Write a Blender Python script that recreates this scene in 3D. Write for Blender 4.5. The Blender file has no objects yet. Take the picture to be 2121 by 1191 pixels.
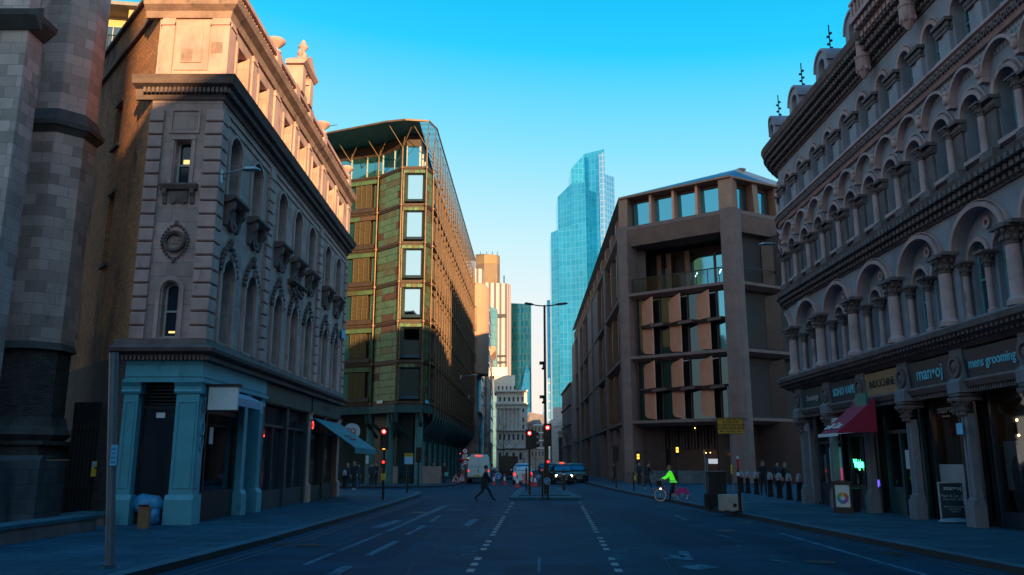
import bpy, bmesh, math, random
from mathutils import Vector, Matrix
R = math.radians
random.seed(7)
# ------------------------------------------------------------------ camera, sky, sun, exposure
scene = bpy.context.scene
COL = scene.collection
FPX, PITCH, CAMH = 1700.0, math.atan(362.5/1700.0), 1.8
cam = bpy.data.cameras.new('camera'); camo = bpy.data.objects.new('camera', cam); COL.objects.link(camo)
cam.sensor_width = 36; cam.lens = 36*FPX/2121; cam.clip_end = 6000; cam.clip_start = 0.1
camo.location = (0, 0, CAMH); camo.rotation_euler = (R(90)+PITCH, 0, 0)
scene.camera = camo
SUN_AZ, SUN_EL = 22.0, 9.0            # degrees right of straight behind the camera; height
scene.view_settings.view_transform = 'Standard'; scene.view_settings.look = 'None'
scene.view_settings.gamma = 1; scene.view_settings.exposure = 1.08
w = bpy.data.worlds.new('World'); scene.world = w; w.use_nodes = True
nt = w.node_tree; nt.nodes.clear()
def N(nt, t, **k):
    n = nt.nodes.new(t)
    for a, b in k.items():
        if a.startswith('i_'): n.inputs[a[2:].replace('_', ' ')].default_value = b
        else: setattr(n, a, b)
    return n
def L(nt, a, b): nt.links.new(a, b)
def ramp(nt, stops, inp):
    r = N(nt, 'ShaderNodeValToRGB'); e = r.color_ramp.elements
    while len(e) < len(stops): e.new(0.5)
    for x, (p, c) in zip(e, stops): x.position = p; x.color = (*c, 1) if len(c) == 3 else c
    L(nt, inp, r.inputs[0]); return r
sky = N(nt, 'ShaderNodeTexSky', sky_type='NISHITA', sun_disc=False)
sky.sun_elevation = R(SUN_EL); sky.sun_rotation = R(180-SUN_AZ); sky.air_density = 1.0; sky.dust_density = 0.6; sky.ozone_density = 1.4
tc = N(nt, 'ShaderNodeTexCoord'); sx = N(nt, 'ShaderNodeSeparateXYZ'); L(nt, tc.outputs['Generated'], sx.inputs[0])
K_ = 6.667*.5       # (the Background strength below is 0.15 and the exposure doubles everything)
ma = N(nt, 'ShaderNodeMath', operation='MULTIPLY_ADD'); ma.inputs[1].default_value = .07; L(nt, sx.outputs[0], ma.inputs[0]); L(nt, sx.outputs[2], ma.inputs[2])
rp = ramp(nt, [(p, tuple(c*K_ for c in col)) for p, col in ((0.0, (.98, .80, .66)), (0.09, (.95, .85, .78)), (0.177, (.83, .88, .88)), (0.262, (.58, .86, .94)), (0.373, (.24, .74, .95)), (0.474, (.02, .60, .97)), (0.56, (.0, .47, .93)), (1.0, (.0, .28, .85)))], ma.outputs[0])
mu = N(nt, 'ShaderNodeMix', data_type='RGBA', blend_type='MIX'); mu.inputs[0].default_value = .985; mu.clamp_result = False
mr = N(nt, 'ShaderNodeMapRange'); mr.inputs['From Min'].default_value = -.15; mr.inputs['From Max'].default_value = -1.0; mr.inputs['To Max'].default_value = .62; L(nt, sx.outputs[1], mr.inputs[0])
gl_ = N(nt, 'ShaderNodeMix', data_type='RGBA'); gl_.inputs[7].default_value = (.80*K_, .98*K_, 1.02*K_, 1); L(nt, mr.outputs[0], gl_.inputs[0]); L(nt, rp.outputs[0], gl_.inputs[6])   # the sky is paler on the sun's side
L(nt, sky.outputs[0], mu.inputs[6]); L(nt, gl_.outputs[2], mu.inputs[7])
bg = N(nt, 'ShaderNodeBackground'); bg.inputs[1].default_value = 0.15
wo = N(nt, 'ShaderNodeOutputWorld'); L(nt, mu.outputs[2], bg.inputs[0]); L(nt, bg.outputs[0], wo.inputs[0])
sl = bpy.data.lights.new('sun', 'SUN'); sl.energy = 5; sl.angle = R(0.5); sl.color = (1.0, 0.66, 0.30)
so = bpy.data.objects.new('sun', sl); COL.objects.link(so)
_d = Vector((math.sin(R(SUN_AZ))*math.cos(R(SUN_EL)), -math.cos(R(SUN_AZ))*math.cos(R(SUN_EL)), math.sin(R(SUN_EL))))
so.rotation_euler = (-_d).to_track_quat('-Z', 'Y').to_euler(); so.location = (20, -60, 60)
# ------------------------------------------------------------------ projection of a picture point to a place
cS, sS = math.cos(PITCH), math.sin(PITCH)
def ray(px, py):
    u = (px-1060.5)/FPX; v = (595.5-py)/FPX
    return u, cS-v*sS, sS+v*cS
def gp(px, py, z=0.0):
    x, y, zz = ray(px, py); t = (z-CAMH)/zz
    return (x*t, y*t)
def at(px, py, Y):
    x, y, zz = ray(px, py); t = Y/y
    return (x*t, CAMH+zz*t)
# ------------------------------------------------------------------ objects, properties
def tag(o, label=None, cat=None, group=None, kind=None):
    if label: o['label'] = label
    if cat: o['category'] = cat
    if group: o['group'] = group
    if kind: o['kind'] = kind
    return o
def thing(name, label, cat, loc=(0, 0, 0), rz=0, group=None):
    o = bpy.data.objects.new(name, None); o.empty_display_size = 0.3; COL.objects.link(o)
    o.location = loc; o.rotation_euler = (0, 0, rz)
    o['_o'] = list(loc)
    return tag(o, label, cat, group)
def children(o): return [c for c in bpy.data.objects if c.parent == o]
def copy_tree(o, parent=None):
    c = o.copy(); COL.objects.link(c)
    if parent is not None: c.parent = parent
    for ch in children(o): copy_tree(ch, c)
    return c
def rootof(o):
    while o.parent: o = o.parent
    return o
# ------------------------------------------------------------------ frames: s along a wall, z up, n out of it
class Fr:
    def __init__(f, x, y, deg): f.x, f.y = x, y; f.c, f.s = math.cos(R(deg)), math.sin(R(deg))
    def P(f, s, z, n): return (f.x+s*f.c+n*f.s, f.y+s*f.s-n*f.c, z)
def frame2(a, b):
    f = Fr(a[0], a[1], math.degrees(math.atan2(b[1]-a[1], b[0]-a[0]))); f.len = math.hypot(b[0]-a[0], b[1]-a[1]); return f
W = Fr(0, 0, 0)      # s = x, n = -y
class MB:
    def __init__(m): m.v = []; m.f = []; m.u = []; m.sm = False; m.mi = []; m.cur = 0
    def add(m, pts, faces, uv=None):
        b = len(m.v); m.v += [tuple(p) for p in pts]; m.u += (uv if uv else [(p[0]+p[1], p[2]) for p in pts])
        for f in faces: m.f.append([b+i for i in f]); m.mi.append(m.cur)
        return m
    def fq(m, F, q):   # quad given as (s,z,n) points
        return m.add([F.P(*p) for p in q], [list(range(len(q)))], [(p[0]+p[2]*.97, p[1]+.0*p[2]) for p in q])
    def fbox(m, F, s0, s1, z0, z1, n0, n1):
        q = [(s, z, n) for s in (s0, s1) for z in (z0, z1) for n in (n0, n1)]
        return m.add([F.P(*p) for p in q], [(0, 1, 3, 2), (4, 6, 7, 5), (0, 4, 5, 1), (2, 3, 7, 6), (0, 2, 6, 4), (1, 5, 7, 3)],
                     [(p[0]+p[2], p[1]+(p[2] if abs(z1-z0) < .15 else 0)) for p in q])
    def box(m, x0, x1, y0, y1, z0, z1): return m.fbox(W, x0, x1, z0, z1, -y1, -y0)
    def prof(m, F, pts, s0, s1, step=99):    # profile [(n,z)...] swept along s
        k = max(1, int(math.ceil((s1-s0)/step))); n = len(pts); V = []; U = []
        for i in range(k+1):
            s = s0+(s1-s0)*i/k
            for (nn, z) in pts: V.append(F.P(s, z, nn)); U.append((s, z+nn))
        fs = [(i*n+j, i*n+(j+1) % n, (i+1)*n+(j+1) % n, (i+1)*n+j) for i in range(k) for j in range(n)]
        fs += [tuple(range(n))[::-1], tuple(k*n+j for j in range(n))]
        return m.add(V, fs, U)
    def prism(m, pts, z0, z1):               # flat outline raised
        n = len(pts); V = [(x, y, z0) for x, y in pts]+[(x, y, z1) for x, y in pts]
        return m.add(V, [tuple(range(n))[::-1], tuple(range(n, 2*n))]+[(i, (i+1) % n, n+(i+1) % n, n+i) for i in range(n)])
    def fprism(m, F, pts, n0, n1):           # outline in (s,z), thickness along n
        k = len(pts); V = [F.P(s, z, n0) for s, z in pts]+[F.P(s, z, n1) for s, z in pts]
        return m.add(V, [tuple(range(k)), tuple(range(k, 2*k))[::-1]]+[(i, (i+1) % k, k+(i+1) % k, k+i) for i in range(k)], [(s, z) for s, z in pts]*2)
    def lathe(m, c, prof, seg=10, ax=None):  # prof [(r,z)]
        n = len(prof); V = []; U = []
        for i in range(seg):
            a = 2*math.pi*i/seg
            for r, z in prof: V.append((c[0]+r*math.cos(a), c[1]+r*math.sin(a), c[2]+z)); U.append((a*prof[0][0]+c[0]+c[1], c[2]+z))
        fs = [(i*n+j, ((i+1) % seg)*n+j, ((i+1) % seg)*n+j+1, i*n+j+1) for i in range(seg) for j in range(n-1)]
        fs += [tuple(i*n for i in range(seg))[::-1], tuple(i*n+n-1 for i in range(seg))]
        return m.add(V, fs, U)
    def tube(m, pts, r, seg=6, r2=None):
        for k in range(len(pts)-1):
            a, b = Vector(pts[k]), Vector(pts[k+1]); d = b-a
            if d.length < 1e-6: continue
            q = d.to_track_quat('Z', 'Y'); ra = r if r2 is None else r+(r2-r)*k/(len(pts)-1); rb = r if r2 is None else r+(r2-r)*(k+1)/(len(pts)-1)
            V = []
            for (o, rr) in ((a, ra), (b, rb)):
                for i in range(seg):
                    t = 2*math.pi*i/seg; V.append(tuple(o+q@Vector((rr*math.cos(t), rr*math.sin(t), 0))))
            m.add(V, [(i, (i+1) % seg, seg+(i+1) % seg, seg+i) for i in range(seg)]+[tuple(range(seg))[::-1], tuple(range(seg, 2*seg))])
        return m
    def ball(m, c, r, seg=10, rings=6):
        rx, ry, rz = r if isinstance(r, tuple) else (r, r, r)
        V = [(c[0], c[1], c[2]-rz)]
        for j in range(1, rings):
            p = -math.pi/2+math.pi*j/rings
            for i in range(seg):
                t = 2*math.pi*i/seg; V.append((c[0]+rx*math.cos(p)*math.cos(t), c[1]+ry*math.cos(p)*math.sin(t), c[2]+rz*math.sin(p)))
        V.append((c[0], c[1], c[2]+rz)); n = len(V)-1
        fs = [(0, 1+(i+1) % seg, 1+i) for i in range(seg)]
        for j in range(rings-2):
            for i in range(seg): a = 1+j*seg+i; b = 1+j*seg+(i+1) % seg; fs.append((a, b, b+seg, a+seg))
        fs += [(1+(rings-2)*seg+i, 1+(rings-2)*seg+(i+1) % seg, n) for i in range(seg)]
        return m.add(V, fs)
    def disc(m, F, s, z, r, n0, n1, seg=20): return m.fprism(F, [(s+r*math.cos(2*math.pi*i/seg), z+r*math.sin(2*math.pi*i/seg)) for i in range(seg)], n0, n1)
    def ring(m, F, s, z, ri, ro, n0, n1, seg=20, a0=0, a1=360, ky=1.0):
        full = abs(a1-a0) >= 360; k = seg; V = []; U = []
        for i in range(k+1):
            a = R(a0+(a1-a0)*i/k)
            for rr in (ri, ro):
                for nn in (n0, n1): V.append(F.P(s+rr*math.cos(a), z+rr*ky*math.sin(a), nn)); U.append((s+rr*math.cos(a), z+rr*math.sin(a)))
        fs = []
        for i in range(k):
            a = i*4; b = a+4; fs += [(a+1, a+3, b+3, b+1), (a, b, b+2, a+2), (a+2, b+2, b+3, a+3), (a, a+1, b+1, b)]
        if not full: fs += [(0, 2, 3, 1), (k*4, k*4+1, k*4+3, k*4+2)]
        return m.add(V, fs, U)
    def loft(m, secs, cap=True):
        n = len(secs[0]); V = [p for s in secs for p in s]
        fs = [(i*n+j, i*n+(j+1) % n, (i+1)*n+(j+1) % n, (i+1)*n+j) for i in range(len(secs)-1) for j in range(n)]
        if cap: fs += [tuple(range(n))[::-1], tuple((len(secs)-1)*n+j for j in range(n))]
        return m.add(V, fs)
    def cell(m, F, s0, s1, z0, z1, a0, a1, zb, zs, rise, depth, n=0.0, K=10, rev=None):  # wall panel with an arched hole
        arc = [(a0, zs)]+([] if rise == 0 else [((a0+a1)/2-(a1-a0)/2*math.cos(math.pi*k/K), zs+rise*math.sin(math.pi*k/K)) for k in range(1, K)])+[(a1, zs)]
        q = lambda *p: m.fq(F, [(s, z, n) for s, z in p])
        if a0 > s0: q((s0, z0), (a0, z0), (a0, z1), (s0, z1))
        if s1 > a1: q((a1, z0), (s1, z0), (s1, z1), (a1, z1))
        if zb > z0: q((a0, z0), (a1, z0), (a1, zb), (a0, zb))
        for k in range(len(arc)-1): q(arc[k], arc[k+1], (arc[k+1][0], z1), (arc[k][0], z1))
        out = [(a0, zb)]+arc+[(a1, zb)]; mm = rev or m
        for k in range(len(out)):
            p, r = out[k], out[(k+1) % len(out)]
            mm.fq(F, [(p[0], p[1], n), (r[0], r[1], n), (r[0], r[1], n-depth), (p[0], p[1], n-depth)])
        return m
    def pane(m, F, a0, a1, zb, zs, rise, n, K=10):
        m.fq(F, [(a0, zb, n), (a1, zb, n)]+[((a0+a1)/2+(a1-a0)/2*math.cos(math.pi*k/K), zs+rise*math.sin(math.pi*k/K), n) for k in (range(K+1) if rise else (0, K))])
        return m
    def build(m, name, mat, parent=None, local=False, smooth=None):
        me = bpy.data.meshes.new(name)
        off = (0, 0, 0)
        if parent is not None and not local: off = tuple(rootof(parent)['_o']) if '_o' in rootof(parent) else (0, 0, 0)
        me.from_pydata([(x-off[0], y-off[1], z-off[2]) for x, y, z in m.v], [], m.f)
        uv = me.uv_layers.new(name='UVMap'); lv = [0]*len(me.loops); me.loops.foreach_get('vertex_index', lv)
        uv.data.foreach_set('uv', [c for i in lv for c in m.u[i]])
        for x in (mat if isinstance(mat, (list, tuple)) else [mat]): me.materials.append(x)
        if len(me.materials) > 1: me.polygons.foreach_set('material_index', m.mi)
        if m.sm if smooth is None else smooth: me.polygons.foreach_set('use_smooth', [True]*len(me.polygons)); me.set_sharp_from_angle(angle=R(40))
        me.validate(); me.update()
        o = bpy.data.objects.new(name, me); COL.objects.link(o)
        if parent is not None: o.parent = parent
        return o
def text(body, size, F, s, z, n, mat, parent, name='lettering', align='CENTER', shear=0, bold=0.0, width=1.0, local=False, ext=0.006):
    c = bpy.data.curves.new('t', 'FONT'); c.body = body; c.size = size; c.align_x = align; c.align_y = 'CENTER'; c.extrude = ext; c.shear = shear; c.offset = bold
    c.resolution_u = 3; c.space_line = 0.95
    o = bpy.data.objects.new('t', c); COL.objects.link(o); bpy.context.view_layer.update()
    me = o.to_mesh(); mb = MB()
    V = [F.P(s+v.co.x*width, z+v.co.y, n+v.co.z) for v in me.vertices]; fs = [tuple(p.vertices) for p in me.polygons]
    o.to_mesh_clear(); bpy.data.objects.remove(o); bpy.data.curves.remove(c)
    mb.add(V, fs); return mb.build(name, mat, parent, local=local)
# ------------------------------------------------------------------ materials
M = {}
def mat(name, col, rough=.8, metal=0, var=.25, vs=1.5, bump=.0, bs=12, brick=None, emit=None, es=1, stain=None, uv=True, spec=.5, streak=0, col2=None):
    m = bpy.data.materials.new(name); m.use_nodes = True; t = m.node_tree; b = t.nodes['Principled BSDF']
    b.inputs['Roughness'].default_value = rough; b.inputs['Metallic'].default_value = metal; b.inputs['Specular IOR Level'].default_value = spec
    M[name] = m; b.inputs['Base Color'].default_value = (*col, 1)
    tcn = N(t, 'ShaderNodeTexCoord'); src = tcn.outputs['Object']; cur = None
    if brick:
        bw, bh, mortar, bcol2, gap = brick
        bt = N(t, 'ShaderNodeTexBrick'); bt.inputs['Scale'].default_value = 1; bt.inputs['Brick Width'].default_value = bw; bt.inputs['Row Height'].default_value = bh
        bt.inputs['Mortar Size'].default_value = gap; bt.inputs['Mortar Smooth'].default_value = .2; bt.inputs['Color1'].default_value = (*col, 1); bt.inputs['Color2'].default_value = (*bcol2, 1); bt.inputs['Mortar'].default_value = (*mortar, 1)
        bt.inputs['Bias'].default_value = -.1
        if bw >= 3: bt.offset = 0
        L(t, tcn.outputs['UV'], bt.inputs['Vector']); cur = bt.outputs[0]
    if var:
        nz = N(t, 'ShaderNodeTexNoise'); nz.inputs['Scale'].default_value = vs; nz.inputs['Detail'].default_value = 8; nz.inputs['Roughness'].default_value = .65
        if streak:
            mp = N(t, 'ShaderNodeMapping'); mp.inputs['Scale'].default_value = (1, 1, streak); L(t, src, mp.inputs[0]); L(t, mp.outputs[0], nz.inputs[0])
        else: L(t, src, nz.inputs[0])
        rr = ramp(t, [(.3, (1-var,)*3), (.7, (1+var*.6,)*3)], nz.outputs[0])
        mx = N(t, 'ShaderNodeMix', data_type='RGBA', blend_type='MULTIPLY'); mx.inputs[0].default_value = 1
        if cur: L(t, cur, mx.inputs[6])
        elif col2:
            n3 = N(t, 'ShaderNodeTexNoise'); n3.inputs['Scale'].default_value = vs*.6; n3.inputs['Detail'].default_value = 4; L(t, src, n3.inputs[0])
            r3 = ramp(t, [(.42, col), (.58, col2)], n3.outputs[0]); L(t, r3.outputs[0], mx.inputs[6])
        else: mx.inputs[6].default_value = (*col, 1)
        L(t, rr.outputs[0], mx.inputs[7]); cur = mx.outputs[2]
    if stain:
        n2 = N(t, 'ShaderNodeTexNoise'); n2.inputs['Scale'].default_value = stain[1]; n2.inputs['Detail'].default_value = 10; n2.inputs['Roughness'].default_value = .75
        mp = N(t, 'ShaderNodeMapping'); mp.inputs['Scale'].default_value = (1, 1, .45); L(t, src, mp.inputs[0]); L(t, mp.outputs[0], n2.inputs[0])
        r2 = ramp(t, [(stain[2], (0, 0, 0)), (stain[2]+.12, (1, 1, 1))], n2.outputs[0])
        m2 = N(t, 'ShaderNodeMix', data_type='RGBA'); L(t, r2.outputs[0], m2.inputs[0])
        if cur: L(t, cur, m2.inputs[6])
        else: m2.inputs[6].default_value = (*col, 1)
        m2.inputs[7].default_value = (*stain[0], 1); cur = m2.outputs[2]
    if cur: L(t, cur, b.inputs['Base Color'])
    if bump:
        n4 = N(t, 'ShaderNodeTexNoise'); n4.inputs['Scale'].default_value = bs; n4.inputs['Detail'].default_value = 6; L(t, src, n4.inputs[0])
        bp = N(t, 'ShaderNodeBump'); bp.inputs['Strength'].default_value = bump; bp.inputs['Distance'].default_value = .03; L(t, n4.outputs[0], bp.inputs['Height']); last = bp
        if brick:
            b2 = N(t, 'ShaderNodeBump'); b2.invert = True; b2.inputs['Strength'].default_value = .6; b2.inputs['Distance'].default_value = .015
            L(t, bt.outputs['Fac'], b2.inputs['Height']); L(t, bp.outputs[0], b2.inputs['Normal']); last = b2
        L(t, last.outputs[0], b.inputs['Normal'])
    if emit: b.inputs['Emission Color'].default_value = (*emit, 1); b.inputs['Emission Strength'].default_value = es
    return m
def clear_glass(name, tint, gl=.12):
    m = bpy.data.materials.new(name); m.use_nodes = True; t = m.node_tree; t.nodes.clear()
    a = N(t, 'ShaderNodeBsdfTransparent'); a.inputs[0].default_value = (*tint, 1); g = N(t, 'ShaderNodeBsdfGlossy'); g.inputs['Roughness'].default_value = .03; g.inputs[0].default_value = (.8, .9, 1, 1)
    f = N(t, 'ShaderNodeFresnel'); f.inputs[0].default_value = 1.5; ad = N(t, 'ShaderNodeMath', operation='ADD'); ad.inputs[1].default_value = gl; L(t, f.outputs[0], ad.inputs[0])
    x = N(t, 'ShaderNodeMixShader'); L(t, ad.outputs[0], x.inputs[0]); L(t, a.outputs[0], x.inputs[1]); L(t, g.outputs[0], x.inputs[2])
    o = N(t, 'ShaderNodeOutputMaterial'); L(t, x.outputs[0], o.inputs[0]); M[name] = m; return m
def glass_mat(name, tint, refl=.5, rough=.04, wav=.15):
    m = bpy.data.materials.new(name); m.use_nodes = True; t = m.node_tree; b = t.nodes['Principled BSDF']
    b.inputs['Base Color'].default_value = (*tint, 1); b.inputs['Metallic'].default_value = refl; b.inputs['Roughness'].default_value = rough
    tcn = N(t, 'ShaderNodeTexCoord'); n4 = N(t, 'ShaderNodeTexNoise'); n4.inputs['Scale'].default_value = .8; L(t, tcn.outputs['Object'], n4.inputs[0])
    bp = N(t, 'ShaderNodeBump'); bp.inputs['Strength'].default_value = wav; bp.inputs['Distance'].default_value = .02; L(t, n4.outputs[0], bp.inputs['Height']); L(t, bp.outputs[0], b.inputs['Normal'])
    M[name] = m; return m
def glow(name, col, s): return mat(name, tuple(c*.3 for c in col), .5, 0, 0, emit=col, es=s)
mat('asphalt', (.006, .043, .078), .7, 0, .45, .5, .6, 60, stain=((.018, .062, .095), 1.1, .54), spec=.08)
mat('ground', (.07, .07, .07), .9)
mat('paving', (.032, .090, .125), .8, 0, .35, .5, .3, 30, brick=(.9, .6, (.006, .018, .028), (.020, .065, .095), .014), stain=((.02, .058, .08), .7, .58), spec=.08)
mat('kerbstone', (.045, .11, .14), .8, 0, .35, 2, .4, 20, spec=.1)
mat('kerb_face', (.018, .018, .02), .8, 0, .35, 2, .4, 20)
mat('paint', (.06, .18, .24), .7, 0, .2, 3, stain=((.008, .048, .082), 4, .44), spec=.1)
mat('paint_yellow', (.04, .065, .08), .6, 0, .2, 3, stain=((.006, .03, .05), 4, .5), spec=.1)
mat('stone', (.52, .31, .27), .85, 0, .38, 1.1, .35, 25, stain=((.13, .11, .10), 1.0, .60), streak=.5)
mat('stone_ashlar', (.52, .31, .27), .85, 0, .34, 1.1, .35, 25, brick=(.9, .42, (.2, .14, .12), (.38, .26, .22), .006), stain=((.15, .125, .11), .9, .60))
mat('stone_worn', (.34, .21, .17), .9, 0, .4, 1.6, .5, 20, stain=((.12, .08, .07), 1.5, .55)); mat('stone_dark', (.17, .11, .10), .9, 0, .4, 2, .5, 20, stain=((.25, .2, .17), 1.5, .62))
mat('stone_church', (.68, .48, .42), .9, 0, .25, .7, .6, 12, brick=(.6, .34, (.22, .16, .14), (.36, .26, .22), .005), stain=((.10, .11, .125), .9, .58))
mat('stone_church_trim', (.10, .09, .085), .9, 0, .4, 1.5, .6, 12, stain=((.22, .2, .18), 2, .6))
mat('plinth_stone', (.12, .14, .16), .9, 0, .4, 1.2, .4, 15, brick=(.8, .4, (.04, .05, .05), (.09, .11, .12), .008))
mat('yellow_brick', (.62, .24, .075), .9, 0, .3, .8, .3, 15, brick=(.225, .075, (.13, .08, .06), (.34, .13, .05), .011), stain=((.06, .036, .036), .3, .49))  # blotches stand for soot and also put the flank's shadow into the colour
mat('dark_brick', (.10, .08, .078), .9, 0, .3, .8, .3, 15, brick=(.225, .075, (.03, .03, .03), (.045, .04, .04), .009))  # darker brick for the foot of the flank and of the church
mat('blue_paint', (.08, .33, .40), .5, 0, .18, 1.5, .15, 8, stain=((.035, .12, .15), 2.5, .57))
mat('pale_blue_paint', (.42, .55, .62), .5, 0, .15, 2, .1)
mat('black_paint', (.012, .013, .015), .35, 0, .2, 3)
mat('dark_interior', (.03, .03, .034), .9)
mat('shop_floor', (.04, .035, .03), .6)
mat('slate', (.05, .05, .06), .6, 0, .3, 3, brick=(.3, .2, (.02, .02, .02), (.04, .04, .045), .01))
mat('lead', (.12, .13, .14), .5, .3)
mat('sash_paint', (.42, .42, .40), .6, 0, .25, 4)
mat('old_frame', (.12, .30, .34), .6, 0, .25, 4)
mat('curtain', (.25, .24, .22), .9, 0, .3, 4, streak=.2)
glass_mat('window_glass', (.16, .2, .22), .85, .05)
glass_mat('teal_glass', (.10, .32, .36), .9, .05)
glass_mat('sky_glass', (.75, .85, .85), 1, .03, .1)
glass_mat('blue_glass', (.10, .38, .52), .9, .05, .1)
glass_mat('dark_glass', (.03, .04, .05), .4, .08)
clear_glass('shop_glass', (.75, .8, .82), .05)
clear_glass('rail_glass', (.5, .68, .72), -.02)
mat('steel', (.32, .34, .36), .4, .6, .2, 3)
mat('post_paint', (.14, .17, .19), .45, .3, .25, 2, stain=((.07, .08, .09), 3, .62))
mat('black_metal', (.015, .016, .018), .4, .3, .1)
mat('rubber', (.012, .012, .012), .8)
mat('white_sign', (.62, .64, .64), .5, 0, .1, 5); mat('white_paint', (.7, .7, .7), .5)
mat('red_sign', (.62, .02, .035), .5); mat('yellow_sign', (.75, .45, .03), .5); mat('blue_sign', (.02, .16, .42), .5)
mat('sky_sign', (.12, .5, .75), .5); mat('black_ink', (.012, .012, .012), .6)
mat('cyan_letters', (.10, .55, .70), .5); mat('grey_letters', (.35, .38, .40), .6)
glow('red_lamp', (1, .015, .012), 3.2); glow('red_lamp_core', (1, .42, .35), 4); glow('amber_glow', (1, .42, .04), 1.6); glow('warm_room', (1, .62, .22), .7); glow('warm_bulb', (1, .5, .15), 7)
glow('green_neon', (.05, 1, .35), 3.5); glow('violet_neon', (.16, .1, 1), 3.5); glow('red_neon', (1, .04, .03), 2.2); glow('head_lamp', (1, .85, .6), 3); glow('tail_lamp', (1, .04, .03), 1.0)
glow('white_neon', (.85, .9, 1), 2); glow('tube_light', (1, .95, .85), 3)

def struct(name, mb, m): return tag(mb.build(name, m), kind='structure')
# ------------------------------------------------------------------ ground
g = MB(); g.add([(-1500, -200, -.01), (1500, -200, -.01), (1500, 3000, -.01), (-1500, 3000, -.01)], [(0, 1, 2, 3)]); struct('ground', g, M['ground'])
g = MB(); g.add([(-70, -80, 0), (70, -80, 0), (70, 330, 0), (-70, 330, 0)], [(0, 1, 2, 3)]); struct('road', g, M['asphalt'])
KL = [(-6.6, -60), (-6.4, 5), (-6.0, 12), (-5.75, 16), (-5.5, 20), (-5.35, 25), (-5.15, 31), (-5.05, 37), (-5.0, 43), (-5.05, 47), (-5.5, 50.5), (-6.8, 52.5), (-9, 53.6), (-13, 54)]
KR = [(9.2, -60), (8.9, 5), (8.4, 12), (8.15, 18), (7.85, 25), (7.6, 32), (7.35, 39), (7.05, 46), (6.75, 54), (6.55, 64), (6.5, 80), (6.5, 150), (6.5, 320)]
KB = [(-70, 61), (-14, 61), (-9, 61.2), (-6.8, 61.8), (-5.2, 63.5), (-4.6, 66), (-4.4, 72), (-4.4, 120), (-4.6, 320)]
def offset(pl, d):
    out = []
    for i, p in enumerate(pl):
        a = pl[max(0, i-1)]; b = pl[min(len(pl)-1, i+1)]; l = math.hypot(b[0]-a[0], b[1]-a[1]); out.append((p[0]+(b[1]-a[1])/l*d, p[1]-(b[0]-a[0])/l*d))
    return out
def pavement(line, back, d, face_d):
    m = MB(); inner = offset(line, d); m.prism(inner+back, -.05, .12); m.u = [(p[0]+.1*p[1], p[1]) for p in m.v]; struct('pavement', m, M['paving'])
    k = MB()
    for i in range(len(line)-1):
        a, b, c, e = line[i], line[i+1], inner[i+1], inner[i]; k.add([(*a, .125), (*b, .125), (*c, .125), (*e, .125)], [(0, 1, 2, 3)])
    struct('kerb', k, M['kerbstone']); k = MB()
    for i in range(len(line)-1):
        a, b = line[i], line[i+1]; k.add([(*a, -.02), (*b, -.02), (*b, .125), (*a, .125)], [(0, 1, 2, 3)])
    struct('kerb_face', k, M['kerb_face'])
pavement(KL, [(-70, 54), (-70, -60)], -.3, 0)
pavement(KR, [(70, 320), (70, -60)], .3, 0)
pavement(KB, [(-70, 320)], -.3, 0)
# road markings
mk = MB(); Z1 = .006
def mline(m, pts, w, z=Z1):
    for a, b in zip(pts[:-1], pts[1:]):
        l = math.hypot(b[0]-a[0], b[1]-a[1]); nx, ny = -(b[1]-a[1])/l*w/2, (b[0]-a[0])/l*w/2
        m.add([(a[0]+nx, a[1]+ny, z), (a[0]-nx, a[1]-ny, z), (b[0]-nx, b[1]-ny, z), (b[0]+nx, b[1]+ny, z)], [(0, 1, 2, 3)])
for (a, b) in (((.05, 39.5), (-.75, 13)), ((3.15, 39.5), (1.72, 13))):
    n = 30; y = 39.5
    while y > 12.5:
        t = (a[1]-y)/(a[1]-b[1]); x = a[0]+(b[0]-a[0])*t
        if random.random() > .12: mline(mk, [(x, y), (x-.02, y-.42)], .13)
        y -= .88
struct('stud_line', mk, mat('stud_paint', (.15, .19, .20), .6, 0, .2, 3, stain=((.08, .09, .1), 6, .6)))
mk = MB()
def pm(a, b, w=.12): mline(mk, [gp(*a), gp(*b)], w)
pm((924, 1047), (872, 1070), .28); pm((872, 1070), (800, 1102), .14); pm((790, 1106), (700, 1142), .12); pm((690, 1146), (631, 1170), .12)
pm((911, 1068), (892, 1081), .14); pm((879, 1089), (843, 1108), .14); pm((822, 1121), (762, 1151), .16); pm((720, 1174), (690, 1190), .2)
pm((826, 1078), (779, 1093), .3); pm((925, 1057), (975, 1054), .25); pm((985, 1075), (967, 1089), .25); pm((968, 1076), (990, 1075), .2)
for (x, y, ww, k) in ((1049, 1046, 16, 2), (1040, 1056, 22, 2), (1030, 1066, 24, 2), (1020, 1075, 24, 3), (1010, 1085, 26, 4), (998, 1101, 30, 3), (972, 1134, 34, 5)):
    for j in range(k): yy = y+j*(y-955)*.028; pm((x-ww/2, yy), (x+ww/2, yy-1), .1)
for (x, y, ww, k) in ((1207, 1042, 18, 2), (1218, 1058, 22, 3), (1232, 1074, 22, 3), (1246, 1090, 26, 4), (1252, 1102, 30, 4), (1282, 1136, 34, 5)):
    for j in range(k): yy = y+j*(y-955)*.028; pm((x-ww/2, yy), (x+ww/2, yy+1), .1)
for a, b in (((820, 1069), (1085, 1067)), ((1165, 1068), (1205, 1068)), ((1012, 1124), (1056, 1124)), ((1194, 1125), (1245, 1126))): pm(a, b, .05)
pm((1117, 1155), (1116, 1185), .05); pm((1398, 1067), (1424, 1078), .1); pm((1395, 1150), (1425, 1160), .3); pm((1415, 1142), (1422, 1155), .2); pm((1425, 1172), (1470, 1178), .6); pm((1375, 1156), (1390, 1159), .2); pm((1523, 1130), (1535, 1133), .1)
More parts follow.
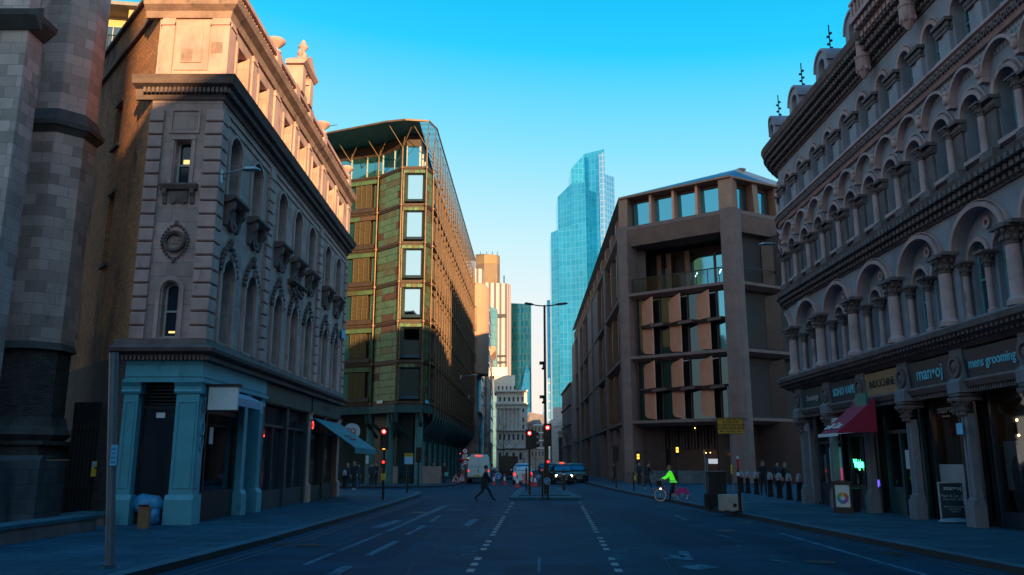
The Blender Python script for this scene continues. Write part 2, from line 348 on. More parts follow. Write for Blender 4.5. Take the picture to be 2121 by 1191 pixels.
pm((1596, 1160), (1640, 1166), .12); pm((1486, 1108), (1510, 1113), .1)
mline(mk, [gp(1617, 1105), gp(1700, 1129), gp(1800, 1158), gp(1905, 1188), (6.8, 8)], .13)
struct('road_markings', mk, M['paint'])
mk = MB()
for d in (.38, .62): mline(mk, offset(KL[1:10], d), .09)
for d in (-.3, -.52): mline(mk, offset(KR[1:8], d), .09)
struct('kerbside_lines', mk, M['paint_yellow'])
# tar seams and cracks
mk = MB(); rs = random.Random(5)
for (x, y, dx, dy, n) in ((-1.9, 11, .02, 1, 26), (2.6, 12, .03, 1, 24), (5.0, 13, -.05, 1, 18), (-4.2, 16, .1, 1, 14), (-3.5, 18, 1, .08, 9), (-.5, 27, 1, -.05, 8), (.4, 14, 1, .2, 5), (3.5, 16, 1, .1, 4), (-5, 32, 1, .03, 9)):
    p = [(x, y)]
    for _ in range(n): x += dx+rs.uniform(-.09, .09); y += dy+rs.uniform(-.09, .09); p.append((x, y))
    mline(mk, p, .028, .0045)
struct('tar_seams', mk, M['kerb_face'])
# manhole, patches
mk = MB()
for (px, py, r) in ((1250, 1008, .3), (870, 1062, .33), (1500, 1100, .33), (1700, 1165, .3), (640, 1130, .3)):
    x, y = gp(px, py); mk.lathe((x, y, .009 if px < 1400 else .009), [(r, 0), (r, .003)], 16)
mk.f and struct('manhole_covers', mk, M['black_metal'])
mk = MB()
for pts in ([(-3.9, 16), (-2.3, 16), (-2.1, 24), (-3.6, 24)], [(3.4, 19), (5.2, 19.2), (5.0, 33), (3.5, 33)], [(-.2, 11), (1.4, 11), (1.5, 15.5), (-.1, 15.5)]):
    mk.add([(*p, .003) for p in pts], [(0, 1, 2, 3)])
for pts in ([(-4.6, 27), (-3.9, 27), (-3.8, 38), (-4.5, 38)], [(5.6, 14), (6.6, 14.2), (6.3, 22), (5.4, 22)], [(-1.2, 24), (-.2, 24), (-.1, 29), (-1.1, 29)], [(1.9, 30), (2.9, 30), (3.0, 36), (2.0, 36)], [(-2.2, 44), (-.9, 44), (-.9, 52), (-2.1, 52)], [(3.9, 42), (5.2, 42), (5.2, 55), (4, 55)]):
    mk.add([(*p, .0035) for p in pts], [(0, 1, 2, 3)])
struct('road_patches', mk, mat('patch_asphalt', (.004, .030, .056), .7, 0, .3, 1, .5, 60, spec=.08))

# ------------------------------------------------------------------ pieces for buildings
for (px, py) in ((560, 1128), (1560, 1083), (1880, 1148)):
    x, y = gp(px, py); x += .25 if px < 1000 else -.25
    t = MB(); t.box(x-.18, x+.18, y-.3, y+.3, .004, .010); o = struct('drain_grate', t, M['black_metal'])
def win(F, par, a0, a1, zb, zs, rise, n, fr='old_frame', gl='window_glass', name='window', t=.06, bars=('h',), label=None, lit=None):
    f = MB(); K = 10; c = (a0+a1)/2; hw = (a1-a0)/2
    f.fbox(F, a0, a0+t, zb, zs, n, n+.05); f.fbox(F, a1-t, a1, zb, zs, n, n+.05); f.fbox(F, a0+t, a1-t, zb, zb+t, n, n+.06)
    if rise: f.ring(F, c, zs, hw-t, hw, n, n+.05, 10, 0, 180, ky=rise/hw)
    else: f.fbox(F, a0+t, a1-t, zs-t, zs, n, n+.05)
    if 'h' in bars: zm = zb+(zs+rise-zb)*.48; f.fbox(F, a0+t, a1-t, zm-.03, zm+.03, n+.005, n+.07)
    if 'v' in bars: f.fbox(F, c-.025, c+.025, zb+t, zs+rise*.9, n+.004, n+.045)
    if 's' in bars: f.fbox(F, a0+t, a1-t, zs-.03, zs+.03, n+.005, n+.065)
    o = f.build(name, M[fr], par)
    if label: o['label'] = label
    p = MB().pane(F, a0+.02, a1-.02, zb+.02, zs, max(0, rise-.01), n+.015, K); p.build('pane', M[gl], o)
    if lit:
        l = MB().fbox(F, a0+hw*.7, a1-hw*.5, lit[0], lit[1], n+.017, n+.02); l.build('lamp_glow', M[lit[2]], o)
    return o
def quoins(m, F, s0, s1, z0, z1, h=.42, n0=-.02, n1=.09, g=.045, alt=0):
    z = z0; k = 0
    while z+h*.6 < z1:
        zz = min(z+h, z1); a = alt if k % 2 else 0
        m.prof(F, [(n0, z+g/2), (n1-.03, z+g/2), (n1, z+g/2+.03), (n1, zz-g/2-.03), (n1-.03, zz-g/2), (n0, zz-g/2)], s0+(a if alt > 0 else 0), s1-(0 if alt > 0 else -a)); z += h; k += 1
def dentils(m, F, s0, s1, z0, z1, n0, n1, pitch, w):
    s = s0
    while s+w <= s1+.001: m.fbox(F, s, s+w, z0, z1, n0, n1); s += pitch
def bracket(m, F, s, w, z0, z1, n1):
    h = z1-z0
    m.fprism2(F, s, w, [(0, z0), (n1*.28, z0+h*.06), (n1*.45, z0+h*.35), (n1*.5, z0+h*.5), (n1*.95, z0+h*.72), (n1, z1), (0, z1)])
def _fp2(m, F, s, w, pts): return m.prof(F, pts, s-w/2, s+w/2)
MB.fprism2 = _fp2
def wall(m, F, s0, s1, z0, z1, n=0): m.fq(F, [(s0, z0, n), (s1, z0, n), (s1, z1, n), (s0, z1, n)])

# ================================================================== stone corner building on the left
LBX, LBY, LBE = -8.9, 23.5, 43.0
LB = thing('stone_building', 'tall ornate stone corner building at left, sunlit attic with urns above a blue shopfront', 'building', (-10, 30, 0))
FA = Fr(LBX-2.15, LBY, 0); FB = Fr(LBX, LBY, 90); LA, LL = 2.15, LBE-LBY
wa = MB(); rv = MB()
# face A cells
wa.cell(FA, .42, 1.72, 5.0, 7.6, .84, 1.30, 5.35, 6.75, .23, .3)
wa.cell(FA, .42, 1.72, 7.6, 12.7, .84, 1.30, 9.98, 11.32, .07, .3)
wall(wa, FA, 0, .42, 4.9, 12.7); wall(wa, FA, 1.72, LA, 4.9, 12.7)
S1 = [(1.4, .5), (3.7, .5), (6.9, .5), (9.25, .5), (11.6, .5), (14.8, .5), (17.2, .5)]
edges = [0, 2.55, 5.3, 8.07, 10.42, 13.2, 16.0, LL]
for i, (c, hw) in enumerate(S1):
    e0, e1 = edges[i], edges[i+1]
    wa.cell(FB, e0, e1, 4.9, 8.75, c-hw*.95, c+hw*.95, 5.4, 7.45, .5, .4)
    wa.cell(FB, e0, e1, 8.75, 12.7, c-hw, c+hw, 9.9, 11.55, .4, .4)
    wa.cell(FB, e0, e1, 13.3, 15.6, c-.52, c+.52, 13.8, 15.05, 0, .5)
wall(wa, FA, 0, LA, 13.3, 15.6)
wa.build('wall', M['stone_ashlar'], LB)
q = MB()
for F, a, b in ((FA, 0, .42), (FA, LA-.43, LA+.09), (FB, .022, .5), (FB, LL-.55, LL)): q = MB(); quoins(q, F, a, b, 5.25, 12.4); q.build('quoin_strip', M['stone'], LB)
for s in (5.3, 13.2): q = MB(); quoins(q, FB, s-.28, s+.28, 5.25, 12.4, .42, -.02, .12); q.build('quoin_strip', M['stone'], LB)
for F, a, b in ((FA, .1, .5), (FA, LA-.5, LA+.07), (FB, .022, .5), (FB, 5.0, 5.6), (FB, 12.9, 13.5), (FB, LL-.6, LL), (FB, 2.35, 2.75), (FB, 7.9, 8.3), (FB, 10.25, 10.6), (FB, 15.8, 16.2)):
    q = MB(); q.fbox(F, a, b, 13.35, 15.5, -.02, .07); q.fbox(F, max(a-.03, .03), b+(.03 if F is FB else .0), 15.2, 15.3, -.02, .11); q.build('attic_pilaster', M['stone'], LB)
# cornices
C1 = [(-.05, 4.75), (.10, 4.75), (.14, 4.83), (.36, 4.9), (.40, 5.0), (.30, 5.04), (.12, 5.12), (.06, 5.3), (-.05, 5.3)]
C2 = [(-.05, 12.7), (.06, 12.7), (.10, 12.82), (.12, 13.02), (.38, 13.1), (.44, 13.24), (.5, 13.34), (.1, 13.42), (-.05, 13.42)]
C3 = [(-.05, 15.45), (.08, 15.45), (.14, 15.65), (.34, 15.78), (.42, 15.98), (.1, 16.05), (-.05, 16.05)]
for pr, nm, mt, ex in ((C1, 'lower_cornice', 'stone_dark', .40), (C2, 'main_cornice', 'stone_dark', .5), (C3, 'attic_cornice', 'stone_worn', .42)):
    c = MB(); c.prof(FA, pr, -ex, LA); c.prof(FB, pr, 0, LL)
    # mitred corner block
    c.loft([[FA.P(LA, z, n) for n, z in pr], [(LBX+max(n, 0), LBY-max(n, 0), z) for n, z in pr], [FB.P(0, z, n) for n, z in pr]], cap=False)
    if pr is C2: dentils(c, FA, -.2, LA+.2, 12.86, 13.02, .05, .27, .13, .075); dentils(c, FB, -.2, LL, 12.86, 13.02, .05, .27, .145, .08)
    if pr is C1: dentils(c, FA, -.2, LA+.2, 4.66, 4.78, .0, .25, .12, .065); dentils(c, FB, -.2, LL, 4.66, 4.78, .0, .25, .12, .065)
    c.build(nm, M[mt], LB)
# windows of face A with surrounds
tr = MB()
tr.ring(FA, 1.07, 6.75, .27, .40, -.02, .07, 16, 0, 180); tr.fbox(FA, .67, .78, 5.3, 6.75, -.02, .06); tr.fbox(FA, 1.36, 1.47, 5.3, 6.75, -.02, .06)
tr.build('arch_surround', M['stone'], LB); tr = MB(); tr.fbox(FA, .70, .80, 9.98, 11.4, -.02, .05); tr.fbox(FA, 1.34, 1.44, 9.98, 11.4, -.02, .05); tr.fbox(FA, .70, 1.44, 11.4, 11.5, -.02, .07)
tr.build('window_surround', M['stone'], LB); tr = MB(); tr.fbox(FA, .62, 1.52, 11.62, 11.68, -.02, .04); tr.fbox(FA, .62, 1.52, 12.34, 12.4, -.02, .04); tr.fbox(FA, .62, .68, 11.68, 12.34, -.02, .04); tr.fbox(FA, 1.46, 1.52, 11.68, 12.34, -.02, .04)
tr.build('panel_moulding', M['stone'], LB); tr = MB(); tr.fbox(FA, .55, 1.6, 13.7, 15.2, -.02, .03); tr.fbox(FA, .75, 1.4, 13.95, 14.95, .03, .06)
tr.build('attic_panel', M['stone'], LB)
tr = MB(); tr.fbox(FA, 1.68, 2.04, 14.25, 14.62, .072, .078); tr.build('weathered_block', M['stone_worn'], LB); tr = MB(); tr.fbox(FA, .76, 1.12, 14.0, 14.4, .062, .068); tr.build('weathered_block', M['stone_worn'], LB)
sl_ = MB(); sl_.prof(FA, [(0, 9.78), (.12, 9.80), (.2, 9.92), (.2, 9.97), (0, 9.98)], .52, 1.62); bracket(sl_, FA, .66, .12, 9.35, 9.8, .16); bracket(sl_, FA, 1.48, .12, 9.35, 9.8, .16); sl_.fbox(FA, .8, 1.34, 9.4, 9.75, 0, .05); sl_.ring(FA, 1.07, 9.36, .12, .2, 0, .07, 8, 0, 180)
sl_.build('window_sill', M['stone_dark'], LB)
md = MB(); md.ring(FA, 1.07, 8.2, .22, .33, -.02, .12, 20); md.ring(FA, 1.07, 8.2, .27, .3, .1, .15, 20)
for k in range(26):
    a = 2*math.pi*k/26; ry = .42+.1*abs(math.sin(a))**4; md.ball(FA.P(1.07+.39*math.cos(a), 8.2+ry*math.sin(a), .03), (.05, .05, .045), 6, 4)
for dz in (.58, -.58): md.ball(FA.P(1.07, 8.2+dz, .03), (.06, .05, .09), 6, 4)
md.build('medallion', M['stone_dark'], LB)
text('NSC', .2, FA, 1.07, 8.2, .02, M['stone'], LB, 'monogram', bold=.004, ext=.02)
win(FA, LB, .84, 1.30, 5.35, 6.75, .23, -.28, 'sash_paint', 'dark_glass', lit=(5.5, 5.56, 'warm_room'), label='arched sash window with a lamp glowing low inside')
win(FA, LB, .84, 1.30, 9.98, 11.32, .07, -.28, 'sash_paint', 'dark_glass', lit=(10.72, 10.86, 'warm_room'), label='upper sash window with warm light in its upper pane')
# face B windows, surrounds, sills, cresting
for i, (c, hw) in enumerate(S1):
    win(FB, LB, c-.475, c+.475, 5.4, 7.45, .5, -.38, 'old_frame', 'teal_glass' if i in (0, 1) else 'window_glass', t=.07, bars=('h', 's'))
    win(FB, LB, c-.5, c+.5, 9.9, 11.55, .4, -.38, 'old_frame', 'teal_glass' if i == 0 else 'window_glass', t=.07)
    win(FB, LB, c-.52, c+.52, 13.8, 15.05, 0, -.45, 'sash_paint', 'window_glass', t=.07)
    t = MB(); t.ring(FB, c, 7.45, .5, .66, -.02, .12, 14, 0, 180); t.fbox(FB, c-.68, c-.52, 5.3, 7.45, -.02, .1); t.fbox(FB, c+.52, c+.68, 5.3, 7.45, -.02, .1)
    t.build('arch_surround', M['stone'], LB); t = MB(); t.ring(FB, c, 11.55, .53, .64, -.02, .09, 12, 0, 180, ky=.82); t.fbox(FB, c-.66, c-.53, 9.9, 11.55, -.02, .07); t.fbox(FB, c+.53, c+.66, 9.9, 11.55, -.02, .07)
    t.build('window_surround', M['stone'], LB); t = MB(); t.fbox(FB, c-.64, c-.54, 13.6, 15.1, -.02, .06); t.fbox(FB, c+.54, c+.64, 13.6, 15.1, -.02, .06); t.fbox(FB, c-.66, c+.66, 13.55, 13.72, -.02, .12)
    t.build('attic_surround', M['stone'], LB)
    s_ = MB(); s_.prof(FB, [(0, 9.66), (.2, 9.7), (.38, 9.82), (.38, 9.9), (0, 9.9)], c-.72, c+.72)
    for d in (-.52, .52): bracket(s_, FB, c+d, .2, 8.95, 9.7, .32)
    s_.fbox(FB, c-.3, c+.3, 9.2, 9.6, 0, .08); s_.ring(FB, c, 9.2, .2, .32, 0, .14, 10, 180, 360); s_.ball(FB.P(c, 9.1, .1), .12, 8, 6)
    s_.build('window_sill', M['stone_dark'], LB)
    k_ = MB(); rs = random.Random(i)
    for a in range(13):
        an = R(10+160*a/12); rr = .74+.18*max(0, math.sin(an))**6
        k_.ball(FB.P(c+rr*math.cos(an), 7.45+rr*math.sin(an)*1.04, .08), (.07+.03*rs.random(), .08, .07+.03*rs.random()), 6, 4)
    k_.ball(FB.P(c, 8.55, .1), (.1, .1, .14), 6, 5); k_.ball(FB.P(c, 8.0, .15), (.08, .12, .14), 6, 5)
    if i == 3:
        for a in range(20): k_.ball(FB.P(c+rs.uniform(-.9, .9), 8.6+rs.uniform(-.15, .3), .14), (.1, .12, .1), 6, 4)
        k_.prof(FB, [(0, 8.75), (.3, 8.85), (.3, 8.92), (0, 8.94)], c-1, c+1)
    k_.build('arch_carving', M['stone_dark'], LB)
fr_ = MB(); fr_.fbox(FB, .5, LL-.5, 12.15, 12.3, -.02, .05); fr_.fbox(FB, .5, LL-.5, 12.42, 12.5, -.02, .06); fr_.fbox(FB, .45, LL, 13.46, 13.62, -.02, .06); fr_.build('string_course', M['stone'], LB)
# parapet with pierced panels, piers, urns, aedicule
pp = MB()
pp.fbox(FA, -.05, LA, 16.05, 17.1, -.35, -.02)
for F, a0, a1 in ((FB, -.02, LL),):
    pp.fbox(F, a0, a1, 16.05, 16.2, -.3, .0); pp.fbox(F, a0, a1, 16.86, 17.02, -.32, .04)
    s = a0
    piers = [0, 5.3, 8.1, 10.4, 13.2, LL-.35]
    for p in piers: pp.fbox(F, p-.28, p+.3, 16.05, 17.1, -.34, .05)
    s = .45
    while s < LL-.3:
        if min(abs(s-p) for p in piers) > .42:
            pp.ring(F, s, 16.54, .13, .2, -.2, -.04, 8); pp.fbox(F, s-.03, s+.03, 16.2, 16.36, -.2, -.06); pp.fbox(F, s-.03, s+.03, 16.72, 16.86, -.2, -.06); pp.fbox(F, s+.18, s+.26, 16.2, 16.86, -.2, -.05)
        s += .43
pp.build('parapet', M['stone'], LB)
for s in (5.3, 13.2, LL-.35, .1):
    u = MB(); x, y, _ = FB.P(s, 0, -.14); u.lathe((x, y, 17.1), [(.22, 0), (.22, .08), (.1, .14), (.1, .2), (.3, .38), (.36, .46), (.36, .52), (.27, .56), (.2, .6), (0.02, .64)], 14); u.sm = True; u.build('urn', M['stone'], LB)
ae = MB()
ae.fbox(FB, 8.35, 8.85, 17.02, 18.2, -.6, .12); ae.fbox(FB, 9.65, 10.15, 17.02, 18.2, -.6, .12); ae.fbox(FB, 8.85, 9.65, 17.02, 17.25, -.5, .02); ae.ring(FB, 9.25, 17.85, .3, .42, -.4, .08, 12, 0, 180); ae.fbox(FB, 8.85, 9.65, 17.25, 18.2, -.5, -.35)
ae.prof(FB, [(-.6, 18.2), (.16, 18.2), (.28, 18.32), (.3, 18.4), (-.6, 18.4)], 8.2, 10.3)
ae.fprism(FB, [(8.2, 18.4), (10.3, 18.4), (9.25, 19.0)], -.55, .22); ae.fbox(FB, 9.05, 9.45, 18.6, 19.1, -.35, .0)
for s in (8.35, 10.15): ae.lathe(FB.P(s, 18.4, -.05), [(.12, 0), (.12, .1), (.05, .16), (.13, .3), (.08, .42), (.01, .55)], 8)
x, y, z = FB.P(9.25, 19.1, -.18); ae.lathe((x, y, z), [(.16, 0), (.16, .06), (.06, .14), (.2, .34), (.22, .4), (.1, .5), (.13, .56), (.02, .72)], 10)
ae.build('aedicule', M['stone'], LB)
rf = MB(); rf.add([(LBX-.4, LBY+.4, 16.4), (LBX-.4, LBE, 16.4), (LBX-9, LBE, 16.4), (LBX-6, LBY+6, 16.4), (LBX-2, LBY+.6, 16.4), (LBX-2.0, LBY+3, 18.2), (LBX-2.0, LBE, 18.2), (LBX-8, LBE, 18.2), (LBX-6, LBY+8, 18.2)],
                  [(0, 1, 6, 5), (5, 6, 7, 8), (0, 5, 4), (4, 5, 8, 3), (3, 8, 7, 2)]); rf.build('roof', M['slate'], LB)
an = MB(); an.tube([(-9.9, 40.5, 17), (-9.9, 40.5, 19.2)], .02); an.tube([(-9.9, 40.5, 19.1), (-9.2, 40.5, 19.2)], .015); an.tube([(-10.3, 41, 17), (-10.3, 41, 18.7)], .015); an.build('aerial', M['black_metal'], LB)
# brick flank
FC = frame2((-22.0, 36.5), (LBX-2.15, LBY)); LC = FC.len
bw = MB(); bwins = [(LC-3.9, 12.4, 13.9, .75), (LC-3.7, 8.2, 10.6, .7), (LC-7.2, 10.7, 12.9, .8), (LC-7.1, 6.2, 8.6, .8), (LC-10.5, 11, 13, .8), (LC-10.5, 6, 8.4, .8)]
cuts = sorted(set([0, LC]+[LC-2, LC-5.5, LC-8.8]))
def bcol(s0, s1, ws):
    z = 4.9
    for (c, zb, zt, wd) in sorted(ws, key=lambda t: t[1]): bw.cell(FC, s0, s1, z, zt+.7, c-wd/2, c+wd/2, zb, zt-.1, .1, .22); z = zt+.7
    wall(bw, FC, s0, s1, z, 16.9)
bcol(LC-2, LC, []); bcol(LC-5.5, LC-2, bwins[:2]); bcol(LC-8.8, LC-5.5, bwins[2:4]); bcol(0, LC-8.8, bwins[4:])
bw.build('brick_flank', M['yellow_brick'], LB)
bg_ = MB(); wall(bg_, FC, 0, LC, 0, 4.9); bg_.build('lower_flank', M['dark_brick'], LB)
b2 = MB(); b2.fbox(FC, 0, LC-.15, 16.9, 17.02, -.3, .12); b2.fbox(FC, 0, LC-.15, 15.75, 15.9, 0, .12)
b2.build('coping', M['stone_dark'], LB)
for (c, zb, zt, wd) in bwins: b2 = MB(); b2.fbox(FC, c-wd/2-.08, c+wd/2+.08, zb-.12, zb, -.02, .1); b2.build('window_sill', M['stone_dark'], LB); b2 = MB(); b2.fbox(FC, c-wd/2-.05, c+wd/2+.05, zt+.02, zt+.12, -.02, .06); b2.build('lintel', M['stone_dark'], LB)
for (c, zb, zt, wd) in bwins: win(FC, LB, c-wd/2, c+wd/2, zb, zt-.1, .1, -.2, 'sash_paint', 'window_glass')
# ground floor : blue shop on the corner
bl = MB()
bl.fbox(FA, .0, LA+.06, 4.12, 4.66, .0, .05); bl.fbox(FB, .001, 6.2, 4.12, 4.66, -.4, .06); bl.fbox(FA, -.04, LA+.12, 4.04, 4.12, .0, .10); bl.fbox(FB, .001, 6.3, 4.04, 4.12, -.3, .12)
bl.build('fascia', M['blue_paint'], LB)
def pillar(F, s0, s1, d0=-.55, mtl='blue_paint', h=4.04, par=LB, cap=True, base=.75):
    p = MB(); p.fbox(F, s0, s1, .12, h, d0, 0)
    b = (s1-s0)*.12; p.prof(F, [(d0, .12), (.10, .12), (.10, .12+base-.08), (.03, .12+base+.05), (.0, .12+base+.05), (d0, .12+base+.05)], s0-.07, s1+.07)
    if cap: p.prof(F, [(d0, h-.32), (.03, h-.32), (.06, h-.26), (.03, h-.2), (.04, h-.12), (.12, h), (d0, h)], s0-.06, s1+.06)
    return p.build('pillar', M[mtl], par)
pillar(FA, .0, .42); pillar(FA, 1.5, LA); pillar(FB, 4.1, 4.45, -.4); pillar(FB, 5.75, 6.15, -.5)
for F, s0, s1 in ((FA, .0, .42), (FA, 1.5, LA), (FB, 5.75, 6.15)):
    pn = MB(); a, b = s0+.07, s1-.07
    pn.fbox(F, a, a+.03, 1.1, 3.5, 0, .022); pn.fbox(F, b-.03, b, 1.1, 3.5, 0, .022); pn.fbox(F, a+.03, b-.03, 1.1, 1.13, 0, .022); pn.fbox(F, a+.03, b-.03, 3.47, 3.5, 0, .022); pn.build('pillar_panel', M['blue_paint'], LB)
pn = MB(); pn.fbox(FA, .02, LA+.05, 4.2, 4.23, .05, .075); pn.fbox(FA, .02, LA+.05, 4.55, 4.58, .05, .075); pn.build('fascia_moulding', M['blue_paint'], LB); pn = MB(); pn.fbox(FB, .08, 6.1, 4.2, 4.23, .06, .085); pn.fbox(FB, .08, 6.1, 4.55, 4.58, .06, .085); pn.build('fascia_moulding', M['blue_paint'], LB)
pd = MB(); pd.fbox(FB, .12, .45, 1.1, 3.6, 0, .03); pd.ring(FB, .28, 2.75, .1, .16, .03, .07, 12, ky=1.6); pd.ring(FB, .28, 2.35, .1, .14, .03, .07, 12, ky=1.6); pd.build('pillar_scroll', M['blue_paint'], LB)
# shop windows
sg = MB(); sg.fbox(FA, .42, 1.5, .12, .7, -.35, -.25); sg.fbox(FA, .42, .5, .7, 4.04, -.35, -.27); sg.fbox(FA, .5, 1.5, 3.3, 3.4, -.35, -.27)
for k in range(6): sg.fbox(FA, .5, 1.5, 3.42+k*.1, 3.47+k*.1, -.34, -.28)
sg.fbox(FB, .5, 4.1, .12, .95, -.35, -.2); sg.fbox(FB, .5, 4.1, 3.25, 3.4, -.35, -.2); sg.fbox(FB, .5, .62, .95, 4.04, -.35, -.2); sg.fbox(FB, 1.25, 1.35, .95, 3.25, -.35, -.2); sg.fbox(FB, 3.95, 4.1, .95, 4.04, -.35, -.2); sg.fbox(FB, .62, 3.95, 3.95, 4.04, -.35, -.2)
sg.build('shopfront_frame', M['black_paint'], LB)
gm = MB(); gm.fq(FA, [(.5, .7, -.3), (1.5, .7, -.3), (1.5, 3.3, -.3), (.5, 3.3, -.3)]); gm.fq(FB, [(.62, .95, -.28), (3.95, .95, -.28), (3.95, 3.25, -.28), (.62, 3.25, -.28)]); gm.fq(FB, [(.62, 3.4, -.28), (3.95, 3.4, -.28), (3.95, 3.95, -.28), (.62, 3.95, -.28)])
gm.build('shop_window', M['shop_glass'], LB)
rm = MB(); X0, X1, Y0, Y1 = LBX-2.1, LBX-.6, LBY+.45, LBY+6.1
rm.add([(X0, Y0, .14), (LBX-.3, Y0, .14), (LBX-.3, Y1, .14), (X0, Y1, .14), (X0, Y0, 4), (LBX-.3, Y0, 4), (LBX-.3, Y1, 4), (X0, Y1, 4)], [(0, 1, 2, 3), (4, 5, 6, 7), (0, 3, 7, 4), (2, 3, 7, 6)]); rm.build('shop_interior', M['dark_interior'], LB)
nt_ = MB().fbox(FB, 1.75, 2.05, 2.35, 2.85, -.27, -.26); nt_.build('window_notice', M['white_sign'], LB)
nt_ = MB().fbox(FA, .85, 1.1, 3.05, 3.2, -.29, -.28); nt_.build('door_notice', M['white_sign'], LB)
nt_ = MB(); nt_.fbox(FB, 2.0, 3.3, .95, 1.6, -1.1, -.9); nt_.lathe(FB.P(2.7, 2.0, -.9), [(.02, 0), (.12, .05), (.1, .2), (.02, .3)], 8); nt_.fbox(FB, 3.0, 3.9, 1.0, 3.0, -1.3, -1.2); nt_.build('shop_counter', M['curtain'], LB)
MB().lathe(FB.P(2.35, 1.95, -.8), [(.01, 0), (.03, .03), (.02, .1), (.005, .14)], 6).build('small_lamp', M['amber_glow'], LB)
sb = MB(); sb.fbox(FB, .32, .44, 3.28, 3.95, .14, .98); sb.build('projecting_sign', M['white_sign'], LB); sb = MB(); sb.fbox(FB, .28, .48, 3.95, 4.02, .05, 1.05); sb.fbox(FB, .3, .46, 3.24, 3.28, .1, 1.0); sb.fbox(FB, .3, .46, 3.28, 3.95, .1, .14); sb.build('sign_frame', M['black_metal'], LB)
ab = MB(); ab.add([FB.P(1.2, 3.98, .08), FB.P(4.2, 3.98, .08), FB.P(4.2, 3.75, .55), FB.P(1.2, 3.75, .55), FB.P(4.2, 3.5, .56), FB.P(1.2, 3.5, .56)], [(0, 1, 2, 3), (3, 2, 4, 5)]); ab.build('shop_awning', mat('awning_grey', (.30, .33, .42), .8, 0, .2, 4), LB)
# middle dark shops and the far one
ms = MB()
wall(ms, FB, 6.15, LL, 3.9, 4.8, -.02); ms.prism([(LBX-.9, LBY+6.3), (LBX-.9, LBE-.1), (LBX-9, LBE-.1), (LBX-9, LBY+9)], .1, 15); ms.fbox(FB, 6.2, 13.0, 3.95, 4.6, -.1, .05); ms.fbox(FB, 13.3, LL-.1, 3.95, 4.6, -.1, .05)
for a, b in ((6.2, 6.45), (9.4, 9.7), (12.6, 12.9), (13.4, 13.6), (16.1, 16.3)): ms.fbox(FB, a, b, .12, 3.95, -.3, -.02)
ms.fbox(FB, 6.45, LL-.3, .12, .8, -.3, -.1); ms.fbox(FB, 6.45, LL-.3, 3.1, 3.2, -.3, -.12); ms.fbox(FB, 7.9, 8.0, .8, 3.1, -.3, -.12); ms.fbox(FB, 11, 11.1, .8, 3.1, -.3, -.12)
ms.build('dark_shopfront', mat('dark_teal_paint', (.02, .045, .05), .4, 0, .2, 2), LB)
gm = MB(); gm.fq(FB, [(6.3, .8, -.25), (LL-.3, .8, -.25), (LL-.3, 3.95, -.25), (6.3, 3.95, -.25)]); gm.build('shop_window', M['dark_glass'], LB)
pillar(FB, 12.95, 13.35, -.3, 'stone', 3.95); pillar(FB, LL-.5, LL, -.3, 'stone', 3.95)
text("CONDUIT", .36, FB, 16.2, 4.3, .055, M['stone_dark'], LB, 'fascia_lettering', ext=.01)
MB().disc(FB, 6.9, 2.9, .1, -.2, -.18, 10).build('red_neon_sign', M['red_neon'], LB); MB().fbox(FB, 6.75, 7.05, 2.72, 2.8, -.2, -.17).build('red_neon_sign', M['red_neon'], LB)
text('CO', .5, FB, 14.3, 3.45, -.2, M['red_neon'], LB, 'red_neon_sign', bold=.006)
aw = MB(); A0, A1 = 13.5, LL-.3
aw.add([FB.P(A0, 3.75, .05), FB.P(A1, 3.75, .05), FB.P(A1, 2.45, 1.95), FB.P(A0, 2.45, 1.95), FB.P(A1, 2.2, 1.96), FB.P(A0, 2.2, 1.96)], [(0, 1, 2, 3), (3, 2, 4, 5)])
aw.add([FB.P(A0, 3.70, .05), FB.P(A1, 3.70, .05), FB.P(A1, 2.40, 1.95), FB.P(A0, 2.40, 1.95)], [(0, 1, 2, 3)])
o = aw.build('awning', mat('awning_teal', (.035, .17, .20), .8, 0, .15, 3), LB); e = MB()
for (a, z, n, r) in ((.0, 3.0, 1.17, .16), (.35, 2.86, 1.4, .14), (.75, 2.98, 1.18, .13), (1.0, 2.86, 1.4, .1)):
    c = Vector(FB.P(15.2+a, z, n)); e.ball((c.x+.02, c.y, c.z+.03), (.09, r, .06), 8, 4)
e.build('awning_emblem', mat('emblem_tan', (.28, .2, .16), .8), o)
rs_ = MB(); FS = Fr(LBX+.4, LBE-.15, 0); rs_.disc(FS, .25, 3.35, .43, -.06, .06, 24); o = rs_.build('round_sign', M['white_sign'], LB); MB().fbox(FS, -.5, .2, 3.72, 3.77, -.02, .02).build('sign_bracket', M['black_metal'], LB)
text('CO', .36, FS, .22, 3.38, .065, M['red_sign'], o, bold=.01); MB().disc(FS, .42, 3.25, .07, .062, .07, 8).build('leaf_mark', mat('green_mark', (.05, .4, .12), .5), o)
# street lamp arms (a thing of its own)
def wall_lamp(F, s, z, out, label, flip=1, col='steel'):
    x, y, _ = F.P(s, 0, 0); t = thing('wall_lamp', label, 'street lamp', (x, y, z))
    a = MB(); a.tube([F.P(s, z, .05), F.P(s, z+.12, out*.45), F.P(s, z+.14, out*.6)], .03); a.build('bracket_arm', M[col], t)
    h = MB(); h.loft([[F.P(s+sx*w2, z+.14+dz, n) for sx, dz in ((-1, 0), (1, 0), (.8, hh), (-.8, hh))] for (n, w2, hh) in ((out*.55, .05, .05), (out*.65, .13, .09), (out*.9, .15, .08), (out, .06, .03))]); h.build('lamp_head', M[col], t)
    b = MB(); b.fbox(F, s-.08, s+.08, z-.25, z+.15, 0, .1); b.build('wall_plate', M['white_sign'], t)
    return t
wall_lamp(FB, .15, 10.35, 1.25, 'grey street lamp on an arm from the left stone building corner')
nm = MB(); nm.fbox(FB, LL-1.1, LL-.3, 8.1, 8.55, .1, .14); nm.build('street_nameplate', M['sky_sign'], LB)
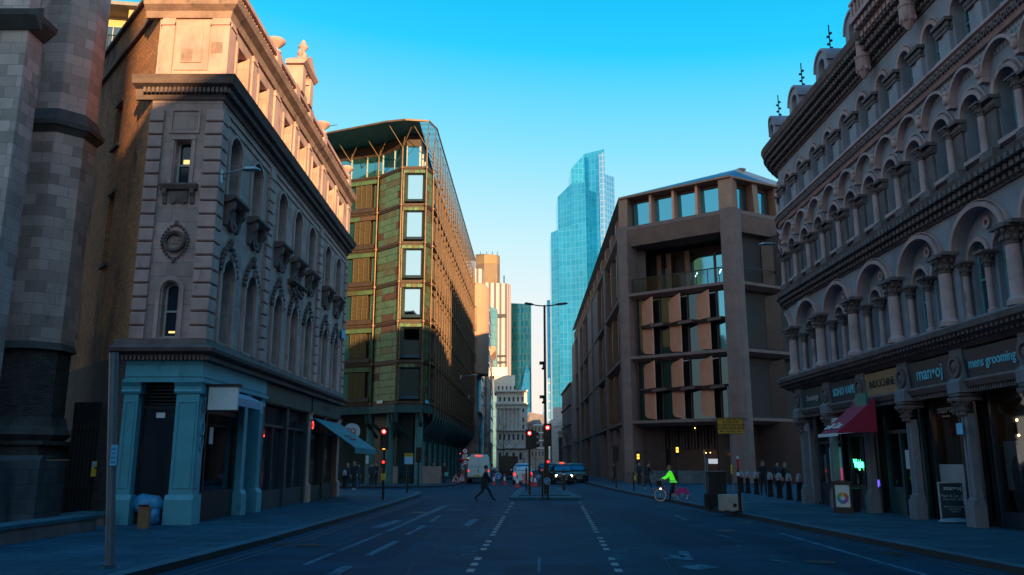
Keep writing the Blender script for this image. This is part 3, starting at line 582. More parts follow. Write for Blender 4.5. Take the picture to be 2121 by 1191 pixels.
# ================================================================== church on the far left
CH = thing('stone_church', 'weathered pale stone church turret and buttress at the left edge', 'church', (-15, 24, 0))
def octo(cx, cy, r, z0, z1, m, k=8, ph=22.5, r2=None):
    r2 = r if r2 is None else r2; V = []; U = []
    for z, rr in ((z0, r), (z1, r2)):
        for i in range(k+1):
            a = R(ph+360*i/k); V.append((cx+rr*math.cos(a), cy+rr*math.sin(a), z)); U.append((i*r*.765, z))
    m.add(V, [(i, i+1, k+2+i, k+1+i) for i in range(k)]+[tuple(range(k+1, 2*k+1))], U)
TX, TY, TR = -14.62, 25.0, 1.0
t = MB(); octo(TX, TY, TR, 12.0, 19.5, t); octo(TX, TY, TR*1.06, 5.2, 12.0, t, ph=22.5); t.build('turret', M['stone_church'], CH)
t = MB()
for (z0, z1, a, b) in ((11.9, 12.1, 1.08, 1.22), (12.1, 12.25, 1.26, 1.28), (12.25, 12.7, 1.2, 1.02), (5.1, 5.35, 1.16, 1.05), (19.5, 19.8, 1.1, 1.25), (2.35, 2.6, 1.0, 1.25), (2.6, 2.85, 1.25, 1.1), (2.85, 3.1, 1.1, 1.06)): t = MB(); octo(TX, TY, TR*a, z0, z1, t, r2=TR*b); t.build('turret_moulding', M['stone_church_trim'], CH)
t = MB(); t.box(-15.9, -13.45, 23.9, 26.2, 0, 1.85); t.prof(Fr(-16, 23.9, 0), [(0, 1.85), (.0, 1.86), (-.12, 2.0), (-1, 2.0)], 0.1, 2.55); t.build('turret_plinth', M['plinth_stone'], CH)
t = MB(); t.box(-15.6, -13.65, 24.1, 26, 1.9, 2.4); t.box(-15.8, -13.5, 24.0, 26.1, 2.3, 2.42); t.build('arcaded_panel', M['stone_church_trim'], CH)
t = MB(); octo(TX, TY, TR*1.0, 2.4, 5.2, t); t.build('turret_base', M['dark_brick'], CH)
# nearer buttress
t = MB(); t.box(-19, -13.72, 24.75, 25.35, 1.9, 6.0); t.build('lower_wall', M['stone_church'], CH)
t = MB(); t.box(-19, -13.95, 21.6, 22.4, 3.8, 14.4); t.build('buttress', M['stone_church'], CH)
t = MB(); t.prof(Fr(-19, 21.6, 0), [(0, 14.0), (.05, 14.0), (.34, 14.3), (.38, 14.45), (0, 14.7)], 0, 5.05+.38); t.prof(Fr(-13.95, 21.6, 90), [(0, 14.0), (.05, 14.0), (.34, 14.3), (.38, 14.45), (0, 14.7)], 0.001, .8); t.build('buttress_cornice', M['stone_church_trim'], CH); t = MB()
t.prof(Fr(-19, 21.6, 0), [(0, 3.6), (.12, 3.6), (.12, 3.75), (0, 4.0)], 0, 5.05); t.build('buttress_cornice', M['stone_church_trim'], CH)
t = MB(); t.box(-18.6, -14.2, 21.9, 22.4, 14.4, 19); t.build('upper_buttress', M['stone_church'], CH)
t = MB(); t.box(-19, -14.05, 21.75, 22.4, 1.8, 3.7); t.build('buttress_base', M['dark_brick'], CH)
t = MB(); t.box(-19.5, -14.05, 21.3, 23.6, 0, 1.8); t.build('buttress_plinth', M['plinth_stone'], CH)
t = MB(); t.box(-30, -15.0, 25.4, 27, 0, 19); t.build('nave_wall', mat('sand_wall', (.42, .30, .17), .9, 0, .25, 1, brick=(.7, .35, (.25, .18, .1), (.36, .26, .15), .008)), CH)
t = MB()   # carved capital and small shaft in the angle
for k in range(14): t.ball((-15.35+random.uniform(-.25, .25), 24.15, 11.0+random.uniform(-.35, .35)), .15, 6, 4)
t.lathe((-15.3, 24.2, 8.2), [(.14, 0), (.12, .2), (.12, 2.3), (.2, 2.5)], 8); t.build('angle_shaft', M['stone_church_trim'], CH)

# apartment block with balconies behind, sunlit
GB = thing('balcony_building', 'sunlit yellow building with railed balconies behind the brick wall', 'building', (-25, 50, 0))
F = Fr(-34, 49, 8); t = MB()
t.fbox(F, 0, 16, 0, 31, -12, 0); t.build('wall', mat('yellow_render', (.55, .36, .14), .8, 0, .12, 1), GB)
for z in (21.2, 24.6, 28.0):
    t = MB(); t.fbox(F, 2, 16, z-.35, z, 0, 1.3); t.build('balcony_slab', mat('slab_grey', (.25, .22, .2), .8) if z < 22 else M['slab_grey'], GB)
    r_ = MB(); r_.fbox(F, 2, 16, z+1.0, z+1.06, 1.2, 1.26)
    for k in range(70): r_.fbox(F, 2+k*.2, 2.04+k*.2, z, z+1.0, 1.2, 1.25)
    r_.build('railing', M['black_metal'], GB)
    for s in (3.2, 6.6, 10.0, 13.2):
        win(F, GB, s, s+1.7, z+.1, z+2.3, 0, .03, 'sash_paint', 'window_glass', bars=('v',))
        c = MB(); c.fbox(F, s+2.1, s+2.6, z, z+3.05, .0, 1.15); c.build('column', M['yellow_render'], GB)
t = MB(); t.prof(F, [(0, 31), (1.6, 31.05), (1.6, 31.3), (0, 31.4)], 1, 16); t.build('roof_edge', M['slab_grey'], GB)
for s in (9.5,):
    t = MB(); t.prof(Fr(-24.5, 42, 8), [(0, 17.0), (.9, 17.0), (0, 19)], 0, 3.6); t.build('lower_roof', M['lead'], GB)

# iron gate with warning sign, low walls, leaning post
RA = thing('iron_gate', 'dark iron gate and railings filling the gap beside the church', 'gate', (-12.2, 25.5, .12))
t = MB()
for k in range(20): x = -13.3+k*.115; t.tube([(x, 25.2, .12), (x, 25.2, 3.0)], .014, 5)
t.box(-13.35, -11.1, 25.18, 25.22, .35, .4); t.box(-13.35, -11.1, 25.18, 25.22, 2.7, 2.75); t.box(-13.35, -11.1, 25.17, 25.23, 1.0, 1.05); t.build('railing', M['black_metal'], RA)
t = MB(); t.box(-13.35, -11.1, 25.24, 25.27, .15, 3.6); t.build('gate_panel', M['black_paint'], RA)
xs, zs_ = at(200, 971, 25.1)
SG = thing('cctv_sign', 'yellow warning sign with a camera symbol fixed to the iron gate', 'sign', (xs, 25.1, zs_))
FS = Fr(xs, 25.15, 0); t = MB(); t.fbox(FS, -.165, .165, zs_-.22, zs_+.22, 0, .02); t.build('plate', M['yellow_sign'], SG)
t = MB(); t.fprism(FS, [(-.16, zs_+.2), (-.02, zs_+.2), (-.16, zs_+.0)], .021, .024); t.fprism(FS, [(.16, zs_+.2), (.02, zs_+.2), (.16, zs_+.0)], .021, .024); t.build('blue_corners', M['sky_sign'], SG)
t = MB(); t.fprism(FS, [(-.09, zs_+.03), (.06, zs_+.1), (.09, zs_+.05), (-.05, zs_-.02)], .021, .025); t.fbox(FS, -.01, .01, zs_-.06, zs_+.02, .021, .025); t.fbox(FS, -.15, .15, zs_-.07, zs_-.065, .021, .025); t.build('camera_symbol', M['black_ink'], SG)
text('CCTV', .08, FS, 0, zs_-.115, .022, M['black_ink'], SG, ext=.002); text('in operation', .04, FS, 0, zs_-.18, .022, M['black_ink'], SG, ext=.002)
LWt = thing('low_wall', 'low dark stone kerb wall at the foot of the church', 'wall', (-14, 21, .12))
a, b = gp(0, 1130, .12), gp(198, 1098, .12); F = frame2(a, b); t = MB(); t.fbox(F, -4, F.len, .12, .42, -.6, 0); t.build('wall_body', M['stone_dark'], LWt); t = MB(); t.fbox(F, -4, F.len+.03, .42, .5, -.65, .04); t.build('coping', M['kerbstone'], LWt)
LW2 = thing('low_wall', 'low stone ledge beside the blue shop pillar under the blue bag', 'wall', (-11.6, 22.6, .12))
t = MB(); t.prism([(-12.1, 22.9), (-11.0, 22.95), (-10.95, 23.3), (-11.2, 24.1), (-12.2, 24)], .12, .38); t.build('wall_body', M['stone_dark'], LW2); t = MB(); t.prism([(-12.15, 22.86), (-10.97, 22.9), (-10.9, 23.3), (-11.2, 24.15), (-12.2, 24.1)], .38, .46); t.build('coping', M['kerbstone'], LW2)
mat('bag_plastic', (.05, .28, .5), .35, 0, .3, 6, .8, 10); mat('bag_blue', (.04, .2, .38), .35, 0, .3, 6, .8, 10)
def blob(c, r, seed, m='bag_plastic'):
    o = MB(); o.ball((0, 0, 0), r, 16, 10); rs = random.Random(seed); ph = [rs.uniform(0, 6) for _ in range(6)]
    o.v = [(x*(1+.12*math.sin(9*y+ph[0])+.08*math.sin(14*z+ph[1])), y*(1+.12*math.sin(11*x+ph[2])), max(z, -r[2]*.8)*(1+.1*math.sin(12*x+ph[3]))) for x, y, z in o.v]
    o.v = [(x+c[0], y+c[1], z+c[2]) for x, y, z in o.v]; o.sm = True; return o
x, y = gp(285, 1088, .12)
o = blob((x, y+.5, .46+.2), (.45, .33, .28), 3).build('rubbish_bag', M['bag_plastic']); tag(o, 'shiny blue plastic bag slumped by the corner shop pillar', 'bag', 'bags dumped at the shop pillar')
o = blob((x+.38, y+.1, .12+.2), (.2, .25, .26), 5).build('rubbish_bag', M['bag_blue']); tag(o, 'smaller dark blue bag behind the upright cardboard box', 'bag', 'bags dumped at the shop pillar')
x, y = gp(297, 1094, .12); bx = thing('cardboard_box', 'tall brown cardboard box standing by the blue bag', 'box', (x, y, .12), R(8))
t = MB(); t.box(-.13, .13, -.12, .12, 0, .55); t.build('carton', mat('cardboard', (.28, .14, .07), .9, 0, .2, 4), bx, local=True); t = MB(); t.add([(-.13, -.12, .55), (.13, -.12, .55), (.15, -.22, .6), (-.12, -.2, .61)], [(0, 1, 2, 3)]); t.build('flap', M['cardboard'], bx, local=True)
x, y = gp(227, 1176, .12); Hp = 3.28
PT = thing('steel_post', 'tall leaning grey steel post on the left pavement', 'post', (x, y, .12))
tt = at(234, 731, y); t = MB(); t.tube([(x, y, .12), (tt[0]*.998, y, tt[1])], .075, 14); t.sm = True; t.build('pole', M['post_paint'], PT)
t = MB(); t.lathe((x, y, .12), [(.16, 0), (.13, .03), (.09, .04)], 14); t.build('base_collar', M['black_metal'], PT)
zz = at(237, 943, y); t = MB(); t.box(zz[0]-.02, zz[0]+.09, y-.1, y-.085, zz[1]-.17, zz[1]+.17); o = t.build('plate', M['sky_sign'], PT)
t = MB()
for k in range(4): t.box(zz[0]-.005, zz[0]+.07, y-.103, y-.1005, zz[1]-.12+k*.07, zz[1]-.1+k*.07)
t.build('plate_text', M['blue_sign'], o)

# ================================================================== bronze clad office building with patina panels
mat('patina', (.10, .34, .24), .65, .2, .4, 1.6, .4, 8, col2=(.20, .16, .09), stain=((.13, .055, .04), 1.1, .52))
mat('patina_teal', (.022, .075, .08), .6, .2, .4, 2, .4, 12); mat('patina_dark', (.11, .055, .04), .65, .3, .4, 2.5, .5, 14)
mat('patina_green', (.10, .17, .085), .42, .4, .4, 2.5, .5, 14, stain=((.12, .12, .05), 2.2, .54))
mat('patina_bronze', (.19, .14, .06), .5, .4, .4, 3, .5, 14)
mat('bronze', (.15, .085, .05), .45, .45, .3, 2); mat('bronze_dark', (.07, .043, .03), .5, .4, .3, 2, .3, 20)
mat('lattice', (.19, .14, .055), .5, .4, .3, 5)
BB = thing('bronze_office_building', 'green and bronze clad office building with canted end and overhanging louvred roof', 'building', (-9, 70, 0))
pts = [(-18.0, 70.7), (-11.7, 68.35), (-9.3, 66.0), (-7.23, 66.0), (-6.75, 67.2)]; end = (-5.35, 112)
Z0, FH = 6.45, 3.3; ZT = Z0+6*FH
faces = [frame2(pts[i], pts[i+1]) for i in range(4)]; FL = frame2(pts[4], end)
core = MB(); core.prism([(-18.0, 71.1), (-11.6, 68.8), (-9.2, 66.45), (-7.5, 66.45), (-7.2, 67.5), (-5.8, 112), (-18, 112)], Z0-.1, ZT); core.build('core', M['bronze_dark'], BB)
bd = MB()
for F in faces:
    for k in range(7):
        z = Z0+k*FH
        bd.fbox(F, 0, F.len, z-.16, z+.16, -.4, .0); bd.fbox(F, 0, F.len, z-.03, z+.03, 0, .06)
    for s in (0, F.len):
        pass
bd.build('floor_band', M['bronze_dark'], BB)
nod = MB(); cols_ = MB()
for p in pts[:-1]+[pts[-1]]:
    dx, dy = (p[0]+9)*.0, -.12
    cols_.tube([(p[0], p[1]-.12, Z0-1.0), (p[0], p[1]-.12, ZT+1.8)], .075, 8)
    for k in range(7): nod.lathe((p[0], p[1]-.12, Z0+k*FH-.12), [(.13, 0), (.15, .05), (.15, .18), (.13, .24)], 8)
cols_.build('mullion_pole', M['bronze'], BB); nod.build('pole_joint', M['bronze'], BB)
mat('patina_mid', (.11, .11, .045), .42, .4, .4, 2.5, .5, 14, stain=((.12, .07, .045), 2, .52))
rs = random.Random(11)
def panels(F, s0, s1, z0, z1, nx, nz, nn=-.06):
    g_, d_, b_ = MB(), MB(), MB()
    xs = [s0+(s1-s0)*t for t in ([0, .28, .82, 1] if nx == 3 else [k/nx for k in range(nx+1)])]
    for i in range(len(xs)-1):
        for j in range(nz):
            za, zb = z0+(z1-z0)*j/nz, z0+(z1-z0)*(j+1)/nz; r = rs.random(); tg = g_ if r < .66 else d_ if r < .80 else b_
            tg.fbox(F, xs[i]+.015, xs[i+1]-.015, za+.015, zb-.015, -.35, nn+rs.uniform(-.01, .01))
    for m_, mm in ((g_, 'patina_green'), (d_, 'patina_dark'), (b_, 'patina_mid')):
        if m_.f: m_.build('cladding_panels', M[mm], BB)
for k in range(6):
    z = Z0+k*FH
    # left face: window strips and lattice screens
    F = faces[0]
    for (a, b) in ((.3, 3.35), (3.6, 6.6)):
        panels(F, a-.2, b+.05, z+2.75, z+3.14, 2, 1, .0)
        m_ = MB(); m_.fbox(F, a+.95, a+2.5, z+.6, z+2.7, -.05, .0)
        m_.prof(F, [(-.3, z+.25), (.05, z+.2), (.05, z+.35), (-.02, z+.6), (-.3, z+.6)], a+.5, a+2.9); o = m_.build('screen_panel', M['bronze_dark'], BB)
        l_ = MB()
        for i in range(4): s = a+.95+i*.5; l_.fbox(F, s, s+.05, z+.6, z+2.7, .0, .035)
        for i in range(4):
            for j in range(18): l_.fbox(F, a+1.02+i*.5-.0, a+1.34+i*.5, z+.65+j*.115, z+.69+j*.115, .0, .02) if i < 3 else None
        l_.build('lattice', M['lattice'], o)
        for (wa_, wb_) in ((a+.2, a+.8), (a+2.6, a+2.98)): win(F, BB, wa_, wb_, z+.55, z+2.75, 0, -.28, 'bronze_dark', 'teal_glass', bars=())
    panels(faces[1], .15, faces[1].len-.15, z+.2, z+3.1, 3, 5)
    F = faces[2]; w_ = F.len; c0, c1 = .48, w_-.32
    panels(F, .1, w_-.1, z+2.86, z+3.14, 4, 1, -.03)
    hd = MB()   # splayed window box
    A = [(c0-.22, z+.32), (c1+.18, z+.32), (c1+.18, z+2.84), (c0-.22, z+2.84)]; B = [(c0+.02, z+.62), (c1-.02, z+.62), (c1-.02, z+2.72), (c0+.02, z+2.72)]
    for i in range(4):
        j = (i+1) % 4; hd.fq(F, [(A[i][0], A[i][1], .1), (A[j][0], A[j][1], .1), (B[j][0], B[j][1], -.22), (B[i][0], B[i][1], -.22)])
    for i in range(4):
        j = (i+1) % 4; hd.fq(F, [(A[i][0], A[i][1], .1), (A[j][0], A[j][1], .1), (A[j][0], A[j][1], -.3), (A[i][0], A[i][1], -.3)])
    o = hd.build('window', mat('window_box', (.03, .045, .045), .4, .2) if k == 0 else M['window_box'], BB)
    MB().fq(F, [(B[0][0], B[0][1], -.215), (B[1][0], B[1][1], -.215), (B[2][0], B[2][1], -.215), (B[3][0], B[3][1], -.215)]).build('pane', M['sky_glass'], o)
    m_ = MB(); m_.fbox(F, .1, .22, z+.2, z+2.84, -.3, -.02); m_.fbox(F, w_-.12, w_-.05, z+.2, z+2.84, -.3, -.02); m_.build('cladding_panels', M['patina_bronze'], BB)
    panels(faces[3], .12, faces[3].len-.12, z+.2, z+3.1, 2, 5)
# long street face: closely set bronze fins, beams, glass between
nb = 22; bw_ = FL.len/nb
for k in range(6):
    z = Z0+k*FH; b_ = MB(); b_.fbox(FL, 0, FL.len, z-.05, z+.05, -.35, .20); b_.fbox(FL, 0, FL.len, z+.5, z+.56, -.2, .1); b_.fbox(FL, 0, FL.len, z+2.6, z+2.66, -.2, .1); b_.build('floor_band', M['bronze'], BB)
for i in range(nb):
    s = (i+.5)*bw_
    c_ = MB(); c_.tube([FL.P(i*bw_+bw_, Z0-1.0, .22), FL.P(i*bw_+bw_, ZT+1.8, .1)], .07, 6); c_.fbox(FL, i*bw_+bw_-.05, i*bw_+bw_+.05, Z0, ZT, -.3, .1)
    for k in range(7): c_.lathe(FL.P(i*bw_+bw_, Z0+k*FH-.1, .22), [(.12, 0), (.13, .2)], 6)
    c_.build('mullion_pole', M['bronze'], BB)
gw = MB(); pw = MB()
for k in range(6):
    z = Z0+k*FH
    for i in range(nb):
        a = i*bw_+.12; b = (i+1)*bw_-.1
        gq = MB() if i < 16 else gw; gq.fq(FL, [(a, z+.5, -.18), (a+.9*(b-a), z+.5, -.18), (a+.9*(b-a), z+2.7, -.18), (a, z+2.7, -.18)]); gq.build('window', M['teal_glass'], BB) if i < 16 else None; pw.fbox(FL, a+.6*(b-a), b, z+.12, z+3.1, -.3, .02); pw.fbox(FL, a, b, z+.12, z+.5, -.3, -.05)
tag(gw.build('far_windows', M['teal_glass'], BB), kind='stuff'); pw.build('spandrel_panels', M['bronze_dark'], BB)
# base: soffit, brackets, recessed ground floor with columns
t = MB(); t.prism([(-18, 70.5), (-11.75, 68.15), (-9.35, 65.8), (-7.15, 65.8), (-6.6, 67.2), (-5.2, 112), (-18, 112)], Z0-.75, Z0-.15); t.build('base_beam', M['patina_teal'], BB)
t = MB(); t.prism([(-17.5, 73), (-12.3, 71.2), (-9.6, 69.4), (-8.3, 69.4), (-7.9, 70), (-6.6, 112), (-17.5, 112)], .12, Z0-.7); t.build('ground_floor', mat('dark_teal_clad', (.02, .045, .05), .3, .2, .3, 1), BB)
t = MB()
for F, ss in ((faces[0], (1.5, 6.4)), (faces[1], (0.1, 3.0)), (faces[2], (.1, 2.0))):
    for s in ss: t = MB(); t.tube([F.P(s, Z0-.8, .05), F.P(s, Z0-1.5, -.1), F.P(s, Z0-2.6, -1.8)], .14, 6); t.build('strut', M['patina_teal'], BB)
for i in range(0, nb): s = (i+1)*bw_; t = MB(); t.tube([FL.P(s, Z0-.7, .15), FL.P(s, Z0-1.3, .1), FL.P(s, Z0-2.6, -1.0), FL.P(s, Z0-3.6, -1.1)], .13, 6); t.build('strut', M['patina_teal'], BB)
for (x, y) in ((-7.45, 66.7), (-9.9, 67.6), (-11.8, 69.4), (-15.6, 70.8)): MB().lathe((x, y, .12), [(.32, 0), (.32, 5.6)], 12).build('column', mat('verdigris_column', (.05, .17, .18), .6, .1, .3, 2) if 'verdigris_column' not in M else M['verdigris_column'], BB)
for i in range(2, nb, 2): MB().lathe(FL.P(i*bw_, .12, -1.0), [(.22, 0), (.22, 3.4)], 8).build('column', M['verdigris_column'], BB)
t = MB(); t.fq(Fr(-9.4, 69.3, 0), [(0, .7, .02), (1.6, .7, .02), (1.6, 2.3, .02), (0, 2.3, .02)]); t.fq(Fr(-12.0, 71, 38), [(0, .5, .1), (3, .5, .1), (3, 3.6, .1), (0, 3.6, .1)]); t.build('lobby_window', M['teal_glass'], BB)
t = MB(); t.fbox(Fr(-9.4, 69.2, 0), 1.7, 3.6, .12, 1.5, 0, .3); t.fbox(faces[1], -.3, 1.6, .12, 1.5, -1.8, -1.5); t.build('granite_dado', mat('pink_granite', (.3, .2, .18), .5), BB)
MB().fbox(faces[1], 1.0, 1.75, Z0+.0+.05, Z0+.3, .07, .1).build('street_nameplate', M['white_sign'], BB); MB().fbox(faces[3], .5, 1.0, Z0+.0, Z0+.25, .07, .1).build('street_nameplate', M['sky_sign'], BB)
# glazed top storey and roof
mat('roof_soffit', (.02, .12, .17), .6, .1, .2, 1.2)
t = MB(); top = [(-17.5, 71.4), (-11.5, 69.2), (-9.1, 67.0), (-7.9, 67.0), (-7.6, 112), (-17.5, 112)]
t.prism(top, ZT+2.35, ZT+3.35); t.build('penthouse_band', M['bronze_dark'], BB)
for i in range(4):
    F = frame2(top[i], top[i+1]); n_ = max(1, round(F.len/1.6)) if i < 3 else 24
    for j in range(n_):
        a, b = F.len*j/n_, F.len*(j+1)/n_
        f_ = MB(); f_.fbox(F, a, a+.07, ZT+.2, ZT+2.35, -.1, .05); f_.fbox(F, a, b, ZT+.1, ZT+.2, -.1, .05); o = f_.build('window', M['sash_paint'], BB); MB().fq(F, [(a+.07, ZT+.2, -.03), (b, ZT+.2, -.03), (b, ZT+2.35, -.03), (a+.07, ZT+2.35, -.03)]).build('pane', M['blue_glass'] if i else M['teal_glass'], o)
rfo = [(-17.5, 67.6), (-15.9, 66.8), (-10.5, 64.4), (-8.9, 64.0), (-6.95, 64.3), (-6.4, 66.0), (-5.15, 113), (-17.5, 113)]
rz = ZT+3.45
t = MB(); t.prism([(-17.5, 67.6), (-15.9, 66.8), (-10.5, 64.4), (-8.9, 64.0), (-7.75, 64.15), (-7.75, 113), (-17.5, 113)], rz, rz+.12); t.build('roof', mat('roof_soffit', (.02, .12, .17), .6, .1, .2, 1.2), BB)
t = MB(); 
for a, b in zip(rfo[:-2], rfo[1:-1]): F = frame2(a, b); t.fbox(F, 0, F.len, rz-.01, rz+.14, -.06, .03)
t.build('roof_edge', M['bronze'], BB)
lv = MB(); y = 64.4
while y < 112.8:
    xr = (-6.95+(y-64.3)*.55/1.7) if y < 66 else -6.4+(y-66)*1.25/47
    lv.add([(-7.75, y, rz+.02), (xr, y, rz+.02), (xr, y+.22, rz+.10), (-7.75, y+.22, rz+.10)], [(0, 1, 2, 3)]); lv.add([(-7.75, y, rz), (xr, y, rz), (xr, y, rz+.05), (-7.75, y, rz+.05)], [(0, 1, 2, 3)]); y += .27
lv.build('roof_louvres', M['roof_soffit'], BB)
st = MB()
for p in [(-14.4, 69.4), pts[1], pts[2], pts[3], pts[4]]:
    b_ = (p[0], p[1]-.12, ZT+1.8)
    for d in ((-1.1, -1.3), (.9 if p[0] < -8 else .2, -1.2), (.1, .8)): st.tube([b_, (p[0]+d[0], p[1]+d[1]*.9, rz)], .035, 5)
for i in range(nb):
    b_ = FL.P((i+1)*bw_, ZT+1.8, .1)
    for d in ((.0, -.9), (-.1, .9), (-1.2, .1)): st.tube([b_, (b_[0]+d[0], b_[1]+d[1], rz)], .04, 5)
st.build('roof_struts', mat('strut_gold', (.20, .13, .08), .5, .3), BB)
t = MB(); t.fbox(Fr(-10.5, 75, 0), 0, 2, ZT+3.6, ZT+3.9, -5, 0); t.build('roof_plant', M['lead'], BB)
for yy, hh in ((84, 6.0), (100, 5.4)):
    wall_lamp(Fr(-5.3, yy, 90), 0, at(900, 780, yy)[1] if yy == 84 else at(900, 822, yy)[1], 1.9, 'white street lamp on the bronze facade, %s one' % ('nearer and upper' if yy == 84 else 'farther and lower'), col='steel')['group'] = 'street lamps on the bronze facade'
# ================================================================== sandstone office building on the right with bronze fins
mat('sandstone', (.25, .14, .12), .8, 0, .2, .8, .3, 10, brick=(1.1, 1.4, (.12, .08, .07), (.225, .14, .125), .012), stain=((.17, .11, .1), .8, .62))
mat('fin_bronze', (.80, .33, .21), .5, .15, .12, 1.5); mat('fin_dark', (.09, .05, .045), .45, .4, .2, 2); mat('fin_deep', (.17, .085, .06), .5, .35, .2, 1.5)
mat('roof_blue', (.10, .14, .2), .4, .5, .2, 3)
glass_mat('office_glass', (.05, .085, .105), .85, .04)
OB = thing('sandstone_office_building', 'brown sandstone office building with copper coloured fins and an open corner terrace', 'building', (14, 72, 0))
P1, P2, P3, P0 = (10.0, 72.0), (18.3, 66.0), (38, 76.7), (11.2, 150)
FD, FRt, FLt = frame2(P1, P2), frame2(P2, P3), frame2(P0, P1)
DL = FD.len; ZB = [5.25, 10.8, 16.4, 22.4]
st = MB()
beam = lambda z, h=.55, d=1.0: [(-1.4, z-.35), (-.5, z-.35-h), (.22, z-.18), (.22, z+.06), (-1.4, z+.12)]
for z in ZB[:3]:
    st.prof(FD, beam(z, .1), 0.4, DL-.5); st.prof(FRt, beam(z, .1), 0.6, FRt.len)
st.prof(FD, [(-2.6, 20.9), (-.3, 20.9), (.25, 22.3), (.25, 22.6), (-2.6, 22.65)], .5, DL-.5); st.prof(FRt, [(-2.6, 20.9), (-.3, 20.9), (.25, 22.3), (.25, 22.6), (-2.6, 22.65)], .5, FRt.len)
st.build('stone_beam', M['sandstone'], OB)
def column(F, s0, s1, z1, n0=-1.3, n1=.3): c = MB(); c.prism([F.P(s0, 0, n0)[:2], F.P(s0, 0, n1-.15)[:2], F.P(s0+.2, 0, n1)[:2], F.P(s1-.2, 0, n1)[:2], F.P(s1, 0, n1-.15)[:2], F.P(s1, 0, n0)[:2]], 1.2, z1); return c.build('stone_column', M['sandstone'], OB)
c = MB(); c.prism([FLt.P(FLt.len-1.0, 0, -1.2)[:2], FLt.P(FLt.len-1.0, 0, .35)[:2], (P1[0]-.35, P1[1]-.2), FD.P(.1, 0, .35)[:2], FD.P(.6, 0, .25)[:2], FD.P(.85, 0, -1.2)[:2]], 1.0, 22.7); c.build('stone_column', M['sandstone'], OB)
c = MB(); c.prism([FD.P(DL-1.1, 0, -1.2)[:2], FD.P(DL-.85, 0, .25)[:2], (P2[0]-.15, P2[1]-.4), (P2[0]+.35, P2[1]-.35), FRt.P(.9, 0, .25)[:2], FRt.P(1.0, 0, -1.2)[:2]], 0.2, 22.7); c.build('stone_column', M['sandstone'], OB)
t = MB(); t.fbox(FD, -.2, .95, .1, 1.02, -1.25, .4); t.fbox(FLt, FLt.len-1.1, FLt.len+.3, .1, 1.0, -1.2, .42); t.build('column_base', M['stone_dark'], OB)
# storeys with fins
cx0, cx1 = .82, DL-.9
g_ = MB()
for z0, z1 in ((ZB[0], ZB[1]), (ZB[1], ZB[2])):
    g_.fq(FD, [(cx0, z0, -.75), (cx1, z0, -.75), (cx1, z1, -.75), (cx0, z1, -.75)])
g_.build('glazing', M['office_glass'], OB)
g_ = MB(); g_.fq(FD, [(8.55, ZB[1]+.2, -.73), (cx1, ZB[1]+.2, -.73), (cx1, ZB[2], -.73), (8.55, ZB[2], -.73)]); g_.build('sky_pane', M['blue_glass'], OB)
for z0, z1 in ((ZB[0]+.15, ZB[1]-.4), (ZB[1]+.15, ZB[2]-.4)):
    zm = (z0+z1)/2+.1
    for s in (.6, 3.2, 5.8):
        a = cx0+s-.05; b = a+1.4
        for (q0, q1, tp) in ((zm+.04, z1, 1), (z0, zm-.12, 0)):
            f = MB(); nA, nB = -.72, .12
            if tp: poly = [(a, q0, nA), (b, q0, nB), (b, q1-.02, nB), (a+.25, q1-.28, nA+.15), (a, q1-.5, nA)]
            else: poly = [(a, q0+.42, nA), (a+.25, q0+.16, nA+.15), (b, q0-.02, nB), (b, q1, nB), (a, q1, nA)]
            V = [FD.P(*p) for p in poly]+[FD.P(p[0]+.07, p[1], p[2]-.07) for p in poly]; k = len(poly)
            f.add(V, [tuple(range(k)), tuple(range(k, 2*k))[::-1]]+[(i, (i+1) % k, k+(i+1) % k, k+i) for i in range(k)]); f.build('fin_panel', M['fin_bronze'], OB)
        h = MB(); V = [FD.P(a-.1, zm-.03, -.7), FD.P(b-.05, zm-.1, .5), FD.P(b+1.0, zm+.05, .05), FD.P(b+1.35, zm+.05, -.7)]
        h.add(V+[(x, y, z-.26) for x, y, z in V], [(0, 1, 2, 3), (7, 6, 5, 4), (0, 4, 5, 1), (1, 5, 6, 2), (2, 6, 7, 3), (3, 7, 4, 0)]); h.build('sun_blade', M['fin_dark'], OB)
        v = MB(); 
        for d in (1.75,): v.fbox(FD, a+d, a+d+.08, z0-.1, z1+.3, -.74, -.6)
        v.build('mullion', M['fin_dark'], OB)
    fr_ = MB(); fr_.fbox(FD, cx0, cx1, zm-.08, zm+.08, -.74, -.62); fr_.fbox(FD, cx0, cx0+.15, z0-.2, z1+.5, -.74, -.5); fr_.fbox(FD, cx1-.12, cx1, z0-.2, z1+.5, -.74, -.5); fr_.build('transom', M['fin_dark'], OB)
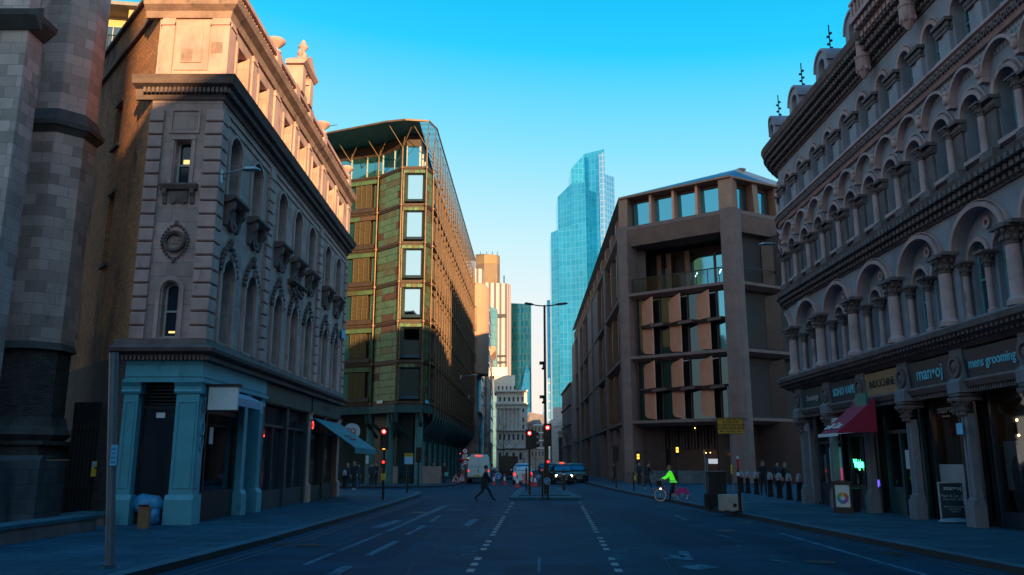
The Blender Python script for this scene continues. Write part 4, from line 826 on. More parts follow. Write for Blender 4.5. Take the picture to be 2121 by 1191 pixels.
# terrace
t = MB(); t.fq(FD, [(0, 16.5, -4.5), (DL+3, 16.5, -4.5), (DL+3, 21, -4.5), (0, 21, -4.5)]); t.fq(FD, [(.3, 20.95, -5), (DL, 20.95, -5), (DL, 20.95, -.4), (.3, 20.95, -.4)]); t.fq(FD, [(.5, 16.5, -4.5), (.5, 16.5, -1), (.5, 21, -1), (.5, 21, -4.5)]); t.fq(FD, [(.3, 16.52, -4.6), (DL, 16.52, -4.6), (DL, 16.52, -.4), (.3, 16.52, -.4)]); t.build('terrace_lining', mat('terrace_dark', (.045, .03, .028), .7, 0, .2, 1), OB)
for a, b in ((4.9, 6.95), (7.15, 9.1)):
    f = MB(); f.fbox(FD, a-.12, a, 16.55, 20.2, -4.2, -4.0); f.fbox(FD, b, b+.1, 16.55, 20.2, -4.2, -4.0); o = f.build('window', M['fin_dark'], OB)
    pn = MB(); pn.fq(FD, [(a, 16.55, -4.1), (b, 16.55, -4.1), (b, 19.7 if a > 6 else 20.1, -4.1), ((a+b)/2, 19.95 if a > 6 else 20.1, -4.1), (a, 20.1 if a > 6 else 19.6, -4.1)]); pn.build('pane', M['sky_glass'] if False else M['blue_glass'], o)
    MB().tube([FD.P(a+.25, 18.2, -4.05), FD.P(a+.45, 18.55, -4.03)], .03, 5).build('strip_light', M['tube_light'], OB)
f = MB()
for s in (1.6, 2.6, 4.4): f.fbox(FD, s, s+.45, 16.55, 20.6, -4.3, -3.6)
f.build('terrace_fin', M['fin_deep'], OB)
t = MB(); t.fq(FD, [(2.15, 16.55, -4.2), (2.4, 16.55, -4.2), (2.4, 19.4, -4.2), (2.15, 19.4, -4.2)]); t.build('terrace_glass', M['blue_glass'], OB)
r_ = MB(); r_.fbox(FD, .8, DL-.9, 17.72, 17.8, -.15, -.05); r_.fbox(FRt, 1.0, 8, 17.72, 17.8, -.15, -.05)
for k in range(9): r_.fbox(FD, .9+k*1.0, .95+k*1.0, 16.5, 17.72, -.13, -.07)
o = r_.build('railing', M['black_metal'], OB); t = MB(); t.fq(FD, [(.8, 16.55, -.1), (DL-.9, 16.55, -.1), (DL-.9, 17.7, -.1), (.8, 17.7, -.1)]); t.build('rail_panel', M['rail_glass'], o)
# attic storey and roof
za, zb = 22.65, 25.3
t = MB(); t.fbox(FD, .2, DL, za, zb, -1.3, -1.2); t.build('attic_back', M['fin_dark'], OB)
for k in range(4):
    a = .75+k*2.2; b = a+2.0; pn = MB(); pn.fq(FD, [(a, za, -1.0), (b, za, -1.0), (b, zb-.2, -1.0), (a, zb-.2, -1.0)]); f = MB(); f.fbox(FD, a, b, zb-.25, zb-.1, -1.1, -.9); f.fbox(FD, a, b, za, za+.08, -1.1, -.9); o = f.build('window', M['fin_dark'], OB); pn.build('pane', M['blue_glass'], o)
for s, wd, n1 in ((-.25, .9, .15), (2.7, .22, -.1), (4.9, .22, -.1), (7.1, .22, -.1), (DL-.95, 1.2, .1)):
    f = MB(); f.prof(FD, [(-1.2, za), (n1, za), (n1-.15, zb+.15), (-1.2, zb+.15)], s, s+wd); f.build('attic_fin', M['fin_bronze'] if wd < .5 else mat('fin_mid', (.36, .17, .11), .5, .3, .2, 1.5) if 'fin_mid' not in M else M['fin_mid'], OB)
for k in range(5):
    a = .9+k*2.6; pn = MB(); pn.fq(FRt, [(a, za, -.9), (a+1.5, za, -.9), (a+1.5, zb-.3, -.9), (a, zb-.3, -.9)]); f = MB(); f.fbox(FRt, a, a+1.5, zb-.3, zb-.1, -1, -.8); f.fbox(FRt, a+1.5, a+2.6, za, zb, -1.0, -.85); o = f.build('window', M['fin_dark'], OB); pn.build('pane', M['blue_glass'], o)
    f = MB(); f.prof(FRt, [(-1.2, za), (.0, za), (-.15, zb+.15), (-1.2, zb+.15)], a+1.9, a+2.5); f.build('attic_fin', M['fin_mid'], OB)
t = MB(); t.prof(FD, [(-1.5, zb-.05), (.15, zb+.1), (.15, zb+.28), (-1.5, zb+.3)], -.2, DL+.1); t.prof(FRt, [(-1.5, zb-.05), (.15, zb+.1), (.15, zb+.28), (-1.5, zb+.3)], 0, FRt.len); t.build('eaves', M['fin_mid'], OB)
A, B_, C_, D_ = FD.P(-.2, zb+.3, .1), FD.P(DL, zb+.3, .1), FRt.P(FRt.len, zb+.3, .1), FLt.P(0, zb+.3, .1)
rp1, rp2, rp3 = FD.P(1.5, zb+1.6, -4), FD.P(DL-.3, zb+2.0, -3.5), FRt.P(FRt.len, zb+1.5, -4)
t = MB(); t.add([A, B_, rp2, rp1, C_, rp3, D_, (16, 150, zb+2)], [(0, 1, 2, 3), (1, 4, 5, 2), (0, 3, 7, 6), (3, 2, 5, 7)]); t.build('roof', M['roof_blue'], OB)
t = MB()
for k in range(6): t.ball(FD.P(1.5+k*1.7, zb+1.55+k*.08, -3.8), (.5, .5, .12), 8, 4)
t.build('roof_vent', M['roof_blue'], OB)
# flank along the street
Lf = FLt.len; S = lambda Y: Lf*(150-Y)/78.0
t = MB(); t.fbox(FLt, S(150), Lf-.9, .1, 25.2, -2.2, -1.1); t.build('core', M['fin_dark'], OB)
for (ya, yb, n1) in ((97, 113, .1), (86.8, 88.6, .2), (128, 133, .2), (121, 122.5, .15), (104.5, 105.5, .25), (140, 150, .2)):
    c = MB(); c.fbox(FLt, S(yb), S(ya), .1, 22.4, -1.1, n1); c.build('stone_column', M['sandstone'], OB)
t = MB()
for z in ZB: t.prof(FLt, [(-1.1, z-.5), (-.3, z-.5), (.2, z-.1), (.2, z+.15), (-1.1, z+.2)], 0, Lf-.9)
t.build('stone_beam', M['sandstone'], OB)
for k in range(14):
    Y = 75+k*5.2
    for i in range(4):
        z0 = ZB[i]+.3 if i < 3 else 22.8; z1 = (ZB+[25.3])[i+1]-.6
        f = MB(); s = S(Y); f.prof(FLt, [(-1.1, z0), (-.05, z0+.2), (.08, z0+.5), (.08, z1-.5), (-.05, z1-.1), (-1.1, z1)], s-1.6, s-1.2); f.build('flank_fin', M['fin_deep'] if i < 3 else M['fin_mid'], OB)
t = MB()
for i in range(3): t.fq(FLt, [(0, ZB[i], -1.08), (Lf-.9, ZB[i], -1.08), (Lf-.9, ZB[i+1], -1.08), (0, ZB[i+1], -1.08)])
t.build('flank_glazing', M['office_glass'], OB)
t = MB(); t.fq(FLt, [(S(82), 16.7, -.35), (S(75), 16.7, -.35), (S(75), 21.6, -.35), (S(82), 21.6, -.35)]); t.build('sky_pane', M['blue_glass'], OB)
for k in range(12): MB().fbox(FLt, S(77+k*6), S(76.3+k*6), .1, 4.9, -1.1, .1).build('ground_pier', M['sandstone'], OB)
# ground floor front, right face interior
t = MB(); t.fbox(FD, -1.0, DL+4, .1, 5, -3.6, -3.4); t.fbox(FLt, Lf-7, Lf-1.05, .1, 5, -3.4, -1.2); t.fq(FD, [(0, 5.0, -4), (DL, 5.0, -4), (DL, 5.0, -.3), (0, 5.0, -.3)]); t.fq(FRt, [(0, 5.0, -4), (FRt.len, 5.0, -4), (FRt.len, 5.0, -.3), (0, 5.0, -.3)]); t.fbox(FRt, .5, FRt.len, .1, 5, -3.6, -3.4); t.build('ground_floor_wall', M['fin_dark'], OB)
t = MB()
for k in range(26): t.fbox(FD, 1.6+k*.3, 1.7+k*.3, 2.9, 4.9, -3.4, -3.25+.1*(k % 3))
t.build('curtain_fins', mat('curtain_fin', (.13, .09, .08), .6, .2, .4, 2), OB)
t = MB(); t.fbox(FD, 1.5, DL-2, .1, 1.15, -1.4, -.9); t.build('granite_bench', M['plinth_stone'], OB)
t = MB()
for i in range(3): t.fq(FRt, [(.8, ZB[i], -1.0), (FRt.len, ZB[i], -1.0), (FRt.len, ZB[i+1], -1.0), (.8, ZB[i+1], -1.0)])

t.build('side_glazing', M['terrace_dark'], OB)
for z0, z1 in ((ZB[0], ZB[1]), (ZB[1], ZB[2]), (ZB[2], 21)):
    for k in (1, 3, 5):
        f = MB(); a = 1.6+k*2.6; f.add([FRt.P(a, z0+.4, -.9), FRt.P(a+.9, z0+.2, 0), FRt.P(a+.9, z1-.5, 0), FRt.P(a, z1-.8, -.9)], [(0, 1, 2, 3)]); f.build('fin_panel', M['fin_dark'], OB)
MB().fbox(FD, 5.9, 7.6, 1.7, 2.1, -3.3, -3.2).build('lit_sign', mat('lobby_sign', (.3, .3, .32), .5, emit=(.6, .65, .75), es=.35), OB)
for s, z in ((5.8, 2.6), (6.2, 2.62), (7.6, 2.6), (8.2, 2.5), (4.9, 4.7), (6.9, 4.75)): MB().ball(FD.P(s, z, -3.0), .035, 6, 4).build('ceiling_light', M['warm_bulb'], OB)

# ================================================================== arcaded stone building on the right
class Arc:
    R_ = 2.2; cx = 14.6; cy = 36.0
    def P(f, s, z, n):
        r = f.R_
        if s >= 0: return (12.4-n, 36-s, z)
        ph = -s/r
        if ph <= math.pi/2: return (f.cx-(r+n)*math.cos(ph), f.cy+(r+n)*math.sin(ph), z)
        return (f.cx+(-s-r*math.pi/2), f.cy+r+n, z)
AF = Arc()
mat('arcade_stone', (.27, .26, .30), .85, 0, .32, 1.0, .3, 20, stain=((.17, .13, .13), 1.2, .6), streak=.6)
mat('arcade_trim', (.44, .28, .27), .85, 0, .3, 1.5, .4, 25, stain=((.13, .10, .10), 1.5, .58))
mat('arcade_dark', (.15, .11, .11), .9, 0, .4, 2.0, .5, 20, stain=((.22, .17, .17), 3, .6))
mat('shaded_shop_stone', (.17, .165, .19), .85, 0, .3, 2, .3, 15, stain=((.10, .10, .11), 2, .55), streak=.4); mat('lattice_tile', (.17, .17, .2), .8, 0, .3, 2, .2, 10, brick=(.16, .16, (.33, .32, .34), (.13, .13, .16), .022))  # pillar stone at street level: the shade there is put into its darker colour
AB = thing('arcaded_stone_building', 'ornate grey stone building on the right with rows of arched windows and shops below', 'building', (14, 25, 0))
SA, SB_, STP = -5.0, 27.2, .35
SE = 26.4
aw_ = MB(); tw = MB()
# L1 double arched bays (3.2), L2/L3 arches (1.6)
PIT = 1.6
bays2 = [(.2+PIT*k) for k in range(-3, 17)]      # pier positions
lv2, lv3 = MB(), MB()
for i in range(len(bays2)-1):
    a, b = bays2[i], bays2[i+1]; c = (a+b)/2
    aw_.cell(AF, a, b, 9.2, 12.5, c-.47, c+.47, 9.75, 11.0, .5, .45)
    aw_.cell(AF, a, b, 12.8, 15.1, c-.36, c+.36, 13.1, 14.1, .38, .4)
    win(AF, AB, c-.47, c+.47, 9.75, 11.0, .5, -.42, 'old_frame', 'window_glass', t=.06)
    win(AF, AB, c-.36, c+.36, 13.1, 14.1, .38, -.36, 'old_frame', 'window_glass', t=.05)
    t = MB(); t.ring(AF, c, 11.0, .48, .60, -.1, .10, 12, 0, 180); t.ring(AF, c, 11.0, .66, .72, -.02, .05, 12, 0, 180); t.ring(AF, c, 11.5, .70, .78, -.02, .22, 12, 8, 172, ky=1.05); t.ring(AF, c, 14.1, .38, .50, -.1, .09, 10, 0, 180); t.ring(AF, c, 14.1, .54, .58, -.02, .05, 10, 0, 180)
    t.build('arch_moulding', M['arcade_trim'], AB); t = MB(); t.prof(AF, [(0, 9.6), (.16, 9.62), (.16, 9.73), (0, 9.75)], c-.45, c+.45, STP); t.build('sill', M['arcade_trim'], AB)
def capital(m, F, s, z, h, r, n, seed=0):
    rs = random.Random(seed); m.lathe(F.P(s, z, n), [(r*1.0, 0), (r*1.15, .03), (r*1.0, .05), (r*1.1, h*.35), (r*1.5, h*.7), (r*1.85, h*.85)], 10)
    for k in range(9):
        a = 2*math.pi*k/9; x, y, zz = F.P(s, z, n)
        for (hh, rr) in ((.35, 1.35), (.72, 1.75)): m.ball((x+r*rr*math.cos(a+hh*5), y+r*rr*math.sin(a+hh*5), zz+h*hh), (r*.33, r*.33, r*.42), 5, 4)
    m.fbox(F, s-r*2, s+r*2, z+h*.85, z+h, n-r*2, n+r*2)
for i, s in enumerate(bays2[1:]):
    c = MB(); c.lathe(AF.P(s-.22, 9.55, .16), [(.15, 0), (.15, .06), (.11, .1), (.10, .14), (.092, 1.1)], 10); c.lathe(AF.P(s+.22, 9.55, .16), [(.15, 0), (.15, .06), (.11, .1), (.10, .14), (.092, 1.1)], 10) if False else None
    c.sm = True; c.build('column', M['arcade_trim'], AB)
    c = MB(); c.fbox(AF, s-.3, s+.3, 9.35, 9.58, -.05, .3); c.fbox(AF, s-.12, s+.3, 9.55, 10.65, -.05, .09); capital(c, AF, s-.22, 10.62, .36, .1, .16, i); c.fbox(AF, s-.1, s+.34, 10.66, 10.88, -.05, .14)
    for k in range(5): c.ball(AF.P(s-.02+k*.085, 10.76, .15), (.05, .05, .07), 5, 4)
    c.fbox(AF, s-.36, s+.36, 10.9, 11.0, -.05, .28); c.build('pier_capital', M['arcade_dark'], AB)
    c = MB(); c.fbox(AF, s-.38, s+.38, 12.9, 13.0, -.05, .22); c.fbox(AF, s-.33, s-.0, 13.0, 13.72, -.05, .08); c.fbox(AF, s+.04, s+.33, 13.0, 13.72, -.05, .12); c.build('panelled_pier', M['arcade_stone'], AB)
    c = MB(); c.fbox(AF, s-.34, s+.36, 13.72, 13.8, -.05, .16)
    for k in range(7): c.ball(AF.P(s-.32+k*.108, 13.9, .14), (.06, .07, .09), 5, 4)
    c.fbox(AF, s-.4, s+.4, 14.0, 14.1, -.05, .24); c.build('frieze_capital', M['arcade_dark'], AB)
    c = MB(); c.ball(AF.P(s, 11.72, .24), (.1, .1, .14), 8, 6); c.fbox(AF, s-.1, s+.1, 11.45, 11.6, 0, .22); c.ball(AF.P(s, 11.9, .2), (.12, .12, .1), 6, 4); c.build('carved_head', M['arcade_trim'], AB)
lt = MB(); s = SA
while s < SE:
    lt.fq(AF, [(s, 12.02, .012), (min(s+STP, SE), 12.02, .012), (min(s+STP, SE), 12.45, .012), (s, 12.45, .012)]); s += STP
lt.build('lattice_frieze', M['lattice_tile'], AB)
# L1
for k in range(-1, 9):
    a = .2+.4+3.2*k-.0; a = .6-3.2*0+3.2*k; b = a+3.2
    if b > SE+1: break
    aw_.cell(AF, a, b, 5.3, 8.7, a+.42, b-.42, 5.62, 7.45, .98, .28, K=14)
    n_ = -.28; m1 = (a+b)/2
    for (p, q) in ((a+.42, m1), (m1, b-.42)):
        c = (p+q)/2
        # recessed inner wall clipped to the big arch height: only up to 8.43
        aw_.cell(AF, p, q, 5.62, 8.5, c-.42, c+.42, 5.7, 7.25, .45, .25, n=n_)
        win(AF, AB, c-.42, c+.42, 5.7, 7.25, .45, n_-.22, 'old_frame', 'window_glass', t=.06, bars=('h', 'v') if False else ('h',))
        t = MB(); t.ring(AF, c, 7.25, .43, .55, n_-.02, n_+.08, 12, 0, 180); t.build('arch_moulding', M['arcade_trim'], AB)
    t = MB(); t.ring(AF, m1, 7.45, 1.18, 1.33, -.02, .16, 20, 0, 180, ky=.83); t.ring(AF, m1, 7.45, 1.38, 1.42, -.02, .1, 20, 0, 180, ky=.83); t.build('arch_moulding', M['arcade_trim'], AB); t = MB(); t.ring(AF, m1, 8.05, .08, .17, n_, n_+.08, 12); t.build('small_roundel', M['arcade_trim'], AB)
    c = MB()
    c.lathe(AF.P(m1, 5.62, n_+.16), [(.13, 0), (.13, .08), (.09, .12), (.085, 1.2)], 10); c.lathe(AF.P(a+.5, 5.62, n_+.16), [(.13, 0), (.13, .08), (.09, .12), (.085, 1.2)], 10)
    c.sm = True; c.build('colonette', M['arcade_trim'], AB)
    c = MB(); capital(c, AF, m1, 6.82, .4, .095, n_+.16, k); capital(c, AF, a+.5, 6.82, .4, .095, n_+.16, k+9); c.fbox(AF, m1-.22, m1+.22, 7.2, 7.27, n_-.05, n_+.4); c.build('colonette_capital', M['arcade_dark'], AB)
    c = MB(); c.lathe(AF.P(a, 5.5, .18), [(.27, 0), (.27, .12), (.2, .2), (.18, .24), (.165, 1.5)], 14); c.sm = True; c.build('column', M['arcade_trim'], AB)
    c = MB(); capital(c, AF, a, 7.0, .48, .17, .18, k+20); c.fbox(AF, a-.45, a+.45, 7.46, 7.56, -.05, .42); c.build('pier_capital', M['arcade_dark'], AB)
aw_.build('wall', M['arcade_stone'], AB)
# cornices
def cornice(nm, pr, mt, rows=()):
    c = MB(); c.prof(AF, pr, SA, SE, STP)
    for (z0, z1, n0, n1, pitch, wd) in rows: dentils(c, AF, SA, SE, z0, z1, n0, n1, pitch, wd)
    c.build(nm, M[mt], AB)
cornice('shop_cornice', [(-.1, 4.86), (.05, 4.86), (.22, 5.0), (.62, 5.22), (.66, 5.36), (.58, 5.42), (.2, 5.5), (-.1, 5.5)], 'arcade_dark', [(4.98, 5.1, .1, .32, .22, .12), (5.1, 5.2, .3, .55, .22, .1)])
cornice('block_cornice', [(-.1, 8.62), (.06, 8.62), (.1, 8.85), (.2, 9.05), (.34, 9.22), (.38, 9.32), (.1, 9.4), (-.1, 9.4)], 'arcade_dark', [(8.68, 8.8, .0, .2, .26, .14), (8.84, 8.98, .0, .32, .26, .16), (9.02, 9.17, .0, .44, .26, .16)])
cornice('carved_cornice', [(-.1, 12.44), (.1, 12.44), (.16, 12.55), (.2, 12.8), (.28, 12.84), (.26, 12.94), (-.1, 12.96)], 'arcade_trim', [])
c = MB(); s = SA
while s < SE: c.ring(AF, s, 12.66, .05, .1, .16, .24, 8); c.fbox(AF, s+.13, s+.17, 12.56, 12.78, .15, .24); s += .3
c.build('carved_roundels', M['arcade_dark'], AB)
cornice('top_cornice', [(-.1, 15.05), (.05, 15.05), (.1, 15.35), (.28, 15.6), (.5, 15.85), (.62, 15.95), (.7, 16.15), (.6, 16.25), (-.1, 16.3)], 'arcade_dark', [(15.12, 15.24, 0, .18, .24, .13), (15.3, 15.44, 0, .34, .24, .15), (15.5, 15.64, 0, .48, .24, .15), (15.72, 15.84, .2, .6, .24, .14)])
c = MB(); c.prof(AF, [(-.9, 16.2), (.35, 16.2), (.35, 16.45), (.1, 16.5), (-.1, 16.9), (-.9, 16.95)], SA, 10.2, STP); c.build('gutter_parapet', M['lead'], AB)
for k, s in enumerate((-.2, 3.0, 6.2, 9.2)):
    c = MB(); c.cell(AF, s-.62, s+.62, 16.35, 16.5, s-.3, s+.3, 16.4, 16.45, 0, .3, n=.2)
    c.fbox(AF, s-.62, s-.3, 16.4, 17.05, -.8, .22); c.fbox(AF, s+.3, s+.62, 16.4, 17.05, -.8, .22); c.ring(AF, s, 17.05, .3, .62, -.8, .22, 12, 0, 180); c.ring(AF, s, 17.05, .6, .7, -.8, .28, 12, 0, 180); c.fbox(AF, s-.3, s+.3, 16.4, 17.3, -.7, -.15)
    o = c.build('dormer', M['arcade_stone'], AB); t = MB(); x, y, z = AF.P(s, 17.7, -.2); t.tube([(x, y, z), (x, y, z+1.15)], .025, 5)
    for j in range(5): t.ball((x+.06*(-1)**j, y, z+.15+j*.16), (.07, .07, .05), 6, 4)
    t.build('finial', M['black_metal'], o)
# tall storey over the nearer part, with balconies and pendant columns
t = MB()
for k in range(6):
    a = 10.2+3.2*k; b = min(a+3.2, SE+.0)
    if b-a < 2.5: break
    c = (a+b)/2; t.cell(AF, a, b, 16.2, 20.8, c-.95, c+.95, 16.9, 18.7, .95, .7, n=.1); pass
    win(AF, AB, c-.95, c+.95, 16.9, 18.7, .95, -.5, 'old_frame', 'window_glass', t=.08, bars=('h', 'v'))
    m_ = MB(); m_.ring(AF, c, 18.7, .97, 1.1, -.3, .25, 14, 0, 180); m_.ring(AF, c, 18.7, 1.15, 1.3, .05, .2, 14, 0, 180); m_.build('arch_moulding', M['arcade_trim'], AB)
    bl_ = MB(); bl_.fbox(AF, a+.45, b-.45, 16.3, 16.45, 0, .95); bl_.fbox(AF, a+.45, b-.45, 16.95, 17.05, .8, .95)
    for j in range(9): bl_.fbox(AF, a+.5+j*.26, a+.58+j*.26, 16.45, 16.95, .84, .92)
    for r_ in range(4): 
        for j in range(8): bl_.fbox(AF, a+.5+j*.28, a+.68+j*.28, 15.35+r_*.24, 15.53+r_*.24, 0, .25+r_*.2)
    bl_.build('balcony', M['arcade_trim'], AB)
    pc = MB()
    x = a; pc.lathe(AF.P(x, 14.55, .42), [(.03, 0), (.1, .1), (.2, .3), (.24, .5), (.24, .72), (.27, .75), (.27, .8), (.19, .85), (.17, 3.4), (.3, 3.6), (.3, 3.75), (.17, 3.9), (.17, 6.2)], 12)
    for j in range(8): aa = 2*math.pi*j/8; xx, yy, zz = AF.P(x, 14.9, .42); pc.ball((xx+.2*math.cos(aa), yy+.2*math.sin(aa), zz), (.07, .07, .1), 5, 4)
    pc.fbox(AF, x-.25, x+.25, 16.2, 20.8, -.1, .3); pc.build('pendant_column', M['arcade_trim'], AB)
t.build('upper_wall', M['arcade_stone'], AB)
rb = MB(); rb.prism([(12.6, 36), (13.3, 37.6), (14.6, 38), (28, 38), (28, 9.6), (12.6, 9.6)], 15.2, 17.0); rb.prism([(13.2, 25.7), (28, 25.7), (28, 9.6), (13.2, 9.6)], 17, 20.9); rb.build('roof', M['slate'], AB)
rb = MB(); rb.prism([(13.6, 35), (14.6, 36.8), (28, 36.8), (28, 9.7), (13.6, 9.7)], 5.4, 15.2); rb.build('core', M['dark_interior'], AB)
# far return wall for the rounded end already swept; ground floor
ps = [.6+3.2*k for k in range(0, 8)]
units = ['plain', 'vape', 'cafe', 'grooming', 'grooming2', 'plain2', 'plain3', 'plain4']
for i, s in enumerate([-2.6]+ps):
    p = MB(); r = random.Random(i)
    p.fbox(AF, s-.23, s+.23, .12, .7, -.12, .22); p.fbox(AF, s-.2, s+.2, .7, .82, -.12, .18); p.build('pillar_base', M['shaded_shop_stone'], AB)
    p = MB(); p.fbox(AF, s-.14, s+.14, .82, 3.1, -.12, .07); p.lathe(AF.P(s-.08, .82, .07), [(.10, 0), (.07, .08), (.06, 2.25)], 8); p.lathe(AF.P(s+.08, .82, .07), [(.10, 0), (.07, .08), (.06, 2.25)], 8); p.build('pillar', M['shaded_shop_stone'], AB)
    p = MB(); capital(p, AF, s-.1, 3.05, .42, .09, .14, i); capital(p, AF, s+.1, 3.05, .42, .09, .14, i); p.fbox(AF, s-.3, s+.3, 3.45, 3.54, -.3, .34); p.fbox(AF, s-.27, s+.27, 3.57, 3.64, -.3, .3); p.build('pillar_capital', M['arcade_dark'], AB)
    p = MB(); p.prof(AF, [(-.3, 3.66), (.3, 3.66), (.3, 3.95), (.16, 4.1), (.14, 4.86), (-.3, 4.86)], s-.33, s+.33); p.build('console', M['shaded_shop_stone'], AB)
    p = MB(); p.ring(AF, s, 4.38, .2, .3, .12, .24, 18); p.ball(AF.P(s, 4.38, .16), (.1, .15, .15), 8, 5)
    for j in range(8): p.ball(AF.P(s+.13*math.cos(j*.785), 4.38+.13*math.sin(j*.785), .17), (.05, .05, .05), 5, 4)
    p.build('roundel', M['arcade_dark'], AB)
mat('shop_black', (.012, .02, .03), .35, 0, .2, 2); mat('shop_teal', (.01, .06, .07), .35, 0, .2, 2); mat('sign_navy', (.012, .03, .05), .4, 0, .1, 2); mat('sign_tan', (.34, .20, .11), .6, 0, .2, 3)
sgn = {0: ('Sweetings', 'shop_teal', 'grey_letters', .33, 1), 1: ('SOHO VAPE', 'sign_navy', 'cyan_letters', .40, .92), 2: ('INDOCHINE', 'sign_tan', 'black_ink', .36, .95), 3: ('man\u2022oj', 'sign_navy', 'cyan_letters', .55, 1), 4: ('mens grooming', 'sign_navy', 'cyan_letters', .37, .92)}
for i in range(7):
    a, b = ps[i]+.34, ps[i]+3.2-.34
    s_ = MB(); s_.prof(AF, [(-.2, 4.02), (.06, 4.02), (.12, 4.78), (-.2, 4.84)], a, b)
    o = s_.build('shop_sign', M[sgn[i][1]] if i in sgn else M['sign_navy'], AB)
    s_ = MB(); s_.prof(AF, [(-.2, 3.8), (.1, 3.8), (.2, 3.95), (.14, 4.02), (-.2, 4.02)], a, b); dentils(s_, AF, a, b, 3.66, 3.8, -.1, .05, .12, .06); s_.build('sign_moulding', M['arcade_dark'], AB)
    if i in sgn:
        tx, _, cm, sz, wd = sgn[i]
        txf = Arc(); text(tx, sz, txf, (a+b)/2, 4.39, .10, M[cm], o, bold=.004 if i != 1 else .012, width=wd)
    fr_ = MB(); gz = MB()
    n0 = -.55
    fr_.fbox(AF, a-.05, a+.08, .12, 3.8, n0, n0+.12); fr_.fbox(AF, b-.08, b+.05, .12, 3.8, n0, n0+.12); fr_.fbox(AF, a, b, 3.68, 3.8, n0, n0+.12)
    if i != 2: fr_.fbox(AF, a, b, .12, .55 if i > 2 else 1.0, n0, n0+.1)
    if i in (3, 4): fr_.fbox(AF, a+1.55, a+1.63, .5, 3.7, n0+.01, n0+.1)
    if i in (0, 1): fr_.fbox(AF, a, b, 2.75 if i else 2.55, 2.85 if i else 2.65, n0+.01, n0+.12); [fr_.fbox(AF, a+q, a+q+.06, 1.0, 2.7, n0+.01, n0+.09) for q in ((.85, 1.6) if i == 0 else (1.15,))]
    if i == 2: fr_.fbox(AF, a, b, 2.75, 2.87, n0, n0+.12); fr_.fbox(AF, a, a+1.0, .12, 1.0, n0, n0+.1); fr_.fbox(AF, a+1.0, a+1.1, .12, 2.75, n0, n0+.12)
    fr_.build('shopfront_frame', M['shop_black'] if i != 2 else M['shop_teal'], AB)
    gz.fq(AF, [(a, .2, n0+.03), (b, .2, n0+.03), (b, 3.7, n0+.03), (a, 3.7, n0+.03)]); gz.build('shop_window', M['shop_glass'] if i < 5 else M['dark_glass'], AB)
    rm = MB(); D = -3.6
    rm.fq(AF, [(a-.2, .14, D), (b+.2, .14, D), (b+.2, 3.9, D), (a-.2, 3.9, D)]); rm.fq(AF, [(a-.2, .14, n0), (b+.2, .14, n0), (b+.2, .14, D), (a-.2, .14, D)]); rm.fq(AF, [(a-.2, 3.9, n0), (b+.2, 3.9, n0), (b+.2, 3.9, D), (a-.2, 3.9, D)])
    for q in (a-.2, b+.2): rm.fq(AF, [(q, .14, n0), (q, .14, D), (q, 3.9, D), (q, 3.9, n0)])
    rm.build('shop_interior', M['dark_interior'], AB)
t = MB(); t.fbox(AF, -5, ps[0]-.3, 3.7, 4.9, -.6, 0); t.fbox(AF, -5, -2.9, .1, 3.7, -.4, -.2)
for k in range(8): t.fbox(AF, -2.3+k*.33, -2.3+(k+1)*.33, .1, 3.7, -.5, -.35)
t.build('corner_wall', M['arcade_stone'], AB)
U = lambda i: ps[i]+.34
# unit 1 fish bar display / unit 2 neon shop / unit 4 barber
mat('display_cyan', (.10, .30, .36), .5, emit=(.1, .5, .6), es=.10); mat('display_pink', (.4, .08, .2), .5, emit=(.9, .1, .3), es=.25); mat('cream_wall', (.42, .36, .26), .8, emit=(1, .75, .4), es=.05); mat('tile_wall', (.45, .35, .28), .5, 0, .1, 3, brick=(.2, .1, (.2, .17, .15), (.40, .31, .25), .01))
mat('window_film', (.30, .27, .28), .7)
a = U(0); t = MB(); t.fbox(AF, a+.15, a+1.5, 1.05, 2.4, -.8, -.75); t.build('display_board', M['display_cyan'], AB); t = MB(); t.fbox(AF, a+1.0, a+1.9, 1.05, 1.6, -.74, -.7); t.fbox(AF, a+1.1, a+1.4, 2.1, 2.15, -.74, -.7); t.build('display_board', M['display_pink'], AB)
a = U(1); t = MB(); t.fbox(AF, a+.2, a+2.4, .8, 2.7, -2.6, -2.5); t.build('back_wall', M['cream_wall'], AB); t = MB(); t.fbox(AF, a+1.3, a+2.1, 2.1, 2.5, -2.4, -2.35); t.fbox(AF, a+1.5, a+1.9, .8, 1.9, -1.6, -1.4); t.build('shop_shelf', M['black_paint'], AB)
text('Vape', .42, AF, a+.75, 1.75, -.44, M['green_neon'], AB, 'green_neon_sign', bold=.012); t = MB(); t.fbox(AF, a+1.75, a+2.25, .95, 1.2, -.45, -.43); o = t.build('violet_screen', M['violet_neon'], AB)
t = MB(); t.fbox(AF, a-.1, a+1.9, 2.85, 3.45, .05, .12); o = t.build('white_sign_board', M['white_sign'], AB); t = MB(); t.ring(AF, a+1.2, 3.15, .17, .21, .12, .135, 16); o2 = t.build('round_emblem', M['black_ink'], o); text('V', .22, AF, a+1.2, 3.15, .122, M['black_ink'], o, 'emblem_letter')
t = MB(); t.fbox(AF, a+.2, a+1.1, 3.5, 3.66, -.45, -.42); t.build('poster', M['display_pink'], AB); MB().disc(AF, a+2.3, 3.5, .3, -.3, -.27, 12).build('orange_disc', M['yellow_sign'], AB)
a = U(2)
